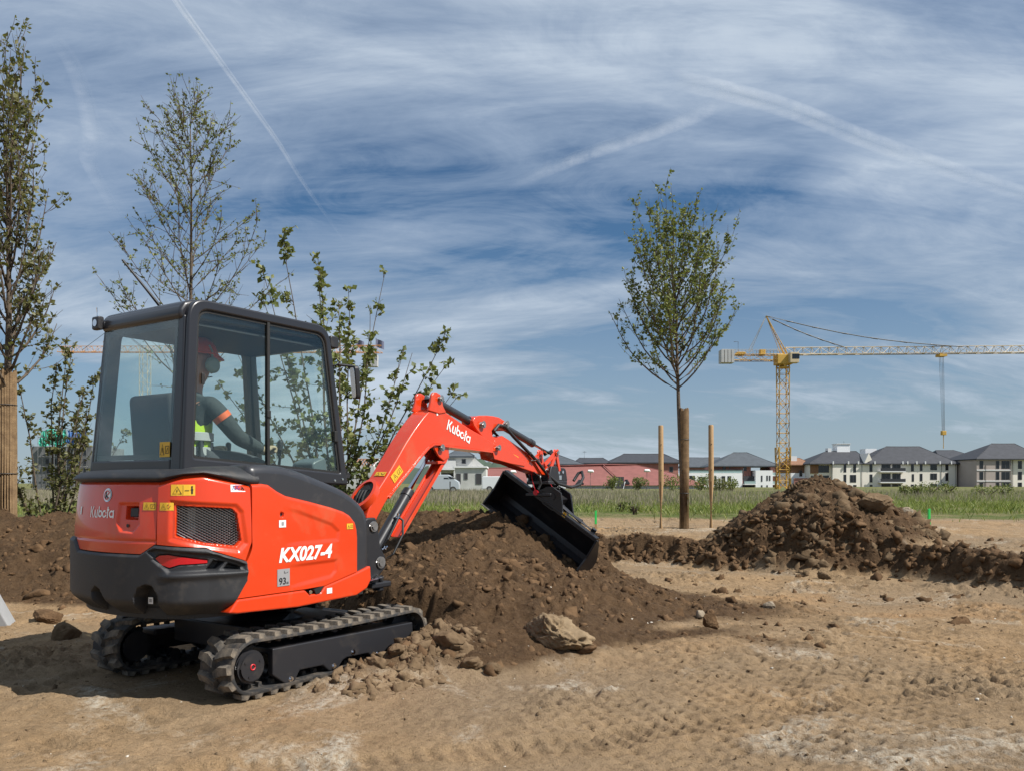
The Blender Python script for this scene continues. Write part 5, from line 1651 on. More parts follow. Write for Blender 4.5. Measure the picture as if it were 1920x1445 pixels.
def trunk_wrap(tree, h, r, ties=(0.3, 0.75)):
    rng = random.Random(5)
    mb = MB()
    n = 22
    for k in range(n):
        a = TAU * k / n
        rr = r * rng.uniform(0.96, 1.05)
        x, y = rr * math.cos(a), rr * math.sin(a)
        w_ = r * 0.17
        top = h * rng.uniform(0.985, 1.02)
        mb.tube([(x * 1.06, y * 1.06, -0.1), (x * rng.uniform(.98, 1.03), y, h * 0.5), (x * 0.97, y * 0.97, top)], w_, 6)
    g = mb.build('trunk_wrap', MATT, tree, smooth=50)
    for t in ties:
        MB().tube([((r * 1.19) * math.cos(a), (r * 1.19) * math.sin(a), h * t) for a in np.linspace(0, TAU, 25)[:-1]], 0.006, 5, closed=True).build('tie_wire', WIREM, g)
    return g


def gz(x, y): return float(ground_h(np.array([x]), np.array([y]))[0])


def on_ground(px, Y): return Vector(((px - 960) / F_PX * Y, Y, gz((px - 960) / F_PX * Y, Y)))


b = on_ground(1283, 17.8)
T1 = make_tree('staked_tree', b, 'leafy young maple with wrapped trunk between two wooden stakes', 'tree', 19, 7.6, 0.078, 2.95, 52, (2.3, 2.0), (22, 56), 0.19, 11, 0.60, 0.064, 5, LEAF_A, clump=3, limb_r=0.30, trunk_top=0.74, hpow=1.0, leaf_from=0.3)
trunk_wrap(T1, 2.55, 0.086)
for px, lab in ((1239, 'round wooden stake left of the wrapped maple trunk'), (1333, 'round wooden stake right of the wrapped maple trunk')):
    g = on_ground(px, 17.8)
    s_ = MB()
    s_.tube([(0, 0, -0.3), (0.005, 0, 1.0), (0.0, 0.0, 2.20), (0, 0, 2.215)], [0.058, 0.056, 0.054, 0.045], 14)
    o = s_.build('tree_stake', POST, None, smooth=50)
    o.location = g
    tag(o, lab, 'stake', 'stakes beside the wrapped maple')
    kn = MB()
    for zz in (0.55, 1.25, 1.8):
        kn.cyl((0.0, -0.053, zz), (0.0, -0.058, zz), 0.012, 8)
    kn.build('knot', BARK, o)
b = on_ground(12, 11.7)
T2 = make_tree('wrapped_tree', b, 'airy olive-green tree with reed-wrapped trunk at the left edge', 'tree', 23, 7.2, 0.085, 1.9, 44, (1.5, 1.9), (30, 72), 0.22, 10, 0.60, 0.062, 4, LEAF_B, clump=3, limb_r=0.3, trunk_top=0.76, hpow=1.0)
trunk_wrap(T2, 2.3, 0.112, (0.38, 0.8))
b = on_ground(366, 14.0)
T3 = make_tree('slender_tree', b, 'tall slender tree with sparse fine leaves rising behind the cab', 'tree', 53, 7.4, 0.058, 2.0, 48, (2.5, 0.6), (40, 52), 0.050, 13, 0.52, 0.044, 4, LEAF_C, clump=2, trunk_top=0.98, limb_r=0.26)


def multistem(name, base, label, cat, seed, stems, lmat, leaf, nleaf, spread, group=None, rad=0.016):
    rng = random.Random(seed)
    T = empty(name, base); tag(T, label, cat, group)
    wood, lv = MB(), MB()
    for (az, el, ln) in stems:
        d = Vector((math.cos(R(az)) * math.cos(R(el)), math.sin(R(az)) * math.cos(R(el)), math.sin(R(el))))
        pts = branch_pts(Vector((rng.gauss(0, 0.06), rng.gauss(0, 0.06), -0.1)), d, ln, rng, 0.035, 0.05, 9)
        wood.tube(pts, [rad * (1 - 0.8 * i / 9) for i in range(10)], 5)
        for j in range(int(ln * 11)):
            t = rng.uniform(0.14, 1.0)
            q, qd = along(pts, t)
            v = (qd * 0.6 + Vector((rng.gauss(0, 0.6), rng.gauss(0, 0.6), rng.gauss(0.1, 0.5)))).normalized()
            tl = spread * rng.uniform(0.3, 1.0) * (1.1 - 0.55 * t)
            tw = branch_pts(q, v, tl, rng, 0.05, 0.12, 3)
            wood.tube(tw, [0.0055, 0.004, 0.003, 0.002], 4, cap=False)
            for _ in range(nleaf):
                qq, dd = along(tw, rng.uniform(0.15, 1.0))
                vv = (dd * 0.3 + Vector((rng.gauss(0, 1), rng.gauss(0, 1), rng.gauss(-0.15, 0.8)))).normalized()
                add_leaf(lv, qq, vv, leaf, rng)
    o = wood.build('stems', BARK, T, smooth=60)
    o = lv.build('foliage', lmat, T, fix=False); o['kind'] = 'stuff'
    return T


b = on_ground(628, 10.6)
multistem('leafy_tree', b, 'many-stemmed leafy tree growing behind the cab window and mirror', 'tree', 5,
          [(170, 84, 3.9), (60, 82, 3.7), (185, 72, 3.6), (165, 66, 3.3), (20, 76, 3.1), (0, 56, 2.7), (10, 47, 2.5), (350, 64, 2.6), (182, 58, 2.9), (90, 70, 3.2), (270, 76, 3.0), (200, 80, 3.5), (30, 66, 2.7), (150, 76, 3.7), (5, 82, 3.3), (355, 50, 2.5), (8, 60, 3.0), (175, 50, 2.6)], LEAF_C, 0.070, 8, 0.36)
b = on_ground(92, 12.4)
multistem('leafy_shrub', b, 'bushy many-stemmed shrub beside the reed-wrapped trunk', 'shrub', 8,
          [(180, 82, 3.1), (100, 84, 3.3), (20, 78, 3.0), (0, 70, 2.5), (190, 72, 2.7), (350, 62, 2.2), (270, 78, 2.9), (60, 74, 2.8), (10, 86, 3.4), (330, 80, 2.6), (5, 56, 2.3), (200, 64, 2.2)], LEAF_B, 0.062, 9, 0.38, rad=0.02)
# ---------------------------------------------------------------- far side of the field: buildings, cranes, vans
WALLC = mat('cream_render', (0.80, 0.75, 0.67), 0.9, var=0.05, vscale=0.3)
WALLW = mat('white_render', (0.84, 0.85, 0.86), 0.9, var=0.05, vscale=0.3)
WALLT = mat('taupe_render', (0.40, 0.34, 0.31), 0.9, var=0.06, vscale=0.3)
WALLB = mat('brick_red_wall', (0.33, 0.15, 0.12), 0.9, var=0.15, vscale=1.0)
WALLG = mat('concrete_block', (0.50, 0.50, 0.48), 0.95, var=0.12, vscale=0.8)
SLATE = mat('slate_roof', (0.036, 0.038, 0.046), 0.7, var=0.2, vscale=0.9, bump=0.4, bscale=3.0)
SLATE2 = mat('grey_slate_roof', (0.065, 0.076, 0.088), 0.7, var=0.15, vscale=0.9, bump=0.4, bscale=3.0)
TILE = mat('red_tile_roof', (0.215, 0.078, 0.066), 0.85, var=0.12, vscale=0.8, bump=0.5, bscale=4.0)
TIMB = mat('timber_cladding', (0.22, 0.11, 0.06), 0.8, var=0.2, vscale=2)
PANE = mat('dark_window_glass', (0.012, 0.014, 0.018), 0.08, spec=0.6)
SHADEM = mat('painted_recess_shade', (0.05, 0.05, 0.055), 0.8)  # dark colour painted in for the shade inside recesses and openings
FRMW = mat('window_frame', (0.10, 0.10, 0.11), 0.5)
SLABW = mat('white_slab', (0.72, 0.72, 0.72), 0.8)
RAILD = mat('dark_railing', (0.03, 0.032, 0.04), 0.5)
GLASSR = mat('glass_railing', (0.35, 0.48, 0.48), 0.15)


class Site:
    """writes a building in its own frame: u to the right, w away from the viewer, z up.  Photo pixels are turned into metres at distance Y"""
    def __init__(self, name, label, Y, px0, cat='building', group=None):
        self.Y = Y; self.k = Y / F_PX
        self.x0 = (px0 - 960) * self.k
        self.zg = 0.36
        self.o = empty(name, (self.x0, Y, self.zg)); tag(self.o, label, cat, group)

    def u(self, px): return (px - 960) * self.k - self.x0
    def z(self, py): return CAM_H - (py - 905) * self.k - self.zg

    def wall(self, px0, px1, pytop, depth, m, w0=0.0, name='wall', pybot=None):
        zb = -0.5 if pybot is None else self.z(pybot)
        return MB().box(self.u(px0), self.u(px1), w0, w0 + depth, zb, self.z(pytop)).build(name, m, self.o)

    def window(self, px0, px1, py0, py1, w0=0.0, m=None, mull=True):
        a, b, t, d = self.u(px0), self.u(px1), self.z(py0), self.z(py1)
        f = MB()
        e = 0.07
        f.box(a, b, w0 - 0.05, w0 - 0.002, d, d + e).box(a, b, w0 - 0.05, w0 - 0.002, t - e, t)
        f.box(a, a + e, w0 - 0.05, w0 - 0.002, d + e, t - e).box(b - e, b, w0 - 0.05, w0 - 0.002, d + e, t - e)
        if mull and b - a > 1.6: f.box((a + b) / 2 - 0.04, (a + b) / 2 + 0.04, w0 - 0.05, w0 - 0.002, d + e, t - e)
        o = f.build('window', FRMW, self.o)
        MB().box(a + e, b - e, w0 - 0.03, w0 - 0.012, d + e, t - e).build('pane', m or PANE, o)
        return o

    def hip(self, e0, e1, pye, r0, r1, pyr, depth, m, w0=0.0, over=0.5, name='roof'):
        """hipped roof: eave from pixel e0 to e1 at pye, ridge r0..r1 at pyr"""
        a, b, z0 = self.u(e0) - over, self.u(e1) + over, self.z(pye)
        c, d, z1 = self.u(r0), self.u(r1), self.z(pyr)
        w1, w2, wm = w0 - over, w0 + depth + over, w0 + depth / 2
        mb = MB()
        mb.add([(a, w1, z0), (b, w1, z0), (b, w2, z0), (a, w2, z0), (c, wm, z1), (d, wm, z1), (a, w1, z0 - 0.25), (b, w1, z0 - 0.25), (b, w2, z0 - 0.25), (a, w2, z0 - 0.25)],
               [(0, 1, 5, 4), (1, 2, 5), (2, 3, 4, 5), (3, 0, 4), (6, 7, 1, 0), (7, 8, 2, 1), (8, 9, 3, 2), (9, 6, 0, 3), (9, 8, 7, 6)])
        o = mb.build(name, m, self.o)
        rc = MB().tube([(c, wm, z1), (d, wm, z1)] if abs(c - d) > 0.1 else [(c - 0.1, wm, z1), (d + 0.1, wm, z1)], 0.12, 6)
        for (p, q) in (((a, w1, z0), (c, wm, z1)), ((b, w1, z0), (d, wm, z1))): rc.tube([p, q], 0.10, 6)
        rc.build('ridge_tiles', m, o)
        return o

    def box(self, name, px0, px1, py0, py1, w0, w1, m, parent=None):
        return MB().box(self.u(px0), self.u(px1), w0, w1, self.z(py1), self.z(py0)).build(name, m, parent or self.o)

    def balcony(self, px0, px1, pyslab, w0, proj, m=RAILD, px_h=6.0):
        s = self.box('balcony', px0, px1, pyslab - 1.0, pyslab + 1.0, w0 - proj, w0 - 0.01, SLABW)
        a, b = self.u(px0) + 0.05, self.u(px1) - 0.05
        zb = self.z(pyslab - 1.0); zt = zb + px_h * self.k
        r = MB().box(a, b, w0 - proj + 0.02, w0 - proj + 0.06, zb, zt - 0.1).box(a, b, w0 - proj, w0 - proj + 0.1, zt - 0.08, zt)
        r.build('railing', m, s)
        return s

    def pipe(self, px, py0, py1, w0=0.0):
        MB().cyl((self.u(px), w0 - 0.1, self.z(py1)), (self.u(px), w0 - 0.1, self.z(py0)), 0.07, 8).build('downpipe', FRMW, self.o)


def zz(X): return 1480 + X / 4.364
def zy(Y): return 800 + Y / 4.364


# long cream apartment block
S = Site('apartment_block', 'long cream apartment block with dark hipped roofs and stacked loggias', 232, 1650)
S.wall(zz(168), zz(338), zy(300), 12, WALLC, 0.02)
S.wall(zz(338), zz(1350), zy(300), 14, WALLC, -1.2)
S.box('timber_corner', zz(170), zz(235), zy(300), zy(378), -0.25, 0.015, TIMB)
S.hip(zz(165), zz(640), zy(298), zz(370), zz(625), zy(190), 15, SLATE, -1.0)
S.hip(zz(600), zz(1355), zy(298), zz(885), zz(1165), zy(150), 17, SLATE, -1.4)
g = MB(); g.prism([(S.u(zz(588)), S.z(zy(305))), (S.u(zz(655)), S.z(zy(268))), (S.u(zz(630)), S.z(zy(214)))], -1.65, 4.0); g.build('gable', WALLC, S.o)
S.box('chimney', zz(460), zz(568), zy(130), zy(230), 6, 9.5, WALLW)
S.box('chimney_cap', zz(454), zz(574), zy(126), zy(131), 5.8, 9.7, SLABW)
S.box('chimney', zz(735), zz(830), zy(166), zy(260), 9, 13, WALLW)
S.box('chimney', zz(383), zz(412), zy(165), zy(200), 6, 8, SLABW)
MB().cyl((S.u(zz(540)), 8, S.z(zy(130))), (S.u(zz(540)), 8, S.z(zy(105))), 0.08, 6).build('aerial', FRMW, S.o)
W_ = -1.2
for (a, b_, c, d) in ((430, 452, 303, 370), (508, 532, 303, 370), (640, 665, 303, 366), (978, 1002, 303, 362), (1050, 1072, 303, 358), (1135, 1190, 303, 352), (1258, 1283, 303, 354),
                      (430, 452, 388, 452), (482, 532, 390, 452), (642, 665, 386, 452), (985, 1003, 384, 445), (1050, 1072, 380, 442), (1135, 1190, 378, 430), (1258, 1283, 374, 440),
                      (402, 452, 474, 520), (508, 535, 472, 520), (642, 665, 470, 520), (978, 1002, 468, 520), (1048, 1073, 465, 515), (1135, 1190, 462, 515), (1228, 1283, 462, 512)):
    S.window(zz(a), zz(b_), zy(c), zy(d), W_)
S.window(zz(238), zz(325), zy(312), zy(372), 0.02)
S.window(zz(275), zz(325), zy(395), zy(455), 0.02)
S.window(zz(178), zz(192), zy(395), zy(430), 0.02)
for (c, d) in ((300, 356), (378, 442), (464, 520)):
    S.box('loggia_shade', zz(738), zz(812), zy(c), zy(d), W_ - 0.012, W_ - 0.002, SHADEM)  # thin dark panels on the wall, painted shade instead of a recess
    S.box('loggia_shade', zz(826), zz(895), zy(c), zy(d), W_ - 0.012, W_ - 0.002, SHADEM)
    S.window(zz(745), zz(805), zy(c + 6), zy(d - 4), W_ - 0.013)
    S.window(zz(832), zz(890), zy(c + 6), zy(d - 4), W_ - 0.013)
for p_ in (364, 452): S.balcony(zz(710), zz(915), zy(p_), W_, 1.6)
for p_ in (338, 578, 1225, 1340): S.pipe(zz(p_), zy(300), zy(520), W_ if p_ > 338 else -1.25)
for p_ in (338, 462, 543, 676, 903, 942, 1016, 1086, 1205, 1297):
    S.box('hopper', zz(p_ - 4), zz(p_ + 5), zy(280), zy(304), W_ - 0.75, W_ - 0.35, SLABW)

S = Site('link_building', 'low cream link building with dark balcony rails between two apartment blocks', 240, 1810)
S.wall(zz(1352), zz(1532), zy(318), 10, WALLC)
for (c, d) in ((365, 425), (455, 520)):
    S.window(zz(1392), zz(1420), zy(c + 4), zy(d), 0)
    S.window(zz(1428), zz(1502), zy(c), zy(d), 0)
S.balcony(zz(1346), zz(1530), zy(437), 0, 1.5, px_h=4)
S.balcony(zz(1346), zz(1530), zy(516), 0, 1.5, px_h=6)
S.box('parapet', zz(1352), zz(1440), zy(268), zy(318), 3, 6, WALLC)

S = Site('rear_block', 'grey hipped roof rising behind the link building', 262, 1800)
S.wall(zz(1250), zz(1560), zy(255), 12, WALLC)
S.hip(zz(1235), zz(1560), zy(255), zz(1290), zz(1440), zy(182), 14, SLATE)
S.window(zz(1440), zz(1475), zy(268), zy(300))

S = Site('apartment_block', 'taupe apartment block with dark roof at the right edge', 222, 1900)
S.wall(zz(1533), zz(1812), zy(262), 14, WALLT)
S.wall(zz(1812), zz(2080), zy(262), 13, WALLC, 0.8)
S.hip(zz(1538), zz(2080), zy(258), zz(1795), zz(1990), zy(124), 16, SLATE)
for (c, d) in ((275, 340), (364, 430), (452, 515)):
    S.window(zz(1556), zz(1587), zy(c), zy(d)); S.window(zz(1690), zz(1718), zy(c), zy(d)); S.window(zz(1736), zz(1802), zy(c), zy(d))
    S.window(zz(1885), zz(1918), zy(c), zy(d), 0.8)
for p_ in (351, 440): S.box('string_course', zz(1533), zz(1812), zy(p_ - 4), zy(p_ + 4), -0.12, -0.003, SLABW)
S.pipe(zz(1812), zy(262), zy(520), 0.0); S.pipe(zz(1842), zy(262), zy(520), 0.8); S.pipe(zz(1606), zy(310), zy(520), 0)


def yx(X): return 1270 + X / 6.19
def yy_(Y): return 810 + Y / 6.19


S = Site('white_house', 'white house with brick upper floor and grey hipped roof left of the yellow crane', 205, 1370)
S.wall(yx(-30), yx(755), yy_(470), 12, WALLW)
S.box('parapet_glass', yx(140), yx(755), yy_(432), yy_(468), 0.1, 0.25, GLASSR)
S.box('parapet_rail', yx(-30), yx(755), yy_(430), yy_(436), 0.0, 0.35, RAILD)
S.wall(yx(430), yx(870), yy_(380), 9, WALLB, 1.2)
S.hip(yx(425), yx(1175), yy_(384), yx(735), yx(895), yy_(222), 12, SLATE2, 0.6)
S.wall(yx(895), yx(1092), yy_(440), 9, WALLW, -1.0)
S.wall(yx(1092), yx(1180), yy_(400), 9, WALLB, 0.5)
S.box('loggia_shade', yx(762), yx(893), yy_(505), yy_(690), -0.02, -0.002, SHADEM)  # flat panel with the recess shade painted into its colour
S.balcony(yx(760), yx(892), yy_(600), 0, 1.2, GLASSR, 5)
for q in ((250, 330, 512, 565), (430, 455, 505, 570), (515, 556, 505, 570), (583, 626, 505, 570), (140, 205, 500, 560)): S.window(yx(q[0]), yx(q[1]), yy_(q[2]), yy_(q[3]))
for q in ((540, 575, 390, 430), (612, 632, 390, 412), (785, 820, 385, 445)): S.window(yx(q[0]), yx(q[1]), yy_(q[2]), yy_(q[3]), 1.2)
for q in ((958, 974, 500, 570), (1020, 1036, 500, 560), (1050, 1066, 500, 560), (958, 974, 610, 670), (1020, 1036, 610, 670)): S.window(yx(q[0]), yx(q[1]), yy_(q[2]), yy_(q[3]), -1.0)
S.balcony(yx(1092), yx(1180), yy_(500), 0.5, 1.3, GLASSR, 5); S.balcony(yx(1092), yx(1180), yy_(600), 0.5, 1.3, GLASSR, 5)
S = Site('rear_house', 'plain grey roofed house behind the white house', 245, 1325)
S.wall(yx(145), yx(560), yy_(395), 12, WALLB)
S.hip(yx(120), yx(590), yy_(398), yx(150), yx(550), yy_(284), 12, SLATE2)
S = Site('brown_house', 'low brown roofed house seen between crane mast and apartment block', 236, 1500)
S.wall(yx(1300), yx(1545), yy_(470), 10, WALLW)
S.hip(yx(1295), yx(1560), yy_(372), yx(1390), yx(1500), yy_(290), 12, TIMB)
S.box('upper_wall', yx(1310), yx(1540), yy_(372), yy_(470), 0.5, 9, TIMB)
S.box('chimney', yx(1352), yx(1430), yy_(270), yy_(340), 3, 6, SLABW)
S.box('garden_wall', yx(1300), yx(1600), yy_(530), yy_(620), -4, -3.5, WALLB)
S.window(yx(1415), yx(1450), yy_(440), yy_(510))


def cx7(X): return 640 + X / 2.954
def cy7(Y): return 820 + Y / 2.954


S = Site('red_roof_hall', 'wide hall with a huge red tiled roof reaching almost to the ground', 150, 1090)
z_e, z_r = S.z(909), S.z(867.5)
rf = MB()
rf.add([(S.u(905), 0, z_e), (S.u(1330), 0, z_e), (S.u(1276), 9, S.z(885)), (S.u(1212), 12, S.z(869)), (S.u(1144), 12, S.z(867)), (S.u(911), 12, S.z(875))], [(0, 1, 2, 3, 4, 5)])
rf.add([(S.u(905), 0, z_e), (S.u(911), 12, S.z(875)), (S.u(905), 24, z_e)], [(0, 1, 2)])
rf.add([(S.u(911), 12, S.z(875)), (S.u(1144), 12, S.z(867)), (S.u(1212), 12, S.z(869)), (S.u(1276), 15, S.z(885)), (S.u(1330), 24, z_e), (S.u(905), 24, z_e)], [(0, 1, 2, 3, 4, 5)])
RO = rf.build('roof', TILE, S.o)
MB().tube([(S.u(911), 12, S.z(875)), (S.u(1144), 12, S.z(867)), (S.u(1212), 12, S.z(869)), (S.u(1276), 9, S.z(885))], 0.16, 6).build('ridge_tiles', TILE, RO)
MB().tube([(S.u(1144), 12, S.z(867)), (S.u(1172), 0, z_e)], 0.13, 6).build('hip_tiles', TILE, RO)
S.wall(920, 1320, 908, 20, WALLW, 1.0)
for (a, b_) in ((1080, 1096), (1172, 1182)):
    d = MB(); d.prism([(S.u(a), S.z(906)), (S.u(b_), S.z(906)), (S.u((a + b_) / 2), S.z(898))], 0.3, 5.0); d.build('dormer', SLATE, RO)
S.box('entrance', 1154, 1169, 893, 917, -0.6, 3.0, SHADEM)  # solid block, the dark of the doorway is in its colour
for a in (1151, 1167): MB().tube([(S.u(a), -0.8, S.z(917)), (S.u(a + 4), -0.5, S.z(902))], 0.12, 6).build('entrance_prop', SLABW, S.o)
S = Site('grey_roof_house', 'grey pyramid roof just behind the bucket links', 178, 1046)
S.wall(1000, 1090, 872, 14, WALLB); S.hip(1002, 1090, 869, 1042, 1050, 850, 14, SLATE2)
S = Site('grey_roof_house', 'low dark grey roof with aerial behind the red tiled hall', 185, 1110)
S.wall(1082, 1140, 870, 12, WALLB); S.hip(1080, 1142, 867, 1090, 1136, 856.5, 12, SLATE)
MB().cyl((S.u(1100), 6, S.z(857)), (S.u(1100), 6, S.z(843)), 0.05, 6).box(S.u(1097), S.u(1104), 5.9, 6.1, S.z(845), S.z(844.4)).build('aerial', FRMW, S.o)
S = Site('grey_roof_house', 'broad dark grey roof over brick wall left of the maple stakes', 182, 1210)
S.wall(1150, 1272, 868, 14, WALLB); S.hip(1146, 1276, 866, 1178, 1256, 848, 15, SLATE)
S.window(1255, 1262, 874, 884)

# unfinished concrete-block house behind the boom, and its neighbour
S = Site('unfinished_house', 'unfinished grey block house with bare window openings behind the boom', 112, 850)
S.wall(853, 911, 876, 8, WALLG); S.wall(802, 853, 862, 7, WALLG, 1.5)
S.box('cornice', 851, 913, 873, 876, -0.25, 8.2, SLABW)
S.wall(838, 886, 851, 6, WALLG, 2.0, pybot=876)
S.hip(838, 884, 853, 851, 868, 840, 7, SLATE2, 1.8, 0.3)
for q in ((855, 864, 887, 907), (870, 877, 886, 898), (892, 903, 887, 907)): S.window(*q, 0.0, SHADEM)  # panes coloured dark for the shade inside the bare openings
S.window(864, 872, 859, 868, 2.0)
S.box('bay_shade', 806, 824, 881, 901, 1.47, 1.49, SHADEM); S.box('bay_shade', 827, 850, 886, 905, 1.47, 1.49, SHADEM)  # flat dark panels, shade of the open bays put into colour
S.box('bay_slab', 804, 853, 877, 880, -0.3, 1.46, SLABW)
for a in (804, 825, 851): S.box('bay_post', a, a + 1.6, 880, 912, -0.2, 0.05, SLABW)
sl = MB(); sl.prism([(S.u(886), S.z(876)), (S.u(911), S.z(876)), (S.u(886), S.z(855))], 2.2, 2.6); sl.build('gable_wall', WALLG, S.o)
S = Site('unfinished_house', 'unfinished pale house with timber rafters beside the cab', 100, 675)
S.wall(645, 702, 873, 8, WALLG)
for q in ((655, 664, 882, 896), (680, 690, 882, 900)): S.window(*q, 0.0, SHADEM)  # dark panes again carry the painted shade of empty openings
for k in range(9):
    a = 650 + k * 6
    MB().tube([(S.u(a), 0.2, S.z(874)), (S.u(a), 4.0, S.z(858)), (S.u(a), 8.0, S.z(874))], 0.09, 4).build('rafter', TIMB, S.o)
MB().tube([(S.u(648), 4, S.z(858)), (S.u(700), 4, S.z(858))], 0.1, 4).build('ridge_beam', TIMB, S.o)
gb = MB(); gb.prism([(0.0, S.z(873)), (8.0, S.z(873)), (4.0, S.z(858))], S.u(699), S.u(702), 'x'); gb.build('gable', WALLG, S.o)
# scaffolded block at the left
S = Site('scaffolded_block', 'dark scaffolded building with green and blue netting on top behind the shrub', 120, 120)
S.wall(60, 172, 836, 10, mat('dark_concrete', (0.16, 0.165, 0.17), 0.9, var=0.3, vscale=0.5))
for (a, b_, m_) in ((82, 132, (0.05, 0.42, 0.30)), (133, 170, (0.06, 0.16, 0.42))):
    n_ = MB()
    rows = []
    for i in range(7):
        rows.append([(S.u(a + (b_ - a) * j / 10), -1.0 + 0.35 * math.sin(j * 1.7 + i), S.z(806 + 30 * i / 6 + 2.0 * math.sin(j * 1.1))) for j in range(11)])
    n_.grid(rows); n_.build('netting', mat('net_%d' % a, m_, 0.7, var=0.3, vscale=1.0), S.o, fix=False)
sc_ = MB()
for j in range(13):
    sc_.cyl((S.u(80 + j * 7.5), -1.2, -0.3), (S.u(80 + j * 7.5), -1.2, S.z(806)), 0.05, 4)
for py in (820, 838, 856, 874, 892): sc_.cyl((S.u(80), -1.2, S.z(py)), (S.u(172), -1.2, S.z(py)), 0.05, 4)
o = sc_.build('scaffold', STEEL, S.o)
for i in range(4):
    for j in range(6):
        S.window(86 + j * 14, 94 + j * 14, 842 + i * 17, 853 + i * 17, 0.0, None, False)

# vans and a cabin in front of the houses
def van(label, px0, px1, Y, m, length=5.6, h=2.35):
    x0 = (px0 - 960) * Y / F_PX
    T = empty('van', (x0, Y, 0.36)); tag(T, label, 'van', 'vans parked by the houses')
    prof = [(0, 0.35), (0, h - 0.15), (0.15, h), (length * 0.68, h), (length * 0.74, h - 0.1), (length * 0.86, 1.45), (length * 0.98, 1.15), (length, 0.85), (length, 0.35)]
    b_ = MB().prism(prof, -1.0, 1.0).build('body', m, T, bevel=0.06)
    MB().prism([(length * 0.755, h - 0.18), (length * 0.86, 1.47), (length * 0.74, 1.45), (length * 0.68, h - 0.2)], -1.012, 1.012).build('side_window', PANE, T)
    MB().prism([(length * 0.56, h - 0.3), (length * 0.66, h - 0.3), (length * 0.72, 1.45), (length * 0.56, 1.45)], -1.012, 1.012).build('side_window', PANE, T)
    MB().add([(length * 0.752, -0.9, h - 0.12), (length * 0.752, 0.9, h - 0.12), (length * 0.868, 0.9, 1.47), (length * 0.868, -0.9, 1.47)], [(0, 1, 2, 3)]).build('windscreen', PANE, T).location.x = 0.03
    for wx in (length * 0.18, length * 0.82):
        for s in (-1, 1):
            w = MB().cyl((wx, s * 0.80, 0.34), (wx, s * 1.02, 0.34), 0.34, 18).build('wheel', RUBBER, T, smooth=40)
            MB().cyl((wx, s * 1.02, 0.34), (wx, s * 1.03, 0.34), 0.19, 14).build('rim', STEEL, w)
    return T


VW = mat('van_white', (0.72, 0.74, 0.76), 0.3, coat=0.5); VG = mat('van_grey', (0.45, 0.49, 0.53), 0.3, coat=0.5)
van('pale panel van with sloping windscreen in front of the unfinished block house', 797, 862, 86, VG, 3.7, 1.9).scale = (0.98, 0.98, 0.98)
van('white panel van half hidden by the left end of the bucket', 904, 942, 92, VW, 4.6, 1.75)
van('white van seen just right of the coupler cap under the arm', 988, 1025, 95, VW, 4.4, 1.8)

# street lamps
for px, Y, pt, lab in ((1213, 120, 883, 'slender street lamp in front of the red tiled roof'), (1107, 118, 884, 'street lamp with flat white head just right of the coupler'), (962, 120, 885, 'street lamp seen under the arm above the bucket')):
    x = (px - 960) * Y / F_PX; zt = CAM_H - (pt - 905) * Y / F_PX - 0.36
    T = empty('street_lamp', (x, Y, 0.36)); tag(T, lab, 'lamp', 'street lamps before the hall')
    MB().tube([(0, 0, -0.3), (0, 0, zt)], [0.07, 0.045], 8).build('pole', FRMW, T)
    MB().tube([(-0.45, 0, zt), (-0.3, 0, zt + 0.12), (0.3, 0, zt + 0.12), (0.45, 0, zt)], [0.1, 0.22, 0.22, 0.1], 10).build('lamp_head', SLABW, T, smooth=60)

# ---------------------------------------------------------------- tower cranes
CRY = mat('crane_yellow', (0.55, 0.33, 0.06), 0.6, var=0.2, vscale=0.5); CRG = mat('crane_pale', (0.52, 0.42, 0.27), 0.6, var=0.15, vscale=0.4)
CRO = mat('crane_orange', (0.60, 0.27, 0.05), 0.6); CONC = mat('ballast_concrete', (0.42, 0.42, 0.42), 0.9, var=0.1, vscale=1)


def lattice(p0, p1, w, h, bay, r, tri=False):
    """four-chord (or three-chord) lattice girder"""
    p0, p1 = Vector(p0), Vector(p1); d = (p1 - p0); L_ = d.length; d.normalize()
    a, b_ = frame_from(d)
    mb = MB()
    if tri: cs = [a * (w / 2), -a * (w / 2), b_ * h]
    else: cs = [a * (w / 2) + b_ * (h / 2), -a * (w / 2) + b_ * (h / 2), -a * (w / 2) - b_ * (h / 2), a * (w / 2) - b_ * (h / 2)]
    for c in cs: mb.tube([p0 + c, p1 + c], r, 5)
    n = max(1, int(L_ / bay)); m = len(cs)
    for i in range(n):
        q0 = p0 + d * (L_ * i / n); q1 = p0 + d * (L_ * (i + 1) / n)
        for k in range(m):
            c0, c1 = cs[k], cs[(k + 1) % m]
            if i % 2: c0, c1 = c1, c0
            mb.tube([q0 + c0, q1 + c1], r * 0.55, 4, cap=False)
            mb.tube([q0 + c0, q0 + c1], r * 0.5, 4, cap=False)
    return mb


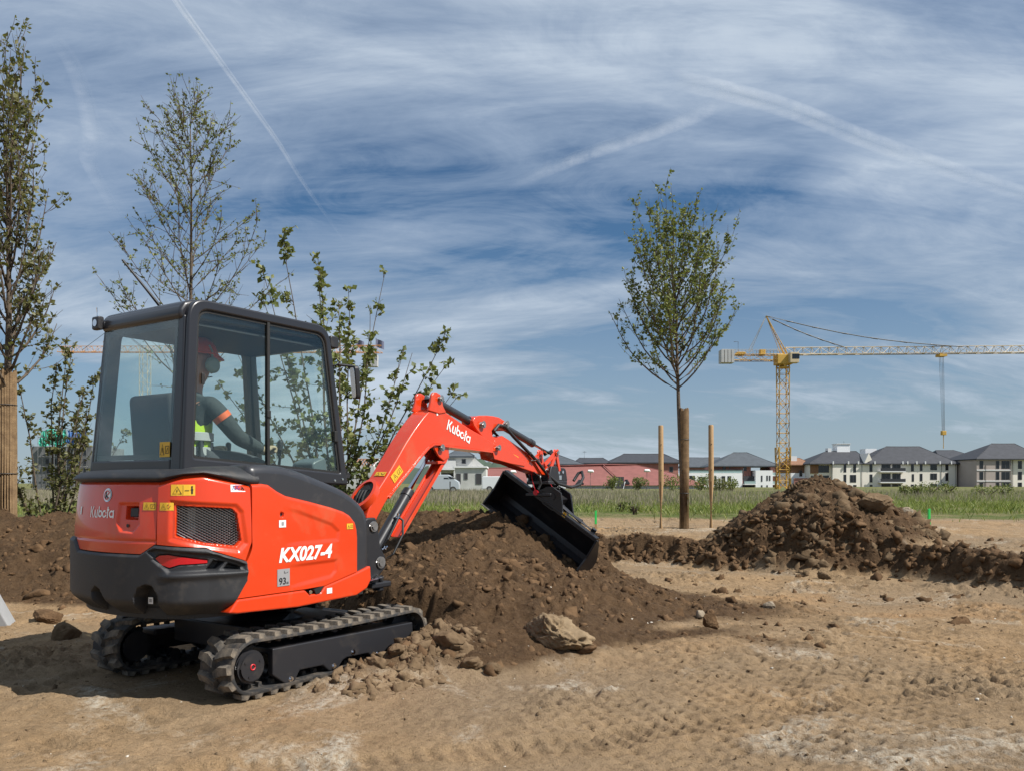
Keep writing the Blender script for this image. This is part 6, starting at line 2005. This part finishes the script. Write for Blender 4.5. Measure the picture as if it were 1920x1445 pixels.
CY = 132.0; ck = CY / F_PX
CR = empty('tower_crane', ((1468 - 960) * ck, CY, 0.36)); tag(CR, 'yellow tower crane with long lattice jib over the apartment blocks', 'crane')
def cu(px): return (px - 1468) * ck
def cz(py): return CAM_H - (py - 905) * ck - 0.36
lattice((0, 0, -0.4), (0, 0, cz(683)), 1.55, 1.55, 1.5, 0.11).build('mast', CRY, CR)
lattice((0, 0, -0.4), (0, 0, cz(838)), 1.85, 1.85, 1.7, 0.13).build('mast_base', CRY, CR)
MB().box(-1.2, 1.3, -1.1, 1.1, cz(684), cz(666)).cyl((0, 0, cz(690)), (0, 0, cz(684)), 1.2, 18).build('slewing_unit', CRY, CR, bevel=0.08)
cbn = MB().box(cu(1474), cu(1491), -1.9, -0.6, cz(683), cz(664)).build('crane_cab', CRG, CR, bevel=0.06)
MB().box(cu(1478), cu(1491) + 0.02, -1.92, -0.58, cz(676), cz(667)).build('cab_window', PANE, cbn)
lattice((cu(1473), 0, cz(665.5)), (cu(2010), 0, cz(661)), 1.25, 1.15, 1.35, 0.085, True).build('jib', CRG, CR)
lattice((cu(1352), 0, cz(671)), (cu(1466), 0, cz(671)), 1.5, 0.9, 1.4, 0.085).build('counter_jib', CRY, CR)
for k in range(4): MB().box(cu(1350 + k * 6.3), cu(1355.2 + k * 6.3), -0.9, 0.9, cz(681), cz(657)).build('ballast_block', CONC, CR)
hr = MB()
for yy in (-0.8, 0.8):
    hr.tube([(cu(1352), yy, cz(657)), (cu(1464), yy, cz(657))], 0.035, 4)
    for k in range(14): hr.tube([(cu(1376 + k * 6.5), yy, cz(666)), (cu(1376 + k * 6.5), yy, cz(657))], 0.03, 4)
hr.build('handrail', CRG, CR)
MB().box(cu(1424), cu(1434), -0.5, 0.5, cz(666), cz(656)).box(cu(1380), cu(1396), -0.6, 0.6, cz(666), cz(661)).build('winch', CRY, CR, bevel=0.05)
MB().tube([(cu(1384), 0, cz(663)), (cu(1384), 0, cz(641)), (cu(1376), 0, cz(641))], 0.05, 5).build('lamp_post', FRMW, CR)
ap = Vector((cu(1436.5), 0, cz(592.5)))
at_ = MB()
for yy in (-0.6, 0.6): at_.tube([(cu(1473), yy, cz(663)), ap], 0.12, 5)
at_.tube([(cu(1466), -0.55, cz(665)), ap], 0.07, 5).tube([(cu(1466), 0.55, cz(665)), ap], 0.07, 5)
for k in range(1, 8):
    t = k / 8; p_ = Vector((cu(1473), -0.6, cz(663))).lerp(ap, t); q_ = Vector((cu(1473), 0.6, cz(663))).lerp(ap, t)
    at_.tube([p_, q_], 0.06, 4)
at_.build('apex_frame', CRY, CR)
ST = mat('stay_cable', (0.16, 0.17, 0.19), 0.6)
for (p_, q_) in ((1436.5, 1582), (1436.5, 1806)):
    a = ap; e = Vector((cu(q_), 0, cz(650.5)))
    sg = MB()
    for yy in (-0.12, 0.12):
        pts = [a.lerp(e, t) + Vector((0, yy, -0.9 * math.sin(math.pi * t) * (q_ - 1436) / 370)) for t in np.linspace(0, 1, 9)]
        sg.tube(pts, 0.05, 4)
    for t in (0.12, 0.25, 0.4, 0.55, 0.7, 0.85):
        c = a.lerp(e, t) + Vector((0, 0, -0.9 * math.sin(math.pi * t) * (q_ - 1436) / 370)); dv = (e - a).normalized() * 0.5
        sg.tube([c - dv, c + dv], 0.13, 5)
    sg.build('stay', ST, CR)
for q_ in (1402, 1408): MB().tube([ap, (cu(q_), -0.3 if q_ < 1405 else 0.3, cz(660))], 0.07, 5).build('back_stay', CONC, CR)
tr_ = MB().box(cu(1758), cu(1772), -0.7, 0.7, cz(669), cz(664.5)).build('trolley', CRY, CR)
rp = MB()
for dx in (-0.35, -0.12, 0.12, 0.35): rp.tube([(cu(1765) + dx, 0, cz(667)), (cu(1769) + dx * 0.55, 0, cz(808))], 0.035, 4)
rp.build('hoist_rope', ST, CR)
MB().box(cu(1765), cu(1773), -0.3, 0.3, cz(815), cz(807)).cyl((cu(1769), 0, cz(840)), (cu(1769), 0, cz(815)), 0.07, 6).build('hook_block', CRY, CR, bevel=0.05)

CY2 = 165.0; ck2 = CY2 / F_PX
CR2 = empty('tower_crane', ((272 - 960) * ck2, CY2, 0.36)); tag(CR2, 'orange tower crane whose jib passes behind the excavator cab', 'crane')
def du(px): return (px - 272) * ck2
def dz(py): return CAM_H - (py - 905) * ck2 - 0.36
lattice((0, 0, -0.4), (0, 0, dz(650)), 1.6, 1.6, 1.7, 0.06).build('mast', CRG, CR2)
lattice((du(40), 14, dz(640)), (du(735), -14, dz(682)), 1.3, 1.3, 1.5, 0.075, True).build('jib', CRO, CR2)
MB().tube([(du(181), 3, dz(638)), (du(186), 3, dz(617))], 0.25, 4).tube([(du(191), 3, dz(638)), (du(186), 3, dz(617))], 0.25, 4).build('apex_frame', CRO, CR2)
MB().tube([(du(186), 3, dz(617)), (du(110), 9, dz(643))], 0.06, 4).tube([(du(186), 3, dz(617)), (du(420), 0, dz(660))], 0.06, 4).build('stay', ST, CR2)
for px in (687, 722):
    f = MB().cyl((du(px), -11, dz(683)), (du(px), -11, dz(652)), 0.06, 5).build('flag_pole', FRMW, CR2)
    rows = [[(du(px) + 1.5 * j / 5, -11 + 0.2 * math.sin(j * 1.3), dz(653) - 1.5 * i / 3 - 0.12 * j) for j in range(6)] for i in range(4)]
    MB().grid(rows).build('flag', mat('flag_grey', (0.12, 0.13, 0.20), 0.8), f, fix=False)
for k in range(3): MB().box(du(704 + k * 8), du(711 + k * 8), -13, -11.5, dz(704), dz(684)).build('ballast_block', CONC, CR2)

# wooded hill beyond the town
HILLM = mat('wooded_hill', (0.045, 0.07, 0.045), 0.95, color2=(0.07, 0.10, 0.07), vscale=0.02)
Hy = 1500.0
rows = []
for i in range(14):
    yw = Hy + i * 60
    rows.append([((px - 960) / F_PX * Hy, yw, max(-5.0, (CAM_H + 58 * (1.0 if 840 < px < 900 else max(0.0, 1 - (abs(px - 870) - 30) / 260.0)) * (0.92 + 0.08 * math.sin(px * 0.13) + 0.05 * math.sin(px * 0.41))) * math.sin(min(1.0, i / 5.0) * math.pi / 2) - 3)) for px in range(500, 1240, 8)])
hill = MB().grid(rows).build('hill', HILLM, None, smooth=60, fix=False)
tag(hill, kind='structure')
# ---------------------------------------------------------------- grass, bushes, pegs
def blades(name, label, n, seed, ymin, ymax, hmin, hmax, width, cols, dens, lean=0.35):
    rng = np.random.RandomState(seed)
    m_ = n * 5
    t = rng.rand(m_)
    Y = ymin * (ymax / ymin) ** t
    X = (rng.rand(m_) * 2 - 1) * (0.70 * Y + 1.5)
    keep = rng.rand(m_) < dens(X, Y)
    X, Y = X[keep][:n], Y[keep][:n]
    k = len(X)
    Z = ground_h(X, Y) - 0.02
    h = hmin + (hmax - hmin) * rng.rand(k) ** 1.5
    a = rng.rand(k) * TAU; lx = rng.randn(k) * lean * h; ly = rng.randn(k) * lean * h
    w = width * (0.6 + 0.8 * rng.rand(k)) * (0.6 + Y / 45.0)
    dx, dy = np.cos(a) * w / 2, np.sin(a) * w / 2
    co = np.empty((k, 4, 3))
    co[:, 0] = np.stack([X - dx, Y - dy, Z], -1); co[:, 1] = np.stack([X + dx, Y + dy, Z], -1)
    co[:, 2] = np.stack([X + lx * 0.45 + dx * .6, Y + ly * 0.45 + dy * .6, Z + h * 0.62], -1)
    co[:, 3] = np.stack([X + lx, Y + ly, Z + h], -1)
    idx = np.arange(k * 4).reshape(k, 4)
    tri = np.concatenate([idx[:, [0, 1, 2]], idx[:, [0, 2, 3]]]).astype(np.int32)
    me = bpy.data.meshes.new(name)
    me.vertices.add(k * 4); me.vertices.foreach_set('co', co.ravel())
    me.loops.add(tri.size); me.loops.foreach_set('vertex_index', tri.ravel())
    me.polygons.add(len(tri)); me.polygons.foreach_set('loop_start', np.arange(0, tri.size, 3, dtype=np.int32)); me.polygons.foreach_set('loop_total', np.full(len(tri), 3, dtype=np.int32))
    me.update(calc_edges=True)
    o = obj(name, me, leaf_mat(name + '_blades', *cols))
    tag(o, label, 'grass', kind='stuff')
    return o


def dens_green(x, y):
    n = fbm(x, y, 0.35, 3, 201)
    edge = smooth((y - 23.5 - 2.5 * fbm(x, y, 0.3, 2, 202)) / 3.0)
    bare = smooth((n + 0.42) / 0.25)
    right = 0.75 + 0.25 * smooth((x - 4) / 6)
    return np.clip(edge * bare * right + 0.05 * smooth((y - 19) / 3) * (n > 0.1), 0, 1)


def dens_dry(x, y):
    return np.clip(smooth((y - 32 - 5 * smooth((x - 8) / 8)) / 8) * (1.0 - 0.62 * smooth((x - 6) / 9)) * (0.75 + 0.5 * fbm(x, y, 0.3, 2, 211)), 0, 1)


blades('grass', 'green meadow grass along the far edge of the bare earth', 110000, 3, 19, 95, 0.06, 0.30, 0.014, ((0.085, 0.130, 0.020), (0.17, 0.225, 0.040), (0.30, 0.30, 0.10)), dens_green)
blades('dry_grass', 'tall grey-brown dry grass in front of the houses', 60000, 4, 30, 100, 0.22, 0.58, 0.014, ((0.20, 0.17, 0.125), (0.28, 0.24, 0.18), (0.34, 0.30, 0.22)), dens_dry, 0.14)


def bush(px, Y, r, h, label, seed, m, name='bush', leaf=0.16, n=900):
    rng = random.Random(seed)
    x = (px - 960) / F_PX * Y
    T = empty(name, (x, Y, gz(x, Y))); tag(T, label, 'bush', 'bushes at the far side of the field')
    lv, st = MB(), MB()
    for k in range(7):
        a = rng.uniform(0, TAU); st.tube([(0, 0, -0.1), (r * 0.4 * math.cos(a), r * 0.4 * math.sin(a), h * 0.45), (r * 0.75 * math.cos(a), r * 0.75 * math.sin(a), h * 0.8)], [0.05, 0.035, 0.015], 5)
    lob = [(rng.gauss(0, r * 0.45), rng.gauss(0, r * 0.45), h * rng.uniform(0.35, 0.8), rng.uniform(0.3, 0.55) * r) for _ in range(9)]
    for k in range(n):
        c = rng.choice(lob)
        v = Vector((rng.gauss(0, 1), rng.gauss(0, 1), rng.gauss(0, 1))).normalized()
        p = Vector(c[:3]) + v * c[3] * rng.uniform(0.55, 1.12)
        p.z = max(0.02, p.z)
        add_leaf(lv, p, (v + Vector((rng.gauss(0, .7), rng.gauss(0, .7), rng.gauss(0, .7)))).normalized(), leaf, rng)
    st.build('stem', BARK, T)
    o = lv.build('foliage', m, T, fix=False); o['kind'] = 'stuff'
    return T


for q in ((1148, 105, 1.0, 2.0, 'dark round bush left of the hall entrance', 1, LEAF_A), (1196, 100, 0.9, 1.7, 'yellow-green bush right of the hall entrance', 2, LEAF_C), (1262, 100, 1.3, 1.9, 'dark bush just left of the wrapped maple trunk', 3, LEAF_A), (1313, 98, 1.3, 1.9, 'dark bush between the maple trunk and the right stake', 4, LEAF_A),
          (1352, 97, 1.3, 1.3, 'low bush just right of the right stake', 6, LEAF_B), (1372, 102, 1.2, 1.5, 'low dark bush before the white house', 7, LEAF_A)):
    bush(*q)
for k, (px, Y, r, h) in enumerate(((1697, 62, 0.45, 1.0), (1722, 60, 0.6, 0.9), (1745, 66, 0.9, 0.9), (1850, 60, 1.0, 0.7), (1880, 64, 0.8, 0.7), (1776, 70, 0.9, 0.9))):
    bush(px, Y, r, h, ('weed clump', 'leafy weed clump', 'broad weed clump', 'wide low weed clump', 'low weed clump', 'rounded weed clump')[k] + (' in the grass below the loggias', ' in the grass right of the loggias', ' in the grass before the cream wall', ' before the taupe block', ' before the right-hand wall', ' in front of the link building')[k], 20 + k, LEAF_C, 'weed_clump', 0.12, 420)
for k, (px, Y) in enumerate(((1190, 25.5), (1165, 28.0), (1062, 24.5))):
    bush(px, Y, 0.16, 0.35, ('small weed in thin grass left of the left stake', 'small weed further back in the thin grass', 'small weed right of the bucket')[k], 40 + k, LEAF_C, 'weed', 0.07, 130)

GREEN = mat('green_paint', (0.03, 0.55, 0.10), 0.5); REDPEG = mat('red_paint', (0.55, 0.03, 0.03), 0.5)
for px, Y, h, lab in ((1117, 17.5, 0.40, 'green-topped survey peg right of the bucket'), (1742, 16.2, 0.50, 'green-topped survey peg right of the dirt pile')):
    g = on_ground(px, Y)
    T = empty('survey_peg', g); tag(T, lab, 'peg', 'green survey pegs')
    MB().prism([(-0.022, -0.1), (0.022, -0.1), (0.022, h * 0.30), (-0.022, h * 0.30)], -0.02, 0.02).build('peg_shaft', POST, T)
    MB().prism([(-0.0235, h * 0.30), (0.0235, h * 0.30), (0.021, h), (0.008, h + 0.012), (-0.02, h - 0.01)], -0.0215, 0.0215).build('peg_head', GREEN, T, bevel=0.003)
g = on_ground(843, 16.5)
T = empty('marker_rod', (g.x, g.y, g.z)); tag(T, 'thin dark marker rod with red foot behind the dirt ridge', 'rod')
MB().cyl((0, 0, -0.1), (0.01, 0, 0.98), 0.012, 8).build('rod', WIREM, T)
MB().cyl((0.0, 0, 0.30), (0.003, 0, 0.36), 0.03, 10).build('rod_band', REDPEG, T)
g = on_ground(1398, 60)
tag(MB().tube([(g.x, g.y, g.z - 0.2), (g.x - 0.18, g.y, g.z + 2.1)], 0.035, 6).build('leaning_post', FRMW), 'thin leaning post in the grass before the white house', 'post')

# ---------------------------------------------------------------- clods, stones
CLOD = mat('dark_clod', (0.070, 0.041, 0.022), 0.95, color2=(0.15, 0.092, 0.050), vscale=7.0, bump=0.9, bscale=28.0, spec=0.1)
CLODP = mat('dry_clod', (0.105, 0.070, 0.040), 0.95, color2=(0.190, 0.132, 0.080), vscale=6.0, bump=0.9, bscale=24.0, spec=0.1)
STONE = mat('pale_stone', (0.30, 0.25, 0.19), 0.9, color2=(0.21, 0.165, 0.115), vscale=7.0, bump=0.6, bscale=20.0, spec=0.15)


def ico(sub):
    bm = bmesh.new(); bmesh.ops.create_icosphere(bm, subdivisions=sub, radius=1.0)
    v = np.array([p.co[:] for p in bm.verts]); f = np.array([[q.index for q in t.verts] for t in bm.faces]); bm.free()
    return v, f


def scatter(name, label, m, pts, sizes, seed, sub=1, flat=0.9, sink=0.25):
    """many small lumps in one object, each its own crumpled shape"""
    rng = np.random.RandomState(seed)
    bv, bf = ico(sub)
    k = len(pts)
    jit = 1 + 0.42 * rng.randn(k, len(bv))
    v = bv[None] * np.clip(jit, 0.45, 1.6)[..., None]
    for _ in range(5):      # knock facets off each lump
        d = rng.randn(k, 3); d /= np.linalg.norm(d, axis=1)[:, None]
        e = np.einsum('kij,kj->ki', v, d) - 0.45 - 0.3 * rng.rand(k)[:, None]
        v = v - np.maximum(e, 0)[..., None] * d[:, None, :] * 0.9
    sc = sizes[:, None] * (0.65 + 0.7 * rng.rand(k, 3)); sc[:, 2] *= flat
    v = v * sc[:, None, :]
    a = rng.rand(k) * TAU
    c, s = np.cos(a)[:, None], np.sin(a)[:, None]
    x = v[..., 0] * c - v[..., 1] * s; y = v[..., 0] * s + v[..., 1] * c
    co = np.stack([x, y, v[..., 2]], -1) + pts[:, None, :] - np.array([0, 0, 1.0]) * (sizes * sink)[:, None, None]
    fi = (bf[None] + (np.arange(k) * len(bv))[:, None, None]).reshape(-1, 3).astype(np.int32)
    me = bpy.data.meshes.new(name)
    me.vertices.add(k * len(bv)); me.vertices.foreach_set('co', co.ravel())
    me.loops.add(fi.size); me.loops.foreach_set('vertex_index', fi.ravel())
    me.polygons.add(len(fi)); me.polygons.foreach_set('loop_start', np.arange(0, fi.size, 3, dtype=np.int32)); me.polygons.foreach_set('loop_total', np.full(len(fi), 3, dtype=np.int32))
    me.update(calc_edges=True)
    o = obj(name, me, m)
    tag(o, label, name.replace('_', ' ').split()[-1], kind='stuff')
    return o


def pick(n, seed, x0, x1, y0, y1, prob):
    rng = np.random.RandomState(seed)
    X = x0 + (x1 - x0) * rng.rand(n * 12); Y = y0 + (y1 - y0) * rng.rand(n * 12)
    k = rng.rand(n * 12) < prob(X, Y)
    X, Y = X[k][:n], Y[k][:n]
    return np.stack([X, Y, ground_h(X, Y)], -1), rng


def p_moist(x, y):
    z, m, f_ = ground_h(x, y, True)
    return np.clip(m - 0.1, 0, 1) ** 1.2 * (0.35 + 0.65 * (fbm(x, y, 1.2, 2, 301) > -0.05))


P, rng = pick(9000, 1, -7.5, 8.0, 5.2, 15.5, p_moist)
scatter('soil_clods', 'small dark crumbs and clods of dug soil', CLOD, P, 0.007 + 0.045 * rng.rand(len(P)) ** 4.0, 1)
P, rng = pick(520, 2, -7.0, 8.0, 5.3, 15.0, p_moist)
scatter('soil_clods', 'larger dark clods lying on the dug soil', CLOD, P, 0.03 + 0.085 * rng.rand(len(P)) ** 3.5, 2, 2, sink=0.4)
def p_bank(x, y):
    st = soil_parts(x, y)[4]
    return np.clip(st * (1 - st) * 4, 0, 1) ** 0.6 * 0.9 + 0.02


P, rng = pick(2600, 13, -4.0, 9.5, 7.5, 14.6, p_bank)
scatter('soil_clods', 'crumbled clods covering the cut bank', CLOD, P, 0.012 + 0.075 * rng.rand(len(P)) ** 3.0, 13, 2, sink=0.2)
P, rng = pick(900, 3, 3.0, 7.2, 11.4, 15.4, lambda x, y: (soil_parts(x, y)[3] > 0.05) * (0.3 + 0.7 * (fbm(x, y, 1.3, 2, 303) > 0)))
scatter('soil_clods', 'broken clods covering the tall dirt pile', mat('pile_clod', (0.085, 0.056, 0.032), 0.95, color2=(0.16, 0.112, 0.068), vscale=6.0, bump=0.9, bscale=26.0, spec=0.1), P, 0.015 + 0.13 * rng.rand(len(P)) ** 4.0, 3, 2, sink=0.4)
P, rng = pick(650, 4, -1.5, 0.5, 5.2, 7.6, lambda x, y: smooth((-0.72 - to_local(x, y)[1]) / 0.1) * smooth((to_local(x, y)[1] + 1.5) / 0.4) * smooth((to_local(x, y)[0] + 0.45) / 0.4) * smooth((1.2 - to_local(x, y)[0]) / 0.25))
scatter('soil_clods', 'dry crumbled clods heaped along the near track', CLODP, P, 0.008 + 0.055 * rng.rand(len(P)) ** 4.5, 4, 2, sink=0.35)
P, rng = pick(6500, 5, -4.5, 7.0, 2.4, 12.5, lambda x, y: (0.25 + 0.75 * (fbm(x, y, 0.7, 2, 311) > 0.05)) * (1.0 - 0.8 * (ground_h(x, y, True)[1] > 0.4)))
scatter('pebbles', 'pebbles and crumbs strewn over the packed earth', CLODP, P, 0.003 + 0.017 * rng.rand(len(P)) ** 4.0, 5, 1)
P, rng = pick(700, 6, -4.5, 7.0, 2.4, 13.5, lambda x, y: 0.3 + 0.7 * (fbm(x, y, 0.6, 2, 321) > 0.15))
scatter('pebbles', 'pale chips of stone scattered on the ground', mat('white_stone', (0.50, 0.46, 0.39), 0.8), P, 0.003 + 0.013 * rng.rand(len(P)) ** 4.0, 6, 1)


def lump(name, label, cat, px, Y, size, m, seed, group=None, sink=0.3, sub=5, rough=0.30):
    x = (px - 960) / F_PX * Y
    v, f = ico(sub)
    rng = np.random.RandomState(seed)
    o1, o2, o3 = rng.rand(3) * 50
    n1 = fbm(v[:, 0] * 1.0 + o1 + v[:, 2] * .7, v[:, 1] + o2 + v[:, 2], 1.1, 3, seed); n2 = billow(v[:, 0] + o3 + v[:, 2] * 1.3, v[:, 1] - v[:, 2], 2.6, 3, seed + 5)
    # knock flat facets into it
    n3 = billow(v[:, 0] * 1.1 - v[:, 2] * 1.7 + o2, v[:, 1] * 1.2 + v[:, 2] * 0.8 + o1, 6.5, 3, seed + 9, 0.65)
    vv = v * (1 + rough * 1.4 * n1 + rough * 0.5 * n2)[:, None]
    for _ in range(9):
        d = rng.randn(3); d /= np.linalg.norm(d); h = rng.uniform(0.55, 0.85)
        e = vv @ d
        vv = vv - np.outer(np.maximum(e - h, 0) * 0.85, d)
    vv = vv + v * (rough * 0.26 * n3)[:, None]
    vv = vv * np.array(size)[None] * 0.5
    me = bpy.data.meshes.new(name); me.from_pydata(vv.tolist(), [], f.tolist()); me.update()
    me.polygons.foreach_set('use_smooth', [True] * len(me.polygons))
    o = obj(name, me, m)
    o.location = (x, Y, gz(x, Y) + size[2] * (0.5 - sink)); o.rotation_euler = (rng.uniform(-.3, .3), rng.uniform(-.3, .3), rng.uniform(0, 6))
    tag(o, label, cat, group)
    return o


lump('dry_clod', 'large pale clod of dry earth at the foot of the dirt ridge', 'clod', 1035, 6.45, (0.46, 0.34, 0.27), mat('pale_clod', (0.27, 0.20, 0.125), 0.95, color2=(0.13, 0.088, 0.05), vscale=5.0, bump=1.0, bscale=26.0, spec=0.1), 6, rough=0.50, sink=0.36)
lump('boulder', 'squarish boulder on the right flank of the tall dirt pile', 'boulder', 1640, 12.75, (0.46, 0.42, 0.34), CLODP, 9, sink=0.25)
lump('boulder', 'pale stone near the right end of the tall dirt pile', 'boulder', 1697, 13.1, (0.24, 0.22, 0.2), STONE, 10)
lump('soil_block', 'dark upright block of soil on the flat ground right of the ridge', 'clod', 1332, 7.55, (0.15, 0.14, 0.20), CLOD, 12, sink=0.15)
lump('stone', 'small round tan stone near the dark upright block', 'stone', 1312, 8.05, (0.11, 0.1, 0.08), STONE, 13)
lump('stone', 'flat stone at the end of the loose soil', 'stone', 1443, 8.85, (0.16, 0.13, 0.10), STONE, 14)
lump('stone', 'grey stone at the foot of the tall dirt pile', 'stone', 1545, 11.55, (0.22, 0.18, 0.15), CLODP, 15)
for k, (px, Y, s_, lab) in enumerate(((742, 5.95, 0.17, 'tilted dry clod beside the middle of the near track'), (705, 5.75, 0.15, 'dry clod beside the track frame bolt'), (842, 6.15, 0.24, 'broad dry clod where ridge and track meet'), (885, 5.95, 0.17, 'dry clod in front of the ridge left of the pale one'), (790, 6.4, 0.2, 'rounded clod by the front of the near track'), (1100, 6.35, 0.16, 'dark clod just right of the large pale clod'), (925, 5.93, 0.13, 'small dry clod at the front toe of the ridge'))):
    lump('dry_clod', lab, 'clod', px, Y, (s_, s_ * 0.85, s_ * 0.7), CLODP if k != 5 else CLOD, 30 + k, 'loose clods in front of the ridge', sub=4)
x0, y0 = gz(0, 0), 0
sl = MB().prism([(-0.30, -0.08), (0.22, -0.08), (0.02, 0.36), (-0.30, 0.46)], -0.10, 0.10).build('concrete_slab', mat('pale_concrete', (0.27, 0.275, 0.28), 0.85, var=0.1, vscale=6, bump=0.2, bscale=60), None, bevel=0.01)
sl.location = (-4.88, 7.75, gz(-4.88, 7.75)); sl.rotation_euler = (0.12, 0.0, 0.25)
tag(sl, 'pale grey concrete slab standing at the left edge', 'slab')
lump('stone', 'rounded stone just left of the far track', 'stone', 125, 7.1, (0.26, 0.2, 0.2), CLODP, 51)
lump('stone', 'brown clod on the pale ground left of the machine', 'clod', 92, 7.9, (0.28, 0.22, 0.16), CLOD, 52)

# ---------------------------------------------------------------- contrails high in the sky
def trail_mat(name, alpha):
    m = bpy.data.materials.new(name); m.use_nodes = True
    w = NT(m.node_tree)
    out = w.n('ShaderNodeOutputMaterial'); mx = w.n('ShaderNodeMixShader'); tr = w.n('ShaderNodeBsdfTransparent'); df = w.n('ShaderNodeBsdfDiffuse'); tl = w.n('ShaderNodeBsdfTranslucent'); ad = w.n('ShaderNodeMixShader')
    df.inputs[0].default_value = (0.9, 0.9, 0.9, 1); tl.inputs[0].default_value = (0.9, 0.9, 0.9, 1); ad.inputs[0].default_value = 0.5
    lw = w.n('ShaderNodeLayerWeight'); lw.inputs[0].default_value = 0.5
    inv_ = w.math('SUBTRACT', 1.0, lw.outputs['Facing'])
    g = w.n('ShaderNodeNewGeometry')
    mp = w.n('ShaderNodeMapping'); mp.inputs['Scale'].default_value = (0.0012, 0.0012, 0.0012); w.l(g.outputs['Position'], mp.inputs[0])
    nz = w.noise(mp.outputs[0], 1.0, 6, 0.65, 0.5)
    at_ = w.n('ShaderNodeAttribute'); at_.attribute_name = 'fade'
    fac = w.math('MULTIPLY', w.math('POWER', inv_, 1.5), w.ramp(nz, [(0.30, 0.15), (0.65, 1.0)]))
    fac = w.math('MULTIPLY', w.math('MULTIPLY', fac, at_.outputs['Fac']), alpha, clamp=True)
    w.l(df.outputs[0], ad.inputs[1]); w.l(tl.outputs[0], ad.inputs[2])
    w.l(fac, mx.inputs[0]); w.l(tr.outputs[0], mx.inputs[1]); w.l(ad.outputs[0], mx.inputs[2]); w.l(mx.outputs[0], out.inputs[0])
    return m


def contrail(label, pxs, alt, rad, alpha, fade, seed):
    pts = []
    for (px, py) in pxs:
        t = alt / ((905 - py) / F_PX)
        pts.append(Vector(((px - 960) / F_PX * t, t, alt)))
    def cat(t):
        f = t * (len(pts) - 1); i = min(int(f), len(pts) - 2); f -= i
        p0, p1, p2, p3 = pts[max(i - 1, 0)], pts[i], pts[i + 1], pts[min(i + 2, len(pts) - 1)]
        return 0.5 * ((2 * p1) + (p2 - p0) * f + (2 * p0 - 5 * p1 + 4 * p2 - p3) * f * f + (3 * p1 - p0 - 3 * p2 + p3) * f ** 3)
    n = 60; P_, r_, f_ = [], [], []
    for i in range(n + 1):
        t = i / n; q = cat(t)
        P_.append(q); r_.append(rad * np.interp(t, *fade[0])); f_.append(float(np.interp(t, *fade[1])))
    rows = []
    for i, q in enumerate(P_):
        d = (P_[min(i + 1, n)] - P_[max(i - 1, 0)]).normalized()
        sd = d.cross(Vector((0, 0, 1))).normalized()
        vw = (-q).normalized(); vw = (vw - d * vw.dot(d)).normalized(); sd = d.cross(vw)
        rows.append([q + sd * r_[i] * math.cos(t) + vw * r_[i] * math.sin(t) for t in np.linspace(0.02, math.pi - 0.02, 24)])
    mb = MB().grid(rows)
    o = mb.build('contrail', trail_mat('contrail_%d' % seed, alpha), None, smooth=180)
    a = o.data.attributes.new('fade', 'FLOAT', 'POINT'); a.data.foreach_set('value', np.repeat(f_, 24).astype(np.float32))
    tag(o, label, 'contrail')
    o.visible_shadow = True
    return o


contrail('thin straight white contrail running down from the top left', [(300, -60), (330, 0), (415, 118), (520, 265), (570, 345), (648, 455)], 8000, 64, 1.35, (([0, 1], [1.0, 0.8]), ([0, 0.05, 0.6, 0.8, 1.0], [0.9, 0.95, 0.8, 0.4, 0.0])), 1)
contrail('broad pale contrail sloping down to the right edge', [(1250, 148), (1340, 166), (1480, 205), (1640, 268), (1800, 325), (1990, 388)], 8000, 190, 0.75, (([0, 1], [1.0, 1.1]), ([0, 0.2, 0.5, 1.0], [0.0, 0.7, 0.9, 0.7])), 2)
contrail('faint crooked old contrail above the left tree', [(100, 70), (135, 120), (160, 190), (172, 260), (165, 300), (190, 350), (225, 410)], 8000, 170, 0.55, (([0, 0.5, 1], [0.7, 1.3, 0.8]), ([0, 0.3, 0.7, 1.0], [0.2, 0.9, 0.8, 0.0])), 3)
contrail('faint contrail crossing between the tree tops and the crane', [(960, 345), (1100, 290), (1260, 235), (1380, 180)], 8000, 170, 0.45, (([0, 1], [1.0, 1.0]), ([0, 0.3, 0.7, 1.0], [0.0, 0.8, 0.8, 0.0])), 4)
